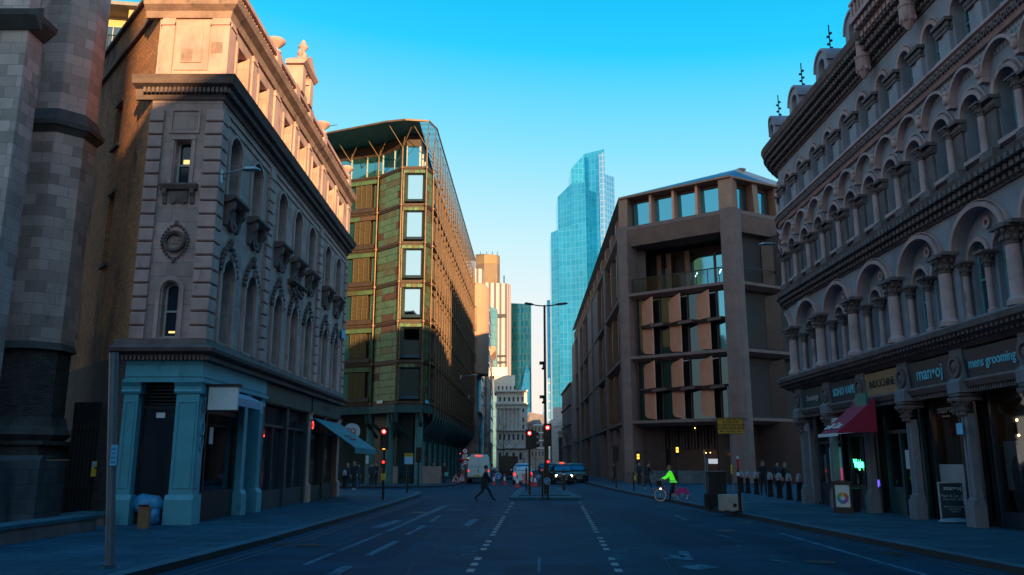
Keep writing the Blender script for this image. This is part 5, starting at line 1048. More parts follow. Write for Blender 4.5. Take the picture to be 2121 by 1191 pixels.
aw = MB(); aw.add([AF.P(a-.4, 3.9, .3), AF.P(a+1.1, 3.9, .3), AF.P(a+.9, 2.75, 1.6), AF.P(a-.6, 2.75, 1.6)], [(0, 1, 2, 3)]); aw.add([AF.P(a-.4, 3.85, .3), AF.P(a+1.1, 3.85, .3), AF.P(a+.9, 2.7, 1.6), AF.P(a-.6, 2.7, 1.6)], [(0, 1, 2, 3)]); aw.add([AF.P(a+1.1, 3.9, .3), AF.P(a+1.1, 2.8, .3), AF.P(a+.9, 2.75, 1.6)], [(0, 1, 2)])
o = aw.build('red_awning', mat('awning_red', (.27, .006, .035), .8, 0, .15, 4), AB); MB().fbox(AF, a-.65, a+.95, 2.66, 2.76, 1.56, 1.64).build('awning_bar', M['white_sign'], AB)
class Slope:
    def P(f, s, z, n):   # text plane lying on the awning
        k = (z)/1.7; return AF.P(a+.12+s, 2.75+k*1.15+n, 1.6-k*1.3+n)
text('a & Ces', .42, Slope(), 0, .35, .03, M['white_paint'], o, shear=.3)
t = MB(); t.fbox(AF, a+.15, a+1.0, 3.45, 4.1, .5, .56); t.build('hanging_board', mat('board_green', (.01, .17, .13), .5, 0, .1, 3), AB)
t = MB(); t.fbox(AF, a+1.7, a+2.4, .12, .9, -.42, -.35); t.build('brown_panel', M['sign_tan'], AB); t = MB(); t.fbox(AF, a+1.2, a+1.5, 1.6, 2.2, -.5, -.49); t.build('menu', M['white_sign'], AB)
a = U(3); text('man\u2022oj', .34, AF, a+.8, 3.35, -.5, M['grey_letters'], AB, 'window_lettering'); text('barbershop', .09, AF, a+.8, 3.15, -.5, M['grey_letters'], AB, 'window_lettering')
t = MB(); t.fbox(AF, a+.1, a+.9, 1.6, 2.75, -1.4, -1.3); t.build('tiled_wall', M['tile_wall'], AB); t = MB(); t.fbox(AF, a+1.0, a+1.75, 1.9, 2.5, -2.4, -2.3); t.build('mirror_wall', M['warm_room'] if False else mat('warm_wall', (.4, .2, .1), .8, emit=(1, .45, .15), es=.12), AB)
t = MB(); t.fq(AF, [(a+.1, .6, -.5), (a+1.5, .6, -.5), (a+1.5, 1.75, -.5), (a+.1, 1.75, -.5)]); t.fq(AF, [(a+1.65, 1.0, -.5), (a+2.4, 1.0, -.5), (a+2.4, 1.75, -.5), (a+1.65, 1.75, -.5)]); t.build('window_film', M['window_film'], AB)
rs = random.Random(2)
for (ss, zz) in ((.6, 2.72), (.72, 2.55), (.95, 3.0), (1.05, 3.1), (2.3, 2.6), (2.1, 3.2), (3.4+.1, 2.5), (3.5, 2.9), (4.4, 3.0)): MB().ball(AF.P(a+ss, zz, -.95), .034, 6, 5).build('pendant_bulb', M['warm_bulb'], AB)
t = MB(); t.fbox(AF, ps[4]-.2, ps[4]+.1, 2.55, 2.85, .21, .225); t.build('pillar_notice', M['sky_sign'], AB)
a = U(4); t = MB(); t.fbox(AF, a+.15, a+1.5, 1.1, 2.35, -.62, -.6); o = t.build('window_poster', mat('poster_grey', (.16, .2, .23), .6, 0, .3, 2), AB)
t = MB(); q = -.598; t.fprism(AF, [(a+.45, 1.1), (a+1.15, 1.1), (a+1.2, 1.7), (a+1.05, 1.95), (a+.88, 2.02), (a+.88, 2.08), (a+.93, 2.18), (a+.88, 2.3), (a+.76, 2.3), (a+.7, 2.18), (a+.74, 2.06), (a+.72, 2.0), (a+.5, 1.92), (a+.38, 1.65)], q, q+.004); t.build('suited_figure', M['black_ink'], o)
t = MB(); t.fprism(AF, [(a+.76, 1.75), (a+.86, 1.75), (a+.9, 2.0), (a+.72, 2.0)], q+.005, q+.008); t.build('shirt_front', M['grey_letters'], o)
MB().fbox(AF, 6.1, 6.9, 8.28, 8.5, .02, .06).build('street_nameplate', M['sky_sign'], AB) if False else MB().fbox(AF, 1.2, 2.2, 8.42, 8.6, .03, .07).build('street_nameplate', M['sky_sign'], AB)
xx, zz = at(1675, 485, 33.5)
wall_lamp(AF, 1.6, 10.9, 1.7, 'pale street lamp arm fixed high on the arcaded building near its rounded end')

# unseen blocks added out of view, placed and sized to shade the street
def unseen_block(nm, label, x0, x1, y0, y1, h, face):
    t = thing(nm, label, 'building', ((x0+x1)/2, (y0+y1)/2, 0)); b = MB(); b.box(x0, x1, y0, y1, 0, h); b.build('wall', M['arcade_stone'], t)
    fx = x0 if face < 0 else x1
    for z in range(3, int(h)-2, 5):
        y = y1-4
        while y > max(y0+1, y1-60): n = MB(); n.box(fx-.06, fx+.06, y, y+1.8, z, z+2.8); n.build('window', M['dark_glass'], t); y -= 4.5; c = MB(); c.box(x0-.5, x1+.5, y0-.0, y1+.0, h-.6, h+.02); c.build('cornice', M['arcade_dark'], t)
unseen_block('shade_terrace', 'unseen stone terrace added behind the viewpoint on the right for its shadow', 12.4, 28, -40, 8.5, 22.3, -1)  # added; height set so its shadow line meets the left building's main cornice
unseen_block('shade_terrace', 'lower unseen terrace added farther behind the viewpoint on the right for its shadow', 16, 28, -110, -40.2, 22, -1)
unseen_block('shade_tower', 'narrow unseen tower added behind the viewpoint on the right to shade the church', 9.0, 15.3, -60, -44, 31, -1)  # added to keep the church turret out of the sun
unseen_block('shade_terrace', 'unseen stone terrace added behind the viewpoint on the left to darken the street', -30, -11, -90, 6, 17, 1)  # added to cut skylight in the street and to fill reflections
unseen_block('shade_office_block', 'tall unseen block added behind the arcaded building to shade the sandstone offices', 28.5, 62, -4, 25, 34, -1)  # added to keep the sun off the sandstone front
# ================================================================== distant city
def tower(par, name, m, facets, depth, base=0.0, parts_mat=None):
    for (x0, y0, Ya, x1, y1, Yb) in facets:
        A = at(x0, y0, Ya); B = at(x1, y1, Yb); t = MB(); Wd = math.hypot(B[0]-A[0], Yb-Ya)
        V = [(A[0], Ya, base), (B[0], Yb, base), (B[0], Yb, B[1]), (A[0], Ya, A[1]), (A[0]+(A[0]*depth/Ya if 0 else 0), Ya+depth, base), (B[0], Yb+depth, base), (B[0], Yb+depth, B[1]), (A[0], Ya+depth, A[1])]
        u0 = A[0]; t.add(V[:4], [(0, 1, 2, 3)], [(0, base), (Wd, base), (Wd, B[1]), (0, A[1])])
        t.add(V, [(1, 5, 6, 2), (4, 0, 3, 7), (3, 2, 6, 7), (5, 4, 7, 6)], [(v[1], v[2]) for v in V]); t.build(name, M[m], par)
def curtain(nm, c1, c2, line, bw, bh, gap, met=.9, rough=.08, var=.1):
    m = mat(nm, c1, rough, met, var, .02, brick=(bw, bh, line, c2, gap)); return m
curtain('curtain_cyan', (.05, .44, .60), (.09, .52, .68), (.16, .56, .68), 3.0, 4.6, .3, .95, .12, .2)
curtain('curtain_pale', (.18, .48, .68), (.24, .54, .72), (.62, .68, .72), 3.0, 4.6, .45, .9, .15, .1)
curtain('curtain_dark', (.015, .22, .42), (.03, .32, .55), (.08, .28, .42), 2.6, 4.0, .35, .8, .12, .2)
curtain('curtain_green', (.20, .50, .46), (.45, .62, .42), (.20, .36, .34), 1.7, 2.6, .16, .75, .15, .2)
curtain('curtain_white', (.45, .58, .60), (.5, .62, .62), (.45, .5, .5), 2.2, 3, .14, .6, .3, .1)
mat('ribbed_pink', (.60, .46, .42), .8, 0, .06, .1, brick=(3.1, 400, (.16, .12, .16), (.58, .44, .40), .75))
mat('brown_cladding', (.19, .125, .08), .6, .2, .2, .1, brick=(7, 5.5, (.20, .12, .06), (.34, .2, .09), .25))
mat('striped_stone', (.46, .27, .20), .85, 0, .15, .5, brick=(60, 1.1, (.25, .12, .1), (.25, .10, .09), .02))
mat('far_stone', (.84, .70, .63), .85, 0, .12, .3, brick=(1.6, .8, (.6, .5, .45), (.78, .65, .58), .04)); mat('far_dark', (.06, .06, .07), .8)
T = thing('glass_skyscraper', 'tall stepped cyan glass skyscraper rising highest on the skyline', 'skyscraper', (at(1200, 900, 620)[0], 640, 0))
tower(T, 'glass_facet', 'curtain_cyan', [(1141, 482, 625, 1157, 475, 618), (1155, 408, 616, 1183, 380, 606), (1182.5, 350, 605, 1210, 319, 605.5), (1209, 319, 611, 1251, 309, 604)], 28)
tower(T, 'glass_facet', 'curtain_cyan', [(1156.5, 474, 606, 1212, 470, 600), (1182, 380, 603, 1212, 378, 597)], 28)
tower(T, 'pale_facet', 'curtain_pale', [(1251, 360, 603, 1272, 366, 612), (1240, 320, 601, 1252, 314, 600)], 28)
t = MB(); A = at(1140, 620, 627); t.box(A[0]-2.5, A[0], 630, 650, 0, A[1]); t.build('dark_edge', M['curtain_dark'], T)
T = thing('ribbed_tower', 'peach coloured ribbed concrete tower with a brown rooftop block', 'skyscraper', (at(1029, 900, 450)[0], 460, 0))
tower(T, 'ribbed_facade', 'ribbed_pink', [(1003, 585, 452, 1050, 587, 450), (1050, 587, 450, 1058.5, 590, 458), (978, 556, 456, 1001, 557, 455)], 20)
tower(T, 'rooftop_block', 'brown_cladding', [(985, 527, 470, 1003, 526, 466), (1003, 526, 466, 1030, 528, 466), (1030, 528, 466, 1035, 530, 472)], 10)
t = MB()
for px in (995, 1008, 1020, 1030): a = at(px, 528, 468); t.tube([(a[0], 468, a[1]), (a[0], 468, a[1]+2)], .15, 4)
a = at(1044, 585, 455); t.tube([(a[0], 455, a[1]-1), (a[0], 455, a[1]+4)], .3, 4); t.build('aerials', M['black_metal'], T)
t = MB()
for z0, z1 in ((650, 657), (735, 739), (748, 752)): a = at(1030, z0, 449.5); b = at(1049, z1, 449.5); t.box(a[0], b[0], 449.6, 450.4, b[1], a[1])
t.build('plant_floor_band', M['far_dark'], T)
T = thing('dark_glass_tower', 'dark teal glass tower right of the ribbed tower', 'skyscraper', (at(1080, 900, 480)[0], 490, 0))
tower(T, 'glass_facade', 'curtain_dark', [(1058, 628, 482, 1082, 629, 478), (1082, 629, 478, 1100, 632, 476)], 22)
t = MB(); a = at(1062, 755, 474); b = at(1098, 890, 474); t.fprism(W, [(a[0], b[1]), (b[0], b[1]), (b[0], a[1]-4), (a[0]+8, a[1])], -474.8, -473.8); t.build('lower_facade', M['curtain_green'] if False else M['curtain_dark'], T)
T = thing('green_glass_building', 'pale green glass office block in front of the ribbed tower', 'building', (at(1010, 900, 300)[0], 300, 0))
tower(T, 'glass_facade', 'curtain_green', [(1005, 632, 296, 1030, 640, 305)], 12); tower(T, 'pale_facade', 'curtain_white', [(980, 629, 300, 1005, 632, 296)], 12)
T = thing('curved_glass_building', 'slim pale glass building with a curved top seen beside the skyscraper', 'building', (at(1133, 900, 420)[0], 420, 0))
a = at(1126, 900, 420); b = at(1139.5, 782, 420); t = MB(); t.fprism(W, [(a[0], 0), (b[0], 0), (b[0], b[1]), ((b[0]*2+a[0])/3, b[1]-.5), ((a[0]*2+b[0])/3, b[1]-6), (a[0], b[1]-18)], -436, -420); t.build('glass_facade', M['curtain_pale'], T)
# striped building down the left side
PB = thing('striped_stone_building', 'pink and buff striped stone building beyond the bronze one', 'building', (-8, 140, 0))
F = Fr(-4.95, 114, 90)
t = MB(); t.fbox(F, 0, 36, 0, 23.5, -14, 0)
t.prism([(-4.65-3+3*math.sin(R(a)), 150+3*math.cos(R(a))-3) for a in range(0, 91, 15)]+[(-15, 147), (-15, 150)], 0, 23.4) if False else None
t.build('striped_wall', M['striped_stone'], PB)
t = MB(); cxp, cyp = -6.3, 117.0
t.lathe((cxp, cyp, 0), [(3.0, 14), (3.0, 26.5), (2.6, 27)], 24); t.sm = True; t.build('rounded_tower', mat('pink_render', (.52, .25, .16), .8, 0, .12, .5), PB)
t = MB(); t.fbox(F, 38, 90, 0, 26, -14, .3); t.build('striped_wall', M['striped_stone'], PB)
for (s0, s1, z0, z1) in ((6, 15, 9, 26.5), (16.5, 20, 3, 20), (44, 60, 18, 33), (62, 80, 6, 17)):
    t = MB(); t.fbox(F, s0, s1, z0, z1, -6, .45); o = t.build('glazed_bay', M['curtain_dark'], PB); g = MB()
    z = z0+2.5
    while z < z1: g.fbox(F, s0, s1, z, z+.25, .45, .55); z += 2.6
    g.build('transom', M['far_stone'], o)
for k in range(9):
    for j in range(4): t = MB(); t.fbox(F, 22+k*1.7, 22.9+k*1.7, 3+j*4.6, 5.4+j*4.6, .0, .05); t.build('window', M['dark_glass'], PB)
t = MB(); t.prof(F, [(-3, 24), (.4, 24), (1.4, 25.2), (1.4, 26), (.5, 26.1), (-3, 26.2)], 60, 72); t.build('curved_canopy', M['pink_render'], PB)
# colonnaded bank
KB_ = thing('colonnaded_bank', 'white stone bank with a row of tall columns closing the left end of the street', 'building', (-1, 180, 0))
YK = 176.0; xa, xb = at(1028, 900, YK)[0], at(1092, 900, YK)[0]; zt = at(1060, 808, YK)[1]; F = Fr(xa, YK, 0); Wk = xb-xa
z_ = lambda py: at(1060, py, YK)[1]
t = MB(); t.fbox(F, 0, Wk, 0, z_(812), -14, -.6); t.fbox(F, 0, Wk, 0, z_(932), -.6, .0); t.fbox(F, 0, Wk, z_(926), z_(890), -.6, 0); t.fbox(F, Wk-1.6, Wk, z_(890), z_(845), -.6, .05); t.fbox(F, 0, .35, z_(890), z_(845), -.6, .05); t.build('wall', M['far_stone'], KB_)
t = MB(); t.prof(F, [(-.6, z_(846)), (.1, z_(846)), (.15, z_(840)), (.6, z_(838)), (.6, z_(835)), (-.6, z_(835))], -.2, Wk+.3); t.prof(F, [(-.6, z_(812)), (.3, z_(811)), (.3, z_(808)), (-.6, z_(808))], -.1, Wk+.2); t.prof(F, [(-.1, z_(893)), (.5, z_(892)), (.5, z_(889)), (-.1, z_(889))], -.1, Wk+.2); t.prof(F, [(-.1, z_(930)), (.4, z_(929)), (.4, z_(926)), (-.1, z_(926))], 0, Wk+.1); t.build('cornice', mat('far_cornice', (.85, .73, .67), .8), KB_)
for k in range(6): t = MB(); t.lathe(F.P(.75+k*.84, z_(889), -.2), [(.26, 0), (.22, .3), (.19, 4.2), (.28, 4.55)], 10); t.sm = True; t.build('column', M['far_cornice'], KB_)
for k in range(6):
    for (pa, pb) in ((831, 822), (911, 899)): t = MB(); t.fbox(F, .55+k*.96, .95+k*.96, z_(pa), z_(pb), -.62 if pa < 850 else -.05, -.58 if pa < 850 else .02); t.build('window', M['far_dark'], KB_)
for k in range(4): t = MB(); t.pane(F, .5+k*1.45, 1.05+k*1.45, z_(952), z_(940), .3, .01); t.build('arched_window', M['far_dark'], KB_)
for py in (870, 850, 885): t = MB(); t.fbox(F, Wk-1.0, Wk-.65, z_(py+4), z_(py-5), 0, .07); t.build('window', M['far_dark'], KB_)
t = MB(); t.fbox(F, -.5, at(1067, 800, YK)[0]-xa, z_(812), z_(776), -10, -1.5); t.fbox(F, -1, at(1050, 800, YK)[0]-xa, z_(776), z_(758), -9, -2.5); t.build('attic', M['far_stone'], KB_)
for k in range(5): t = MB(); t.fbox(F, .3+k*.85, .6+k*.85, z_(806), z_(798), -1.5, -1.45); t.build('window', M['far_dark'], KB_)
# mansard building, portico and dark terrace
MBd = thing('mansard_building', 'small brown stone building with a domed corner and steep roof near the far crossing', 'building', (3, 215, 0))
YM = 212; F = Fr(at(1090, 900, YM)[0], YM, 0); zm = lambda py: at(1110, py, YM)[1]; Wm = at(1136, 900, YM)[0]-at(1090, 900, YM)[0]
t = MB(); t.fbox(F, 0, Wm, 0, zm(878), -10, 0); t.build('wall', mat('far_brown', (.38, .29, .24), .8, 0, .2, .5, brick=(1.2, .6, (.28, .2, .17), (.33, .25, .2), .03)), MBd)
t = MB(); t.add([F.P(0, zm(878), 0), F.P(Wm, zm(878), 0), F.P(Wm-1, zm(858), -2.5), F.P(.6, zm(852), -2.5)], [(0, 1, 2, 3)]); t.lathe(F.P(1.0, zm(880), .1), [(.9, 0), (.9, 1.3), (.7, 2.0), (.3, 2.5), (.05, 3.2)], 12); t.build('roof', M['slate'] if False else mat('far_roof', (.22, .17, .16), .8, 0, .2, 1), MBd)
for k in range(6):
    for j, py in enumerate((890, 905, 921, 940)): t = MB(); t.fbox(F, .5+k*.88, .85+k*.88, zm(py+4), zm(py-5), 0, .03); t.build('window', M['far_dark'], MBd)
t = MB(); [t.prof(F, [(0, zm(q)), (.3, zm(q-1)), (0, zm(q-2.5))], 0, Wm) for q in (882, 898, 914, 930)]; t.build('string_course', M['far_cornice'], MBd)
PO = thing('portico_building', 'grey classical building with a pediment on columns beside the far end of the street', 'building', (12, 190, 0))
YP = 186; F = Fr(at(1143, 900, YP)[0], YP, 0); zp = lambda py: at(1160, py, YP)[1]; X = lambda px: at(px, 900, YP)[0]-at(1143, 900, YP)[0]
t = MB(); t.fbox(F, 0, X(1183), 0, zp(868), -12, -1.2); t.fbox(F, X(1170), X(1184), 0, zp(833), -12, -1.0); t.fbox(F, X(1150), X(1170), zp(868), zp(842), -9, -2); t.fbox(F, X(1143), X(1152), 0, zp(880), -6, .1); t.build('wall', M['far_stone'], PO)
t = MB(); t.fprism(F, [(X(1146), zp(884)), (X(1182), zp(882)), (X(1165), zp(868))], -1.2, .3); t.fbox(F, X(1147), X(1182), zp(893), zp(884), -1.2, .15); t.build('pediment', M['far_cornice'], PO)
for px in (1154, 1169, 1178): t = MB(); t.lathe(F.P(X(px), 0, -.2), [(.42, 0), (.36, 1.0), (.31, zp(896)-.3), (.45, zp(893))], 10); t.build('column', M['far_cornice'], PO)
t = MB(); t.fbox(F, X(1158), X(1166), 2, zp(905), -1.2, -1.15); t.build('window', M['far_dark'], PO)
DT = thing('dark_terrace', 'dark stone terrace at the far right of the street beyond the sandstone offices', 'building', (13, 168, 0))
t = MB(); t.box(11.0, 22, 154, 182, 0, 16.5); t.build('wall', mat('far_dark_stone', (.13, .10, .10), .85, 0, .3, .5), DT); t = MB(); t.add([(11.0, 154, 16.5), (11.0, 182, 16.5), (13.5, 182, 19.5), (13.5, 154, 19.5)], [(0, 1, 2, 3)]); t.build('roof', M['slate'], DT)
for k in range(8):
    for j in range(4): t = MB(); t.box(10.95, 11.02, 155+k*3.3, 156.4+k*3.3, 2+j*3.7, 4.4+j*3.7); t.build('window', M['far_dark'], DT)
t = MB(); [t.box(10.7, 11, 154, 182, z, z+.3) for z in (5, 8.8, 12.4, 16.2)]; t.build('string_course', M['far_dark_stone'], DT)

# ================================================================== traffic island, lights, posts
isl = [(-.15, 41.6), (0, 41.2), (3.3, 41.2), (3.45, 41.6), (3.25, 57.5), (2.9, 58.6), (.9, 58.6), (.55, 57.5)]
t = MB(); t.prism(isl, 0, .13); tag(t.build('traffic_island', M['kerbstone']), kind='structure')
t = MB(); t.prism([(.35, 43), (2.95, 43), (2.85, 57), (.95, 57)], .13, .17); tag(t.build('island_paving', M['paving']), kind='structure')
def signal(label, px, py_base, top_py, base_z=.12, grp='traffic signals', ped=True, Hc=.95, tall=None, face=0, lit=True, flip=0):
    x, y = gp(px, py_base, base_z); zt = at(px, top_py, y)[1]
    s = thing('traffic_light', label, 'traffic light', (x, y, base_z), 0, grp)
    t = MB(); t.tube([(x, y, base_z), (x, y, zt-.1)], .06, 10); t.build('pole', M['black_metal'], s)
    F = Fr(x, y-.02, face); t = MB(); h = Hc; t.fbox(F, -.15, .15, zt-h, zt, .05, .28); t.fbox(F, -.2, .2, zt-h-.04, zt+.04, .03, .06)
    if flip: t.box(x+.05, x+.38, y, y+.3, zt-h, zt-.02); [t.tube([(x+.3, y+.15, zt-.18-k*.3), (x+.5, y+.15, zt-.18-k*.3)], .1, 8) for k in range(3)]
    o = t.build('signal_head', M['black_metal'], s)
    for k, c in enumerate(('red_lamp', 'black_paint', 'black_paint')):
        zc = zt-.17-k*.3
        v = MB(); v.ring(F, 0, zc, .105, .125, .28, .44, 12, 0, 180); v.build('visor', M['black_metal'], o)
        l = MB(); l.disc(F, 0, zc, .10, .28, .295, 14); l.build('lens', M[c if lit or k else 'black_paint'], o)
        if k == 0 and lit: l = MB(); l.ball(F.P(0, zc, .29), (.055, .03, .055), 8, 6); l.build('bulb', M['red_lamp_core'], o)
    return s, x, y, zt
s, x, y, zt = signal('left traffic signal showing red on the left pavement by the bronze building', 793, 1035, 887)
t = MB(); t.box(x-.12, x+.12, y-.2, y, zt-2.75, zt-2.1) if False else t.box(x-.11, x+.11, y-.2, y-.05, 1.55, 1.95); o = t.build('pedestrian_signal', M['black_metal'], s); MB().disc(Fr(x, y-.2, 0), 0, 1.82, .06, .0, .02, 10).build('lens', M['red_lamp'], o); t = MB(); t.box(x-.1, x+.1, y-.2, y, 1.0, 1.3); t.build('push_button_box', M['amber_glow'] if False else M['yellow_sign'], s)
t = MB(); t.box(x-.06, x+.06, y-.22, y-.2, 2.4, 2.55); t.build('amber_figure', M['amber_glow'], s)
signal('red traffic signal at the left of the central island with side heads', 1097, 1026, 891, .13, flip=1)
s, x, y, zt = signal('red traffic signal on the central lamp post, the tallest lit one', 1135, 1032, 879, .13, Hc=1.0)
t = MB(); t.box(x-.1, x+.1, y-.2, y-.05, 1.7, 1.95); o = t.build('pedestrian_signal', M['black_metal'], s); MB().disc(Fr(x+.02, y-.2, 0), 0, 1.84, .06, .0, .02, 10).build('lens', M['red_lamp'], o)
signal('unlit traffic signal facing away by the sandstone building', 1277, 1011, 925, .12, lit=False)
signal('black traffic signal standing before the bronze building column', 866, 1009, 928, .12, lit=False)
# double arm lamp post
x, y = gp(1131, 1024, .17); zt = at(1131, 632, y)[1]
LP = thing('street_lamp', 'tall black lamp post with two opposite arms on the central island', 'street lamp', (x, y, .17))
t = MB(); t.tube([(x, y, .17), (x, y, 1.8)], .11, 10); t.tube([(x, y, 1.8), (x, y, zt)], .075, 10, .06); t.build('pole', M['black_metal'], LP)
for sgn_ in (-1, 1):
    e_ = at(1131+sgn_*45, 630, y); t = MB(); t.tube([(x, y, zt-.05), (x+sgn_*.4, y, zt-.02), (x+sgn_*.65, y, zt+.03)], .035, 6); t.build('arm', M['black_metal'], LP)
    h = MB(); X1 = x+sgn_*.6; X2 = e_[0]; h.loft([[(X1+(X2-X1)*f, y-w2, zt+.0+up), (X1+(X2-X1)*f, y+w2, zt+up), (X1+(X2-X1)*f, y+w2*.8, zt+hh+up), (X1+(X2-X1)*f, y-w2*.8, zt+hh+up)] for f, w2, hh, up in ((0, .05, .05, 0), (.2, .13, .1, 0), (.8, .15, .09, .05), (1, .08, .03, .08))]); h.build('lamp_head', M['black_metal'], LP)
t = MB()
for py, sd in ((752, -1), (822, -1)): z = at(1131, py, y)[1]; t.box(x-.3, x-.05, y-.1, y+.1, z-.08, z+.08); t.box(x-.12, x+.02, y-.1, y+.1, z-.25, z+.05); t.ball((x-.12, y, z-.3), .07, 8, 5)
t.build('camera_box', M['black_metal'], LP)
mat('dim_post', (.02, .022, .025), .5)
def arrow_pts(F, cx, cz, r, ang): 
    c, s_ = math.cos(R(ang)), math.sin(R(ang)); P = [(-.7, -.1), (.15, -.1), (.15, -.38), (.75, 0), (.15, .38), (.15, .1), (-.7, .1)]
    return [(cx+r*(p*c-q*s_), cz+r*(p*s_+q*c)) for p, q in P]
def arrow_disc(par, F, cz, r, ang, n=.06):
    t = MB(); t.disc(F, 0, cz, r, n, n+.03, 22); o = t.build('blue_disc', M['blue_sign'], par); t = MB(); t.ring(F, 0, cz, r*.9, r*1.0, n+.03, n+.036, 22); t.fprism(F, arrow_pts(F, 0, cz, r*.75, ang), n+.031, n+.038); t.build('white_arrow', M['white_sign'], o)
x, y = gp(1124, 1032, .13); KP = thing('keep_left_sign', 'short black island post carrying a blue keep left arrow, beside the tall signal', 'sign', (x, y, .13), 0, 'keep left posts')
t = MB(); t.tube([(x, y, .13), (x, y, 1.25)], .05, 8); t.build('pole', M['black_metal'], KP); arrow_disc(KP, Fr(x+.22, y, 0), at(1132, 996, y)[1], .155, 225)
x, y = gp(1168, 1016, .13); KP = thing('island_bollard', 'leaning black bollard at the right rear of the island', 'bollard', (x, y, .13)); t = MB(); t.lathe((x, y, .13), [(.09, 0), (.09, 1.1), (.1, 1.15), (.05, 1.3)], 10); t.build('post', M['black_metal'], KP); MB().lathe((x, y, 1.05), [(.095, 0), (.095, .1)], 10).build('reflective_band', M['white_sign'], KP)
for px, py, lb in ((1090, 1016, 'thin black island post left of the red no access board'), (1118, 1009, 'thin black island post with a small blue arrow disc')):
    x, y = gp(px, py, .13); KP = thing('island_post', lb, 'post', (x, y, .13)); t = MB(); t.tube([(x, y, .13), (x, y, 1.5)], .05, 8); t.build('pole', M['black_metal'], KP)
    if 'arrow' in lb: arrow_disc(KP, Fr(x-.08, y, 0), at(1118, 987, y)[1], .14, 225)
# roundel signs in the distance
def round_sign(px, py, Y, r, label, kind, pole=True, base=.0, grp='distant road signs'):
    X_, z = at(px, py, Y); s = thing('road_sign', label, 'sign', (X_, Y, base), 0, grp); F = Fr(X_, Y, 0)
    if pole: MB().tube([(X_, Y+.05, base), (X_, Y+.05, z+r)], .04, 6).build('pole', M['dim_post'], s)
    if kind == 'noentry': t = MB(); t.disc(F, 0, z, r, 0, .02, 18); o = t.build('disc', M['red_sign'], s); MB().fbox(F, -r*.7, r*.7, z-r*.17, z+r*.17, .021, .03).build('bar', M['white_paint'], o)
    else:
        t = MB(); t.disc(F, 0, z, r, 0, .02, 18); o = t.build('disc', M['white_sign'], s); MB().ring(F, 0, z, r*.8, r, .021, .03, 18).build('red_rim', M['red_sign'], o)
        t = MB(); t.fbox(F, -r*.4, r*.4, z-r*.2, z+r*.05, .021, .03); t.fbox(F, -r*.25, r*.2, z+.05*r, z+r*.3, .021, .03); t.build('car_symbol', M['black_ink'], o)
    return s, F, X_, z
s, F, X_, z = round_sign(963.5, 934, 66, .2, 'red rimmed round sign above a white plate, near the striped building', 'motor', base=.12)
t = MB(); zz = at(963, 945.5, 66)[1]; t.fbox(F, -.2, .2, zz-.17, zz+.17, 0, .02); o = t.build('white_plate', M['white_sign'], s); t = MB(); [t.fbox(F, -.15, .15, zz-.12+k*.08, zz-.09+k*.08, .021, .025) for k in range(4)]; t.build('plate_text', M['black_ink'], o)
round_sign(964.5, 957.5, 62, .17, 'lower round red rimmed sign half behind the advertising kiosk', 'motor', base=.12)
round_sign(1122.5, 973.5, 64, .14, 'small no entry sign low behind the island', 'noentry')
round_sign(1044.5, 947, 110, .22, 'tiny no entry sign in the distance left of the signal', 'noentry'); round_sign(1108.5, 951, 110, .25, 'tiny round sign beyond the signals', 'motor'); round_sign(1085, 951, 120, .25, 'tiny round sign left of the island signal', 'motor'); 
round_sign(1063, 951, 112, .18, 'tiny red sign between the far cones and the signal', 'noentry')
# yellow / blue diversion sign
x, y = gp(843, 1021, .12); zt = at(845, 939, y)[1]; zb = at(845, 961, y)[1]; DS = thing('diversion_sign', 'yellow and blue diversion sign on a black post on the left pavement', 'sign', (x, y, .12)); F = Fr(x+.05, y, 0)
t = MB(); t.tube([(x, y+.05, .12), (x, y+.05, zt-.1)], .055, 8); t.build('pole', M['black_metal'], DS)
zc = zb+(zt-zb)*.66; w2 = .235; t = MB(); t.fbox(F, -w2, w2, zc, zt, 0, .03); o = t.build('yellow_panel', M['yellow_sign'], DS); t = MB(); t.fprism(F, arrow_pts(F, .12, (zc+zt)/2, .13, 180), .031, .036); t.fbox(F, -.2, 0, zc+.05, zc+.07, .031, .036); t.fbox(F, -.2, 0, zc+.12, zc+.14, .031, .036); t.build('black_arrow', M['black_ink'], o)
t = MB(); t.fbox(F, -w2, w2, zb, zc, 0, .03); o = t.build('blue_panel', mat('panel_blue', (.25, .6, .85), .5), DS); t = MB(); [t.fbox(F, a_, a_+.1, zb+b_, zb+b_+.06, .031, .035) for a_, b_ in ((-.18, .1), (-.02, .2), (.08, .08), (-.1, .28), (.1, .3))]; t.build('map_marks', M['white_sign'], o); t = MB(); t.fbox(F, -w2, w2, zb-.02, zb, 0, .034); t.fbox(F, -w2-.015, -w2, zb-.02, zc, 0, .034); t.fbox(F, w2, w2+.015, zb-.02, zc, 0, .034); t.build('red_border', M['red_sign'], o)
# big dark round board with bracket near the left signal + bus flag post
x, y = gp(755, 1005, .12); bf = thing('bus_stop_flag', 'white flag plate on a thin post beside the pedestrians on the left', 'sign', (x, y, .12)); t = MB(); t.tube([(x, y, .12), (x, y, 2.9)], .04, 6); t.build('pole', M['dim_post'], bf); z = at(763, 952, y)[1]; t = MB(); t.box(x+.02, x+.24, y-.02, y+.02, z-.3, z+.3); t.build('flag', M['white_sign'], bf)
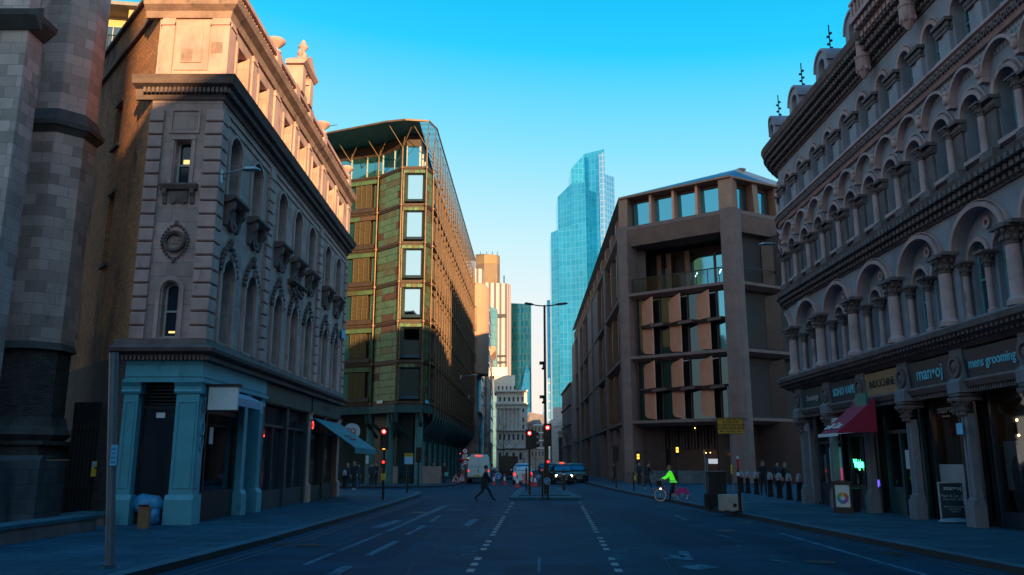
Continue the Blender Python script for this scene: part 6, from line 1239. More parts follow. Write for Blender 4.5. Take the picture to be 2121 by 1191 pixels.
# roadworks triangles
for px, py, k, lb in ((944, 1002, 0, 'red triangular roadworks sign with a digging figure'), (956.5, 1001, 1, 'red triangular road narrows sign overlapping the roadworks one')):
    x, y = gp(px, py); y += k*.25; TR_ = thing('roadworks_sign', lb, 'sign', (x, y, 0), 0, 'roadworks signs'); F = Fr(x, y, -6+k*16); h = .82; c_ = .47
    t = MB(); t.fprism(F, [(-c_, .12), (c_, .12), (.0, .12+h)], 0, .02); o = t.build('plate', M['white_sign'], TR_); t = MB()
    A_ = [(-c_, .12), (c_, .12), (0, .12+h)]; B2 = [(-c_*.68, .2), (c_*.68, .2), (0, .12+h*.8)]
    for i in range(3): j = (i+1) % 3; t.add([F.P(A_[i][0], A_[i][1], .024), F.P(A_[j][0], A_[j][1], .024), F.P(B2[j][0], B2[j][1], .024), F.P(B2[i][0], B2[i][1], .024)], [(0, 1, 2, 3)])
    t.build('red_border', M['red_sign'], o); t = MB()
    if k == 0: t.fprism(F, [(-.16, .22), (-.06, .22), (.0, .38), (.06, .22), (.2, .22), (.08, .5), (-.0, .6), (-.1, .48)], .022, .03); t.disc(F, .03, .66, .05, .022, .03, 8)
    else: t.fprism(F, [(-.12, .22), (-.06, .22), (-.03, .4), (-.03, .66), (-.07, .66), (-.07, .42)], .022, .03); t.fprism(F, [(.1, .22), (.15, .22), (.09, .4), (.07, .66), (.03, .66), (.03, .42)], .022, .03)
    t.build('symbol', M['black_ink'], o); t = MB(); t.tube([F.P(-.3, .14, -.02), F.P(-.35, 0, -.4)], .02, 5); t.tube([F.P(.3, .14, -.02), F.P(.35, 0, -.4)], .02, 5); t.fbox(F, -.4, .4, .0, .12, -.5, -.02); t.build('stand', M['black_metal'], TR_)
# kiosk
x, y = gp(961, 997, .12); KI = thing('advertising_kiosk', 'red topped round advertising kiosk by the white van', 'kiosk', (x, y, .12)); t = MB(); t.lathe((x, y, .12), [(.42, 0), (.42, 1.75)], 12); t.build('drum', mat('kiosk_cream', (.36, .2, .16), .6, 0, .4, 4), KI); t = MB(); t.lathe((x, y, 1.87), [(.5, 0), (.56, .12), (.5, .25), (.1, .45)], 12); t.lathe((x, y, .12), [(.46, 0), (.46, .2)], 12); t.build('crown', M['red_sign'], KI); t = MB(); t.fbox(Fr(x, y-.43, 0), -.22, .22, 1.2, 1.7, 0, .02); t.build('poster', M['white_sign'], KI); t = MB(); t.disc(Fr(x, y-.43, 0), 0, 1.45, .14, .02, .03, 12); t.build('poster_mark', M['blue_sign'], KI)
MB().ball((x-.35, y-.3, 2.6), .05, 6, 4).build('red_light', M['tail_lamp'], KI); MB().ball((x+.1, y-.3, 2.6), .05, 6, 4).build('red_light', M['tail_lamp'], KI)
X_, z = at(987, 945, 84); YS = thing('yellow_sign', 'small yellow square sign above the white van', 'sign', (X_, 84, 0)); MB().tube([(X_, 84.05, 0), (X_, 84.05, z)], .04, 6).build('pole', M['dim_post'], YS); MB().box(X_-.3, X_+.3, 84, 84.03, z-.22, z+.25).build('plate', M['yellow_sign'], YS)
X_, z = at(973, 950, 88); NS = thing('neon_shop_sign', 'small orange lit shop sign on the striped building behind the van', 'sign', (X_, 88, z)); text('Duck', .62, Fr(X_, 88, 0), 0, z, 0, M['amber_glow'], NS, bold=.01); MB().fbox(Fr(X_, 88, 0), -.8, .8, z-.3, z+.3, -.1, -.03).build('backing', M['black_paint'], NS)
# red closed board, cones
x, y = gp(1090, 1007); RB = thing('road_closed_board', 'red board with white lettering about access standing before the island', 'sign', (x, y, 0)); F = Fr(x, y, 0)
t = MB(); t.fbox(F, -.33, .33, .2, 1.02, 0, .03); o = t.build('plate', M['red_sign'], RB); text('ROAD\nCLOSED\nACCESS\nONLY', .2, F, 0, .72-.1, .032, M['white_paint'], o, bold=.004); t = MB(); t.fbox(F, -.33, .33, .2, .22, .03, .036); t.fbox(F, -.33, .33, 1.0, 1.02, .03, .036); t.build('white_edge', M['white_paint'], o); t = MB(); t.tube([F.P(-.25, .25, -.02), F.P(-.25, 0, -.3)], .02, 5); t.tube([F.P(.25, .25, -.02), F.P(.25, 0, -.3)], .02, 5); t.tube([F.P(-.25, .25, 0), F.P(-.25, 0, .1)], .02, 5); t.tube([F.P(.25, .25, 0), F.P(.25, 0, .1)], .02, 5); t.build('stand', M['black_metal'], RB)
cone0 = None
for px, py, lb in ((1071.5, 1010, 'traffic cone left of the red access board'), (1108.5, 1008, 'traffic cone right of the red access board'), (1100.5, 1006, 'traffic cone close behind the red access board'), (1023, 1004, 'traffic cone left of the blue arrow disc'), (1045, 1003.5, 'traffic cone right of the blue arrow disc')):
    x, y = gp(px, py)
    if cone0 is None:
        cone0 = c = thing('traffic_cone', lb, 'cone', (x, y, 0), 0, 'traffic cones in the road')
        t = MB(); t.box(-.2, .2, -.2, .2, 0, .05); t.build('base', M['red_sign'], c, local=True); t = MB(); t.lathe((0, 0, .05), [(.16, 0), (.1, .3), (.095, .32), (.03, .86), (.03, .88)], 12); t.build('body', M['red_sign'], c, local=True)
        t = MB(); t.lathe((0, 0, .05), [(.115, .28), (.075, .58)], 12); t.build('white_sleeve', M['white_paint'], c, local=True)
    else: c = copy_tree(cone0); c.location = (x, y, 0); c['label'] = lb
x, y = gp(1032, 1004); BD = thing('arrow_sign', 'blue disc with a white arrow between two cones on the left lane', 'sign', (x, y, 0)); arrow_disc(BD, Fr(x, y, 0), .72, .27, -45); t = MB(); t.tube([(x-.15, y, .5), (x-.25, y+.2, 0)], .02, 5); t.tube([(x+.15, y, .5), (x+.25, y+.2, 0)], .02, 5); t.build('stand', M['black_metal'], BD)
# right pavement: cabinet, block, sign, totem, bollards
x, y = gp(1489, 1052, .12); UC = thing('utility_cabinet', 'tall dark utility cabinet at the kerb on the right', 'cabinet', (x, y, .12)); hh = at(1489, 980, y)[1]; t = MB(); t.box(x-.33, x+.33, y, y+.5, .12, hh); t.build('body', M['black_paint'], UC); t = MB(); t.box(x-.36, x+.36, y-.03, y+.53, hh, hh+.05); t.box(x-.01, x+.01, y-.006, y, .3, hh-.1); t.box(x-.48, x-.37, y+.1, y+.3, .12, .62); t.build('trim', M['black_metal'], UC)
x, y = gp(1518, 1062, .12); CB = thing('stone_block', 'pale square concrete block with a round hole beside the dark cabinet', 'block', (x, y, .12)); z = at(1518, 1025, y)[1]; t = MB(); t.box(x-.35, x+.35, y, y+.55, .18, z); t.build('block', mat('concrete', (.38, .32, .28), .85, 0, .3, 4, .4, 20), CB); t = MB(); t.disc(Fr(x, y, 0), .08, .36, .07, 0, .01, 12); t.box(x-.3, x-.12, y-.02, y+.1, .12, .2); t.box(x+.1, x+.28, y-.02, y+.1, .12, .2); t.build('hole_and_feet', M['black_paint'], CB)
x, y = gp(1533, 1062, .12); BP = thing('slim_bollard', 'slim black post with pale collar in front of the concrete block', 'bollard', (x, y, .12)); t = MB(); t.tube([(x, y-.05, .12), (x, y-.05, 1.5)], .055, 8); t.build('post', M['black_metal'], BP); t = MB(); t.lathe((x, y-.05, 1.35), [(.06, 0), (.065, .12)], 8); t.build('collar', M['white_sign'], BP)
x, y = gp(1520, 1030, .12); YS = thing('closure_sign', 'yellow London Bridge closure notice on a tall thin pole', 'sign', (x, y, .12)); zt = at(1515, 800, y)[1]; t = MB(); t.tube([(x, y, .12), (x, y, zt)], .045, 8); t.build('pole', M['post_paint'], YS)
F = Fr(x, y-.06, 4); za_, zb_ = at(1523, 866, y)[1], at(1523, 898, y)[1]; w2 = .66; zm_ = zb_+(za_-zb_)*.28
t = MB(); t.fbox(F, -w2, w2, zm_+.01, za_, 0, .03); t.fbox(F, -w2, w2, zb_, zm_-.01, 0, .03); o = t.build('plate', mat('dull_yellow', (.62, .30, .03), .6, 0, .12, 2), YS); t = MB()
for a_, b_ in ((zb_-.02, zb_), (za_, za_+.02), (zm_-.01, zm_+.01)): t.fbox(F, -w2, w2, a_, b_, 0, .035)
t.fbox(F, -w2-.02, -w2, zb_-.02, za_+.02, 0, .035); t.fbox(F, w2, w2+.02, zb_-.02, za_+.02, 0, .035); t.build('black_border', M['black_ink'], o)
text('LONDON BRIDGE CLOSED\nACCESS FOR\nMOTORCYCLES/ BUSES\nCYCLES/ TAXIS ONLY', .145, F, 0, (zm_+za_)/2-.0, .032, M['black_ink'], o, bold=.003, ext=.003); text('Mon - Fri 7am - 7pm', .13, F, 0, (zb_+zm_)/2, .032, M['black_ink'], o, bold=.003, ext=.003)
t = MB(); t.box(x-.1, x-.02, y-.12, y-.05, 1.25, 1.7); t.build('push_button_box', M['yellow_sign'], YS)
x, y = gp(1531, 1020, .12); RT = thing('red_totem', 'slim post with a red flag sign and white tip by the bollards', 'sign', (x, y, .12)); z = at(1530, 960, y)[1]; t = MB(); t.tube([(x, y, .12), (x, y, z+.4)], .05, 8); t.build('pole', M['black_metal'], RT); t = MB(); t.box(x-.07, x+.07, y-.07, y-.05, z-.3, z+.25); t.build('red_panel', M['red_sign'], RT); t = MB(); t.box(x-.07, x+.07, y-.07, y-.05, z+.26, z+.42); t.build('white_tip', M['white_sign'], RT)
x, y = gp(1463, 1018, .12); t_ = thing('marker_post', 'thin pale post with a small yellow top by the cyclist', 'post', (x, y, .12)); zt = at(1461, 938, y)[1]; t = MB(); t.tube([(x, y, .12), (x, y, zt)], .04, 8); t.tube([(x+.2, y+.3, .12), (x+.2, y+.3, zt-.3)], .04, 8); t.build('pole', M['post_paint'], t_); t = MB(); t.box(x-.05, x+.05, y-.05, y+.05, zt, zt+.16); t.build('yellow_top', M['yellow_sign'], t_)
for px, py, top, lb in ((1313, 1017, 979, 'short black post with a yellow button box left of the cyclist'), ):
    x, y = gp(px, py, .12); q = thing('button_post', lb, 'post', (x, y, .12)); z = at(px, top, y)[1]; t = MB(); t.tube([(x, y, .12), (x, y, z)], .055, 8); t.build('pole', M['black_metal'], q); t = MB(); t.box(x+.02, x+.14, y-.1, y+.05, z-.45, z-.15); t.build('push_button_box', M['yellow_sign'], q)
for px, py, Y in ((1321.5, 946, 66), (1402.5, 932, 64)):
    X_, z = at(px, py, Y); q = thing('pedestrian_signal', 'pedestrian signal head glowing amber %s' % ('by the sandstone column' if px < 1350 else 'above the cyclist'), 'traffic light', (X_, Y, .12), 0, 'amber lit pedestrian signals'); MB().box(X_-.17, X_+.17, Y, Y+.2, z-.5, z+.4).build('signal_head', M['black_metal'], q); t = MB(); t.box(X_-.08, X_+.1, Y-.02, Y, z+.04, z+.2); t.box(X_-.08, X_+.1, Y-.02, Y, z-.18, z+.0); t.build('amber_figure', M['amber_glow'], q); MB().tube([(X_, Y+.25, .12), (X_, Y+.25, z+.4)], .06, 8).build('pole', M['black_metal'], q)
mat('bollard_grey', (.20, .23, .26), .5, 0, .15, 6); b0 = None
ords = ['farthest', 'second', 'third', 'fourth', 'fifth', 'sixth', 'nearest']
for i, (px, py) in enumerate(((1537, 1020), (1550, 1022), (1568, 1024), (1597, 1029), (1616, 1032), (1636, 1035.5), (1658, 1038.5))):
    x, y = gp(px, py, .12)
    if b0 is None:
        b0 = c = thing('bollard', '', 'bollard', (x, y, .12), 0, 'black city bollards with pale caps'); t = MB(); t.lathe((0, 0, 0), [(.17, 0), (.17, .08), (.14, .12), (.115, .8), (.13, .84)], 12); t.sm = True; t.build('shaft', mat('bollard_black', (.012, .013, .016), .75, 0, .2, 5, spec=.15), c, local=True)
        t = MB(); t.lathe((0, 0, 0), [(.13, .84), (.13, 1.0), (.12, 1.02)], 12); t.sm = True; t.build('white_band', M['bollard_grey'], c, local=True); t = MB(); t.lathe((0, 0, 0), [(.125, 1.02), (.12, 1.08), (.09, 1.15), (.02, 1.2)], 12); t.sm = True; t.build('cap', M['bollard_grey'], c, local=True); MB().fbox(Fr(0, -.128, 0), -.05, .05, .87, .97, 0, .006).build('crest', M['red_sign'], c, local=True)
    else: c = copy_tree(b0); c.location = (x, y, .12); c.rotation_euler = (0, 0, random.uniform(-.3, .3))
    c['label'] = 'black bollard with pale cap, %s of the row of seven before the arcaded building' % ords[i]
# A boards
x, y = gp(1748, 1063, .12); AB1 = thing('pavement_sign', 'black framed pavement sign with a coloured ring poster outside the vape shop', 'sign', (x, y, .12)); F = Fr(x, y, -12); h = .98; w2 = .3
t = MB(); t.fbox(F, -w2, w2, .12, .28, -.2, .15); t.fbox(F, -w2, -w2+.07, .28, 1.1, -.03, .03); t.fbox(F, w2-.07, w2, .28, 1.1, -.03, .03); t.fbox(F, -w2, w2, 1.05, 1.18, -.03, .03); t.fbox(F, -w2+.07, w2-.07, .26, .32, -.03, .03); t.ring(F, 0, 1.12, .2, .27, -.02, .02, 10, 0, 180, ky=.35); t.build('frame', M['black_paint'], AB1)
t = MB(); t.fbox(F, -.23, .23, .32, 1.05, -.01, .015); o = t.build('poster', M['white_sign'], AB1)
for k, c_ in enumerate(((.7, .12, .06), (.7, .35, .05), (.15, .35, .12), (.05, .3, .35), (.1, .15, .45), (.4, .1, .4))): t = MB(); t.ring(F, 0, .62, .08, .19, .016, .022, 6, k*60, k*60+60); t.build('ring_segment', mat('segment_%s' % ['red', 'orange', 'green', 'teal', 'blue', 'purple'][k], c_, .6), o)
x, y = gp(1980, 1083, .12); AB2 = thing('pavement_sign', 'black chalkboard style pavement sign with white border outside the barber', 'sign', (x, y, .12)); F = Fr(x, y, -8); w2 = .36; z0, z1 = .22, 1.22
t = MB(); t.fbox(F, -w2, w2, z0, z1, -.02, .01); o = t.build('board', M['sign_navy'], AB2); t = MB(); t.fbox(F, -w2-.03, -w2, z0-.03, z1+.03, -.02, .03); t.fbox(F, w2, w2+.03, z0-.03, z1+.03, -.02, .03); t.fbox(F, -w2, w2, z1, z1+.03, -.02, .03); t.fbox(F, -w2, w2, z0-.03, z0, -.02, .03); t.build('white_frame', M['grey_letters'], AB2)
text('man\u2022oj', .17, F, 0, 1.08, .012, M['white_sign'], o, ext=.002); text('Wash & Cut  £30\nDry Cut  £25', .1, F, 0, .82, .012, M['grey_letters'], o, ext=.002); text('Beard trim & shave\nopen all day\nwalk in', .07, F, 0, .5, .012, M['grey_letters'], o, ext=.002)
t = MB(); t.ball((x, y-.02, .16), (.5, .28, .1), 14, 6); t.sm = True; t.build('sandbag_base', mat('base_grey', (.16, .24, .30), .7, 0, .2, 4), AB2)
MB().box(x-.3, x+.3, y-.05, y+.05, .14, .24).build('foot', M['black_metal'], AB2)
tb = thing('bin', 'dark low bin beside the coloured ring pavement sign', 'bin', (AF.P(6.2, 0, .45))); p_ = AF.P(6.2, .12, .45); t = MB(); t.loft([[(p_[0]-a_, p_[1]-a_, z), (p_[0]+a_, p_[1]-a_, z), (p_[0]+a_, p_[1]+a_, z), (p_[0]-a_, p_[1]+a_, z)] for a_, z in ((.2, .12), (.24, .85))]); t.build('body', M['black_paint'], tb); t = MB(); t.box(p_[0]-.26, p_[0]+.26, p_[1]-.26, p_[1]+.26, .85, .92); t.build('lid', M['black_metal'], tb)
# bare trees
def bare_tree(x, y, h, seed, label, r0=.1):
    rs = random.Random(seed); tr = thing('bare_tree', label, 'tree', (x, y, .1), 0, 'leafless street trees'); t = MB(); tip = Vector((x+rs.uniform(-.3, .3), y, h)); t.tube([(x, y, .1), (x+.05, y, h*.5), tuple(tip)], r0, 7, .02); t.build('trunk', M['bark'], tr)
    c = MB()
    def br(p, d, l, r, k):
        q = p+d*l; c.tube([tuple(p), tuple(q)], r, 4, r*.55)
        if k: 
            for _ in range(3): e = (d+Vector((rs.uniform(-.6, .6), rs.uniform(-.6, .6), rs.uniform(-.1, .55)))).normalized(); br(p+d*l*rs.uniform(.4, 1), e, l*.62, r*.55, k-1)
    for i in range(13): z = h*(.3+.65*i/13); a_ = i*2.4; br(Vector((x+.05, y, z)), Vector((math.cos(a_)*.8, math.sin(a_)*.8, .7)).normalized(), h*.2*(1.15-i/16), .028, 3)
    c.build('branches', M['bark'], tr)
mat('bark', (.10, .08, .075), .9, 0, .3, 5)
bare_tree(22.5, 60, 8.5, 1, 'bare street tree before the sandstone side wall, nearer the yellow notice'); bare_tree(21.5, 52, 8, 2, 'bare street tree closest to the rounded end of the arcaded building')
bare_tree(-3.6, 92, 7, 3, 'small bare tree down the street beyond the white van'); bare_tree(6.9, 104, 6.5, 4, 'small bare tree beside the sandstone flank'); bare_tree(-1.6, 150, 9, 5, 'bare tree in front of the colonnaded bank')

# ================================================================== vehicles
def rsec(y, w_, z0, z1, r=.12, wt=None):
    wt = w_ if wt is None else wt; zm = (z0+z1)/2
    return [(-w_+r, y, z0), (w_-r, y, z0), (w_, y, z0+r), (w_, y, zm), (wt, y, z1-r), (wt-r, y, z1), (-wt+r, y, z1), (-wt, y, z1-r), (-w_, y, zm), (-w_, y, z0+r)]
def wheels(v, xs, ys, r=.33, wd=.2):
    for yy in ys:
        for sx in (-1, 1):
            F = Fr(sx*xs, yy, 90*sx); t = MB(); t.disc(F, 0, r, r, -wd, 0, 18); o = t.build('wheel', M['rubber'], v, local=True); t = MB(); t.disc(F, 0, r, r*.6, 0, .015, 14); t.build('rim', M['steel'], o, local=True)
def face_lamp(v, nm, x, y, z, r, m, ang=0): return MB().disc(Fr(x, y, ang), 0, z, r, 0, .03, 12).build(nm, M[m], v, local=True)
mat('cab_paint', (.012, .016, .02), .25, .2, 0, spec=.7); mat('van_paint', (.55, .62, .64), .4, .1, .06, 2); mat('screen_glass', (.05, .16, .19), .08, .6, 0)
def cab(label, x, y, rz, lights=True, body='cab_paint', light_sign=True, front=True, nm='black_cab', cat='taxi', grp=None):
    v = thing(nm, label, cat, (x, y, 0), rz, grp)
    t = MB(); t.loft([rsec(-2.25, .62, .35, .72, .1), rsec(-2.15, .78, .26, .88, .15), rsec(-1.9, .85, .24, .96, .18), rsec(-1.0, .88, .24, 1.06, .15), rsec(1.9, .88, .24, 1.08, .15), rsec(2.25, .8, .3, 1.0, .15)]); t.sm = True; t.build('body', M[body], v, local=True)
    t = MB(); t.loft([rsec(-1.15, .80, 1.0, 1.08, .03, .78), rsec(-.72, .82, 1.0, 1.55, .08, .66), rsec(-.4, .82, 1.0, 1.72, .12, .64), rsec(1.5, .82, 1.0, 1.74, .12, .64), rsec(2.1, .80, 1.0, 1.2, .08, .7)]); t.sm = True; t.build('cabin', M[body], v, local=True)
    t = MB(); t.add([(-.74, -1.17, 1.12), (.74, -1.17, 1.12), (.62, -.70, 1.56), (-.62, -.70, 1.56)], [(0, 1, 2, 3)]); t.build('windscreen', M['screen_glass'], v, local=True)
    t = MB(); t.add([(-.68, 2.14, 1.15), (.68, 2.14, 1.15), (.56, 1.62, 1.64), (-.56, 1.62, 1.64)], [(0, 1, 2, 3)]); t.build('rear_window', M['screen_glass'], v, local=True)
    for sx in (-1, 1):
        t = MB(); t.add([(sx*.835, -.6, 1.12), (sx*.835, 1.4, 1.12), (sx*.70, 1.3, 1.58), (sx*.70, -.45, 1.58)], [(0, 1, 2, 3)]); t.build('side_window', M['screen_glass'], v, local=True)
        t = MB(); t.ball((sx*1.0, -.75, 1.15), (.1, .06, .09), 8, 5); t.build('mirror', M[body], v, local=True)
        face_lamp(v, 'headlight', sx*.62, -2.19, .70, .115 if lights else .09, 'head_lamp' if lights else 'steel'); MB().box(sx*.72-.08, sx*.72+.08, 2.22, 2.28, .7, .95).build('tail_light', M['tail_lamp'], v, local=True)
    t = MB(); t.box(-.32, .32, -2.28, -2.22, .45, .78); o = t.build('grille', M['black_metal'], v, local=True); t = MB(); [t.box(-.28+k*.08, -.26+k*.08, -2.3, -2.28, .48, .75) for k in range(8)]; t.build('grille_bars', M['steel'], o, local=True)
    MB().box(-.26, .26, -2.3, -2.27, .33, .43).build('number_plate', M['white_sign'], v, local=True); MB().loft([rsec(-2.32, .7, .27, .4, .04), rsec(-2.2, .8, .27, .42, .04)]).build('bumper', M['black_metal'], v, local=True)
    if light_sign: MB().loft([rsec(-.5, .22, 1.7, 1.82, .04), rsec(-.3, .22, 1.7, 1.84, .04)]).build('roof_sign', mat('roof_sign_dim', (.5, .1, .03), .5, emit=(1, .12, .05), es=.5) if 'roof_sign_dim' not in M else M['roof_sign_dim'], v, local=True)
    wheels(v, .86, (-1.45, 1.4)); return v
x, y = gp(1166.5, 1003.5); cab('black taxi with round glowing headlights coming toward the island', x, y+2.2, R(2))
x, y = gp(1197.5, 1000); cab('dark square car with unlit headlights right of the taxi', x, y+2.2, R(3), lights=False, light_sign=False, nm='dark_car', cat='car')
x, y = gp(1082, 1001); cab('pale roofed car seen from behind the red access board', x, y-1, R(180), body='van_paint', light_sign=False, nm='pale_car', cat='car')
for (px, py, r_, lb) in ((1050, 985, 180, 'distant dark car left of the lane centre'), (1068, 983, 180, 'distant dark car beyond the red board'), (1128, 985, 0, 'distant dark car just beyond the signals'), (1143, 986, 0, 'distant dark car close left of the taxi')):
    x, y = gp(px, py); cab(lb, x, y, R(r_), lights=False, light_sign=False, nm='distant_car', cat='car', grp='dark cars queued far down the street')
x, y = gp(1046, 995); TK = thing('dark_truck', 'dark box truck seen from behind down the left lane', 'truck', (x+.3, y+8, 0)); t = MB(); t.loft([rsec(0, 1.1, .9, 2.5, .05), rsec(6, 1.1, .9, 2.5, .05)]); t.build('box_body', M['black_paint'], TK, local=True); t = MB(); t.loft([rsec(6.1, 1.0, .5, 2.3, .15), rsec(7.6, 1.0, .5, 2.2, .2)]); t.build('cab', M['cab_paint'], TK, local=True); MB().box(-1, 1, -.02, 7, .5, .9).build('chassis', M['black_metal'], TK, local=True); wheels(TK, 1.05, (1.2, 6.5), .45, .3)
# van
x, y = gp(991, 1001); VN = thing('white_van', 'white high roofed van seen from behind in the left lane', 'van', (x, y, 0))
t = MB(); t.loft([rsec(0, .97, .4, 2.42, .16, .86), rsec(.15, .99, .38, 2.5, .2, .88), rsec(3.8, .99, .38, 2.5, .2, .88), rsec(4.6, .96, .38, 1.9, .2, .85), rsec(5.4, .9, .38, 1.15, .2)]); t.sm = True; t.build('body', M['van_paint'], VN, local=True)
t = MB(); t.box(-.01, .01, -.012, 0, .55, 2.3); t.box(-.8, .8, -.012, 0, 1.42, 1.44); t.box(-.8, .8, -.012, 0, .6, .62); t.build('door_seam', M['black_metal'], VN, local=True); MB().box(-.3, .3, -.03, -.01, 2.34, 2.44).build('high_brake_light', M['tail_lamp'], VN, local=True)
for sx in (-1, 1): MB().box(sx*.9-.05, sx*.9+.05, -.03, .02, 1.0, 1.15).build('tail_light', M['tail_lamp'], VN, local=True)
MB().box(-.45, .1, -.03, -.012, .62, .76).build('number_plate', M['yellow_sign'], VN, local=True); MB().box(-.95, .95, -.1, .05, .38, .55).build('bumper', M['black_metal'], VN, local=True); MB().ball((-.08, -.03, 1.1), .05, 6, 4).build('door_handle', M['black_metal'], VN, local=True)
MB().box(1.02, 1.2, 4.0, 4.1, 1.4, 1.7).build('mirror', M['black_metal'], VN, local=True); wheels(VN, .97, (.9, 4.3), .35, .22)

# ================================================================== hire bicycle
x, y = gp(1368, 1039.5); xr, yr = gp(1416, 1040); BX, BY = (x+xr)/2, y
BK = thing('hire_bicycle', 'red hire bicycle with magenta rear guard and front basket', 'bicycle', (BX, BY, 0)); wb = (xr-x)/2; rw = .315
F = Fr(0, 0, 0)
mat('bike_red', (.5, .04, .08), .4, .1, 0); mat('guard_magenta', (.62, .03, .20), .5, 0, 0); mat('tyre_pale', (.95, .7, .62), .5); mat('silver', (.5, .5, .5), .3, .7, 0)
for sx in (-wb, wb):
    t = MB(); t.ring(F, sx, rw, rw-.03, rw, -.02, .02, 28); o = t.build('wheel', M['rubber'], BK, local=True); t = MB(); t.ring(F, sx, rw, rw-.065, rw-.028, -.022, .026, 28); t.build('rim', M['tyre_pale'], o, local=True)
    t = MB(); [t.tube([(sx, 0, rw), (sx+(rw-.04)*math.cos(a_*math.pi/9), 0, rw+(rw-.04)*math.sin(a_*math.pi/9))], .003, 3) for a_ in range(18)]; t.disc(F, sx, rw, .05, -.04, .04, 10); t.build('spokes_and_hub', M['silver'], o, local=True)
t = MB(); t.tube([(-wb+.14, 0, .78), (-wb+.18, 0, .62), (-wb+.42, 0, .33), (-.02, 0, .27), (.12, 0, .3)], .03, 8); t.tube([(.12, 0, .3), (.2, 0, .78)], .022, 6); t.tube([(.12, 0, .3), (wb, 0, rw)], .018, 6); t.tube([(.17, 0, .6), (wb, 0, rw)], .014, 6); t.build('frame', M['bike_red'], BK, local=True)
t = MB(); t.tube([(-wb, .03, rw), (-wb+.1, .03, .6), (-wb+.15, 0, .95)], .018, 6); t.tube([(-wb+.15, -.28, 1.0), (-wb+.12, -.1, .97), (-wb+.12, .1, .97), (-wb+.15, .28, 1.0)], .014, 6); t.build('fork_and_handlebar', M['silver'], BK, local=True)
t = MB(); [t.box(-wb-.16, -wb+.05, -.16+k*.08, -.155+k*.08, .72, .95) for k in range(5)]; [t.box(-wb-.16, -wb+.05, -.16, .16, z, z+.01) for z in (.72, .95)]; t.box(-wb-.16, -wb-.15, -.16, .16, .72, .95); t.build('basket', M['black_metal'], BK, local=True)
t = MB(); t.fprism(F, [(wb+(rw+.03)*math.cos(R(a_)), rw+(rw+.03)*math.sin(R(a_))) for a_ in range(5, 176, 15)]+[(wb-.3, rw+.0), (wb-.05, rw+.12), (wb+.3, rw+.0)], -.045, .045); t.build('rear_guard', M['guard_magenta'], BK, local=True)
t = MB(); t.ring(F, -wb, rw, rw+.01, rw+.025, -.03, .03, 12, 30, 150); t.build('front_guard', M['bike_red'], BK, local=True); t = MB(); t.ball((.22, 0, .82), (.13, .08, .035), 10, 5); t.build('saddle', M['black_paint'], BK, local=True)
t = MB(); t.disc(F, .12, .3, .09, .03, .05, 12); t.tube([(.12, -.06, .3), (.16, -.08, .14)], .012, 5); t.tube([(.12, .06, .3), (.06, .08, .45)], .012, 5); t.box(.1, .22, -.15, -.07, .12, .145); t.build('crank', M['silver'], BK, local=True); MB().ball((-wb+.02, -.03, .6), .035, 8, 5).build('front_light', M['head_lamp'], BK, local=True)

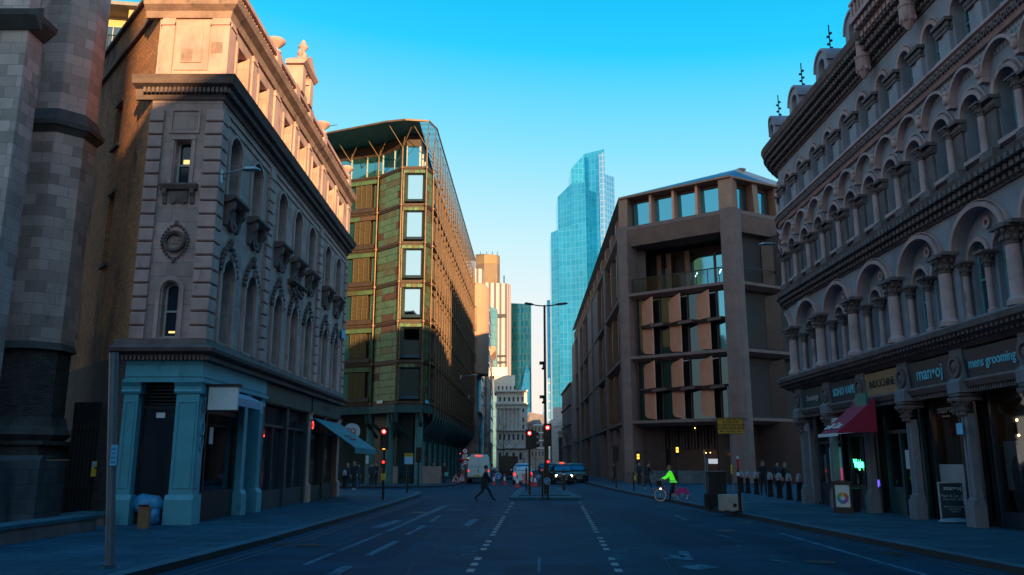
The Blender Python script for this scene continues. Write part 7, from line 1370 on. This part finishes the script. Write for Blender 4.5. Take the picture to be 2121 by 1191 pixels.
# ================================================================== people
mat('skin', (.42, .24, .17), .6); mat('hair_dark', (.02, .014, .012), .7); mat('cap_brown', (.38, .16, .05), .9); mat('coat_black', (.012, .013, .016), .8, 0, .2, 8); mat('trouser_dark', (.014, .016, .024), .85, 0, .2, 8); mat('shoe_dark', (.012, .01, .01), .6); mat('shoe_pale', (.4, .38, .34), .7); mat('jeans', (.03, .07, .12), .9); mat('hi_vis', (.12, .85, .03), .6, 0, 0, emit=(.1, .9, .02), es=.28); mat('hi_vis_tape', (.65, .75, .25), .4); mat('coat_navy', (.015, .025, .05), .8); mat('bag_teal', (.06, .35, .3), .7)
def person(label, x, y, z, rz, h=1.75, legs=((8, 4), (-8, 8)), arms=((10, 15), (-10, 15)), lean=3, look=0, top='coat_black', bot='trouser_dark', shoe='shoe_dark', hair='hair_dark', skirt=0, bag=None, hold=None, grp=None, feet=None, fat=1.0):
    k = h/1.75; p = thing('person', label, 'person', (x, y, z), rz, grp)
    V = []; E = []; Rr = []; tag_ = []
    def v(pt, r, tg, par=None):
        V.append(Vector(pt)*k); Rr.append(r*k); tag_.append(tg); i = len(V)-1
        if par is not None: E.append((par, i))
        return i
    ln = math.tan(R(lean)); fy = lambda zz: (zz-.95)*ln
    pel = v((0, 0, .96), .135*fat, 'bot'); wa_ = v((0, fy(1.1), 1.12), .13*fat, 'top', pel); ch = v((0, fy(1.33), 1.34), .15*fat, 'top', wa_); nk = v((0, fy(1.48)+.01, 1.49), .06, 'skin', ch); hd = v((0, fy(1.56)+.03, 1.585), .085, 'skin', nk); ht = v((0, fy(1.66)+.035, 1.68), .09, 'skin', hd)
    lows = []
    for i, sx in enumerate((-1, 1)):
        th, kn = legs[i]; hp = v((sx*.09, 0, .90), .095, 'bot', pel); a_ = R(th); K = Vector((sx*.10, .43*math.sin(a_), .90-.43*math.cos(a_))); ki = v(K, .066, 'bot', hp); b_ = R(th-kn)
        A_ = K+Vector((0, .41*math.sin(b_), -.41*math.cos(b_))); mi = v((K+A_)/2+Vector((0, -.01, 0)), .058, 'bot', ki); ai = v(A_, .042, 'bot', mi); ft = R(th-kn)*.6 if b_ < 0 else 0
        heel = v(A_+Vector((0, -.03, -.05)), .04, 'shoe', ai); toe = v(A_+Vector((0, .17*math.cos(ft), -.055+.17*math.sin(ft))), .035, 'shoe', ai); lows += [A_.z-.095]
        if skirt: pass
    for i, sx in enumerate((-1, 1)):
        sh, el = arms[i][:2]; out = arms[i][2] if len(arms[i]) > 2 else 6
        S_ = Vector((sx*.185, fy(1.42), 1.41)); si = v(S_, .062, 'top', ch); d = Vector((sx*math.sin(R(out)), math.sin(R(sh)), -math.cos(R(sh)))).normalized(); E1 = S_+d*.28; ei = v(E1, .05, 'top', si)
        d2 = Vector((sx*.02, math.sin(R(sh+el)), -math.cos(R(sh+el)))).normalized(); W1 = E1+d2*.24; wi = v(W1, .032, 'top', ei); pm_ = v(W1+d2*.07, .034, 'skin', wi)
        side = Vector((0, 0, 1)).cross(d2); side = Vector((0, 1, 0)) if side.length < .2 else side.normalized(); side = Vector((0, math.cos(R(sh+el)), math.sin(R(sh+el))))
        for f_ in range(4): b0_ = W1+d2*.09+side*(-.028+.019*f_); ln_ = (.06, .072, .068, .052)[f_]; f1 = v(b0_, .010, 'skin', pm_); f2 = v(b0_+d2*ln_*.55-Vector((sx*.008, 0, 0)), .009, 'skin', f1); v(b0_+d2*ln_-Vector((sx*.03, 0, 0)), .007, 'skin', f2)
        tb_ = v(W1+d2*.03+side*.035, .011, 'skin', pm_); v(W1+d2*.07+side*.055, .009, 'skin', tb_)
    off = -min(lows)*k if feet is None else feet
    me = bpy.data.meshes.new('person_body'); me.from_pydata([(q.x, q.y, q.z+off) for q in V], E, []); o = bpy.data.objects.new('body', me); COL.objects.link(o)
    md = o.modifiers.new('s', 'SKIN'); sv = me.skin_vertices[0].data
    for i, r in enumerate(Rr): sv[i].radius = (r, r); sv[i].use_root = (i == 0)
    sv[ch].radius = (.175*k*fat, .12*k); sv[pel].radius = (.15*k*fat, .12*k)
    md.branch_smoothing = .3; s2 = o.modifiers.new('u', 'SUBSURF'); s2.levels = 2; s2.render_levels = 2
    dg = bpy.context.evaluated_depsgraph_get(); dg.update(); m2 = bpy.data.meshes.new_from_object(o.evaluated_get(dg)); o.modifiers.clear(); o.data = m2; o.parent = p
    m2.materials.clear(); names = ['skin', 'top', 'bot', 'shoe']
    for n_ in (M['skin'], M[top], M[bot], M[shoe]): m2.materials.append(n_)
    segs = [(V[a], V[b], tag_[b] if not (tag_[a] == 'top' and tag_[b] == 'skin' and b != nk) else 'skin') for a, b in E]
    segs = [(a, b, t_) for a, b, t_ in segs]
    for pl in m2.polygons:
        c = pl.center-Vector((0, 0, off)); best = 9; bt = 'top'
        for a, b, t_ in segs:
            ab = b-a; tt = max(0, min(1, (c-a).dot(ab)/ab.length_squared)); dd = (c-a-ab*tt).length
            if dd < best: best = dd; bt = t_
        if bt == 'skin' and 1.3*k < c.z < 1.46*k and abs(c.x) < .2: bt = 'top'
        if skirt and c.z > (.96-skirt)*k and bt == 'bot': bt = 'top'
        pl.material_index = names.index(bt); pl.use_smooth = True
    H = V[hd]*1.0; H.z += off; rz_ = .095*k
    hm = MB(); hc = (H.x, H.y-.005*k, H.z+.045*k); hm.ball((hc[0], hc[1]-.02*k, hc[2]+.015*k), (rz_*.98, rz_*1.12, rz_*1.15), 12, 8)
    hm.v = [(a, min(b, H.y+.045*k) if c < H.z+.07*k else b, max(c, H.z-.03*k)) for a, b, c in hm.v]; hm.sm = True; hm.build('hair' if hair != 'cap_brown' else 'cap', M[hair], p, local=True)
    fm = MB(); fy_ = H.y+.092*k; [fm.ball((sx*.032*k, fy_-.008, H.z+.02*k), .011*k, 6, 4) for sx in (-1, 1)]; fm.build('eyes', M['black_ink'], p, local=True)
    nm_ = MB(); nm_.loft([[(-.008*k, fy_-.01, H.z+.02*k), (.008*k, fy_-.01, H.z+.02*k), (0, fy_+.004, H.z+.02*k)], [(-.015*k, fy_-.01, H.z-.02*k), (.015*k, fy_-.01, H.z-.02*k), (0, fy_+.02*k, H.z-.018*k)]]); [nm_.ball((sx*.088*k, H.y, H.z+.01*k), (.012*k, .025*k, .032*k), 6, 5) for sx in (-1, 1)]; nm_.box(-.022*k, .022*k, fy_-.012, fy_-.004, H.z-.042*k, H.z-.036*k); nm_.build('face_features', M['skin'], p, local=True)
    if skirt:
        t = MB(); zb = (.94-skirt)*k+off; t.loft([[(rx*math.cos(a_), ry*math.sin(a_)+yo, zz) for a_ in [2*math.pi*i/14 for i in range(14)]] for zz, rx, ry, yo in ((zb, .2*k, .2*k, 0), (.96*k+off, .18*k, .15*k, 0), (1.12*k+off, .165*k, .13*k, fy(1.12)))]); t.sm = True; t.build('coat_skirt', M[top], p, local=True)
    if bag: t = MB(); zz = 1.25*k+off; t.ball((0, fy(1.3)-.22*k, zz), (.16*k, .12*k, .24*k), 10, 7); t.sm = True; t.build('backpack', M[bag], p, local=True)
    return p, k, off
g = lambda px, py, z=.0: gp(px, py, z)
x, y = g(1004, 1038); person('person in a long dark coat striding across the road', x, y, 0, R(-80), 1.76, legs=((34, 8), (-22, 30)), arms=((-25, 25), (22, 30)), lean=5, skirt=.28, fat=1.12)
# cyclist astride the hire bicycle
p, k, off = person('person in a bright green high visibility jacket and brown cap on the hire bicycle', BX+.12, BY, 0, R(90), 1.66, legs=((22, 12), (4, 20)), arms=((34, 30), (38, 28)), lean=16, top='hi_vis', bot='trouser_dark', hair='cap_brown', skirt=.02, bag='coat_black', fat=1.12)
t = MB(); t.loft([[(.185*math.cos(a_), .15*math.sin(a_)+yy, zz) for a_ in [2*math.pi*i/14 for i in range(14)]] for zz, yy in ((.93, .02), (.98, .03))]); t.build('reflective_band', M['hi_vis_tape'], p, local=True)
# pedestrians
ped = [(733, 1016, .12, 175, 1.78, dict(legs=((10, 4), (-10, 10)), fat=1.05, shoe='shoe_pale'), 'person in dark clothes and pale shoes walking on the left pavement'),
       (741, 1013, .12, 20, 1.7, dict(bot='jeans', top='coat_navy', legs=((-16, 10), (14, 6))), 'person in jeans half hidden behind the dark clothed walker'),
       (778, 1010, .12, 160, 1.74, dict(legs=((14, 6), (-10, 10)), arms=((25, 40), (0, 10))), 'person in black nearest the left traffic signal'),
       (769, 1010.5, .12, 190, 1.66, dict(legs=((6, 4), (-6, 10)), top='coat_navy'), 'person in navy just left of the one by the signal'),
       (719, 1011, .12, 180, 1.62, dict(legs=((4, 2), (-4, 4)), top='coat_navy', hair='cap_brown'), 'person standing leftmost by the awning on the left pavement'),
       (920, 1003, .12, 175, 1.7, dict(legs=((6, 4), (-6, 6)), top='coat_black'), 'person in a dark coat standing before the bronze building with a teal bag'),
       (897, 1001, .12, 185, 1.72, dict(legs=((6, 4), (-6, 6)), bot='jeans'), 'person in jeans farther along the bronze building'),
       (1343, 1014, .12, -70, 1.76, dict(legs=((24, 6), (-20, 18)), shoe='shoe_pale', arms=((-20, 20), (20, 20))), 'person walking right in dark clothes left of the cyclist'),
       (1326, 1006, .12, 150, 1.72, dict(legs=((6, 4), (-6, 6)), top='coat_navy'), 'person standing by the base of the sandstone column'),
       (1273, 1002, .12, 100, 1.7, dict(legs=((14, 6), (-14, 12))), 'person in dark clothes beside the unlit traffic signal'),
       (1583, 1028, .12, 170, 1.78, dict(legs=((6, 4), (-6, 6)), arms=((15, 70), (15, 70))), 'person in dark clothes between the third and fourth bollards'),
       (1612, 1012, .12, 185, 1.7, dict(legs=((6, 4), (-6, 6)), top='coat_navy'), 'person far behind the bollards, left of the one with light hair'),
       (1628, 1022, .12, -150, 1.7, dict(legs=((18, 6), (-14, 14)), hair='cap_brown'), 'person with light hair behind the sixth bollard')]
for px, py, z, rz, h, kw, lb in ped: x, y = g(px, py, z); person(lb, x, y, z, R(rz), h, grp='pedestrians on the pavements', **kw)
x, y = g(924, 1003, .12); o = MB().box(x-.12, x+.16, y-.25, y-.1, .75, 1.05).build('shopping_bag', M['bag_teal']); tag(o, 'teal bag held by the person before the bronze building', 'bag')
# traffic bollard and parked motorbikes as dark shapes by the left works
x, y = g(722, 1012, .12); c = copy_tree(b0); c.location = (x-.3, y, .12); c['label'] = 'single black bollard with pale cap on the left pavement under the awning'
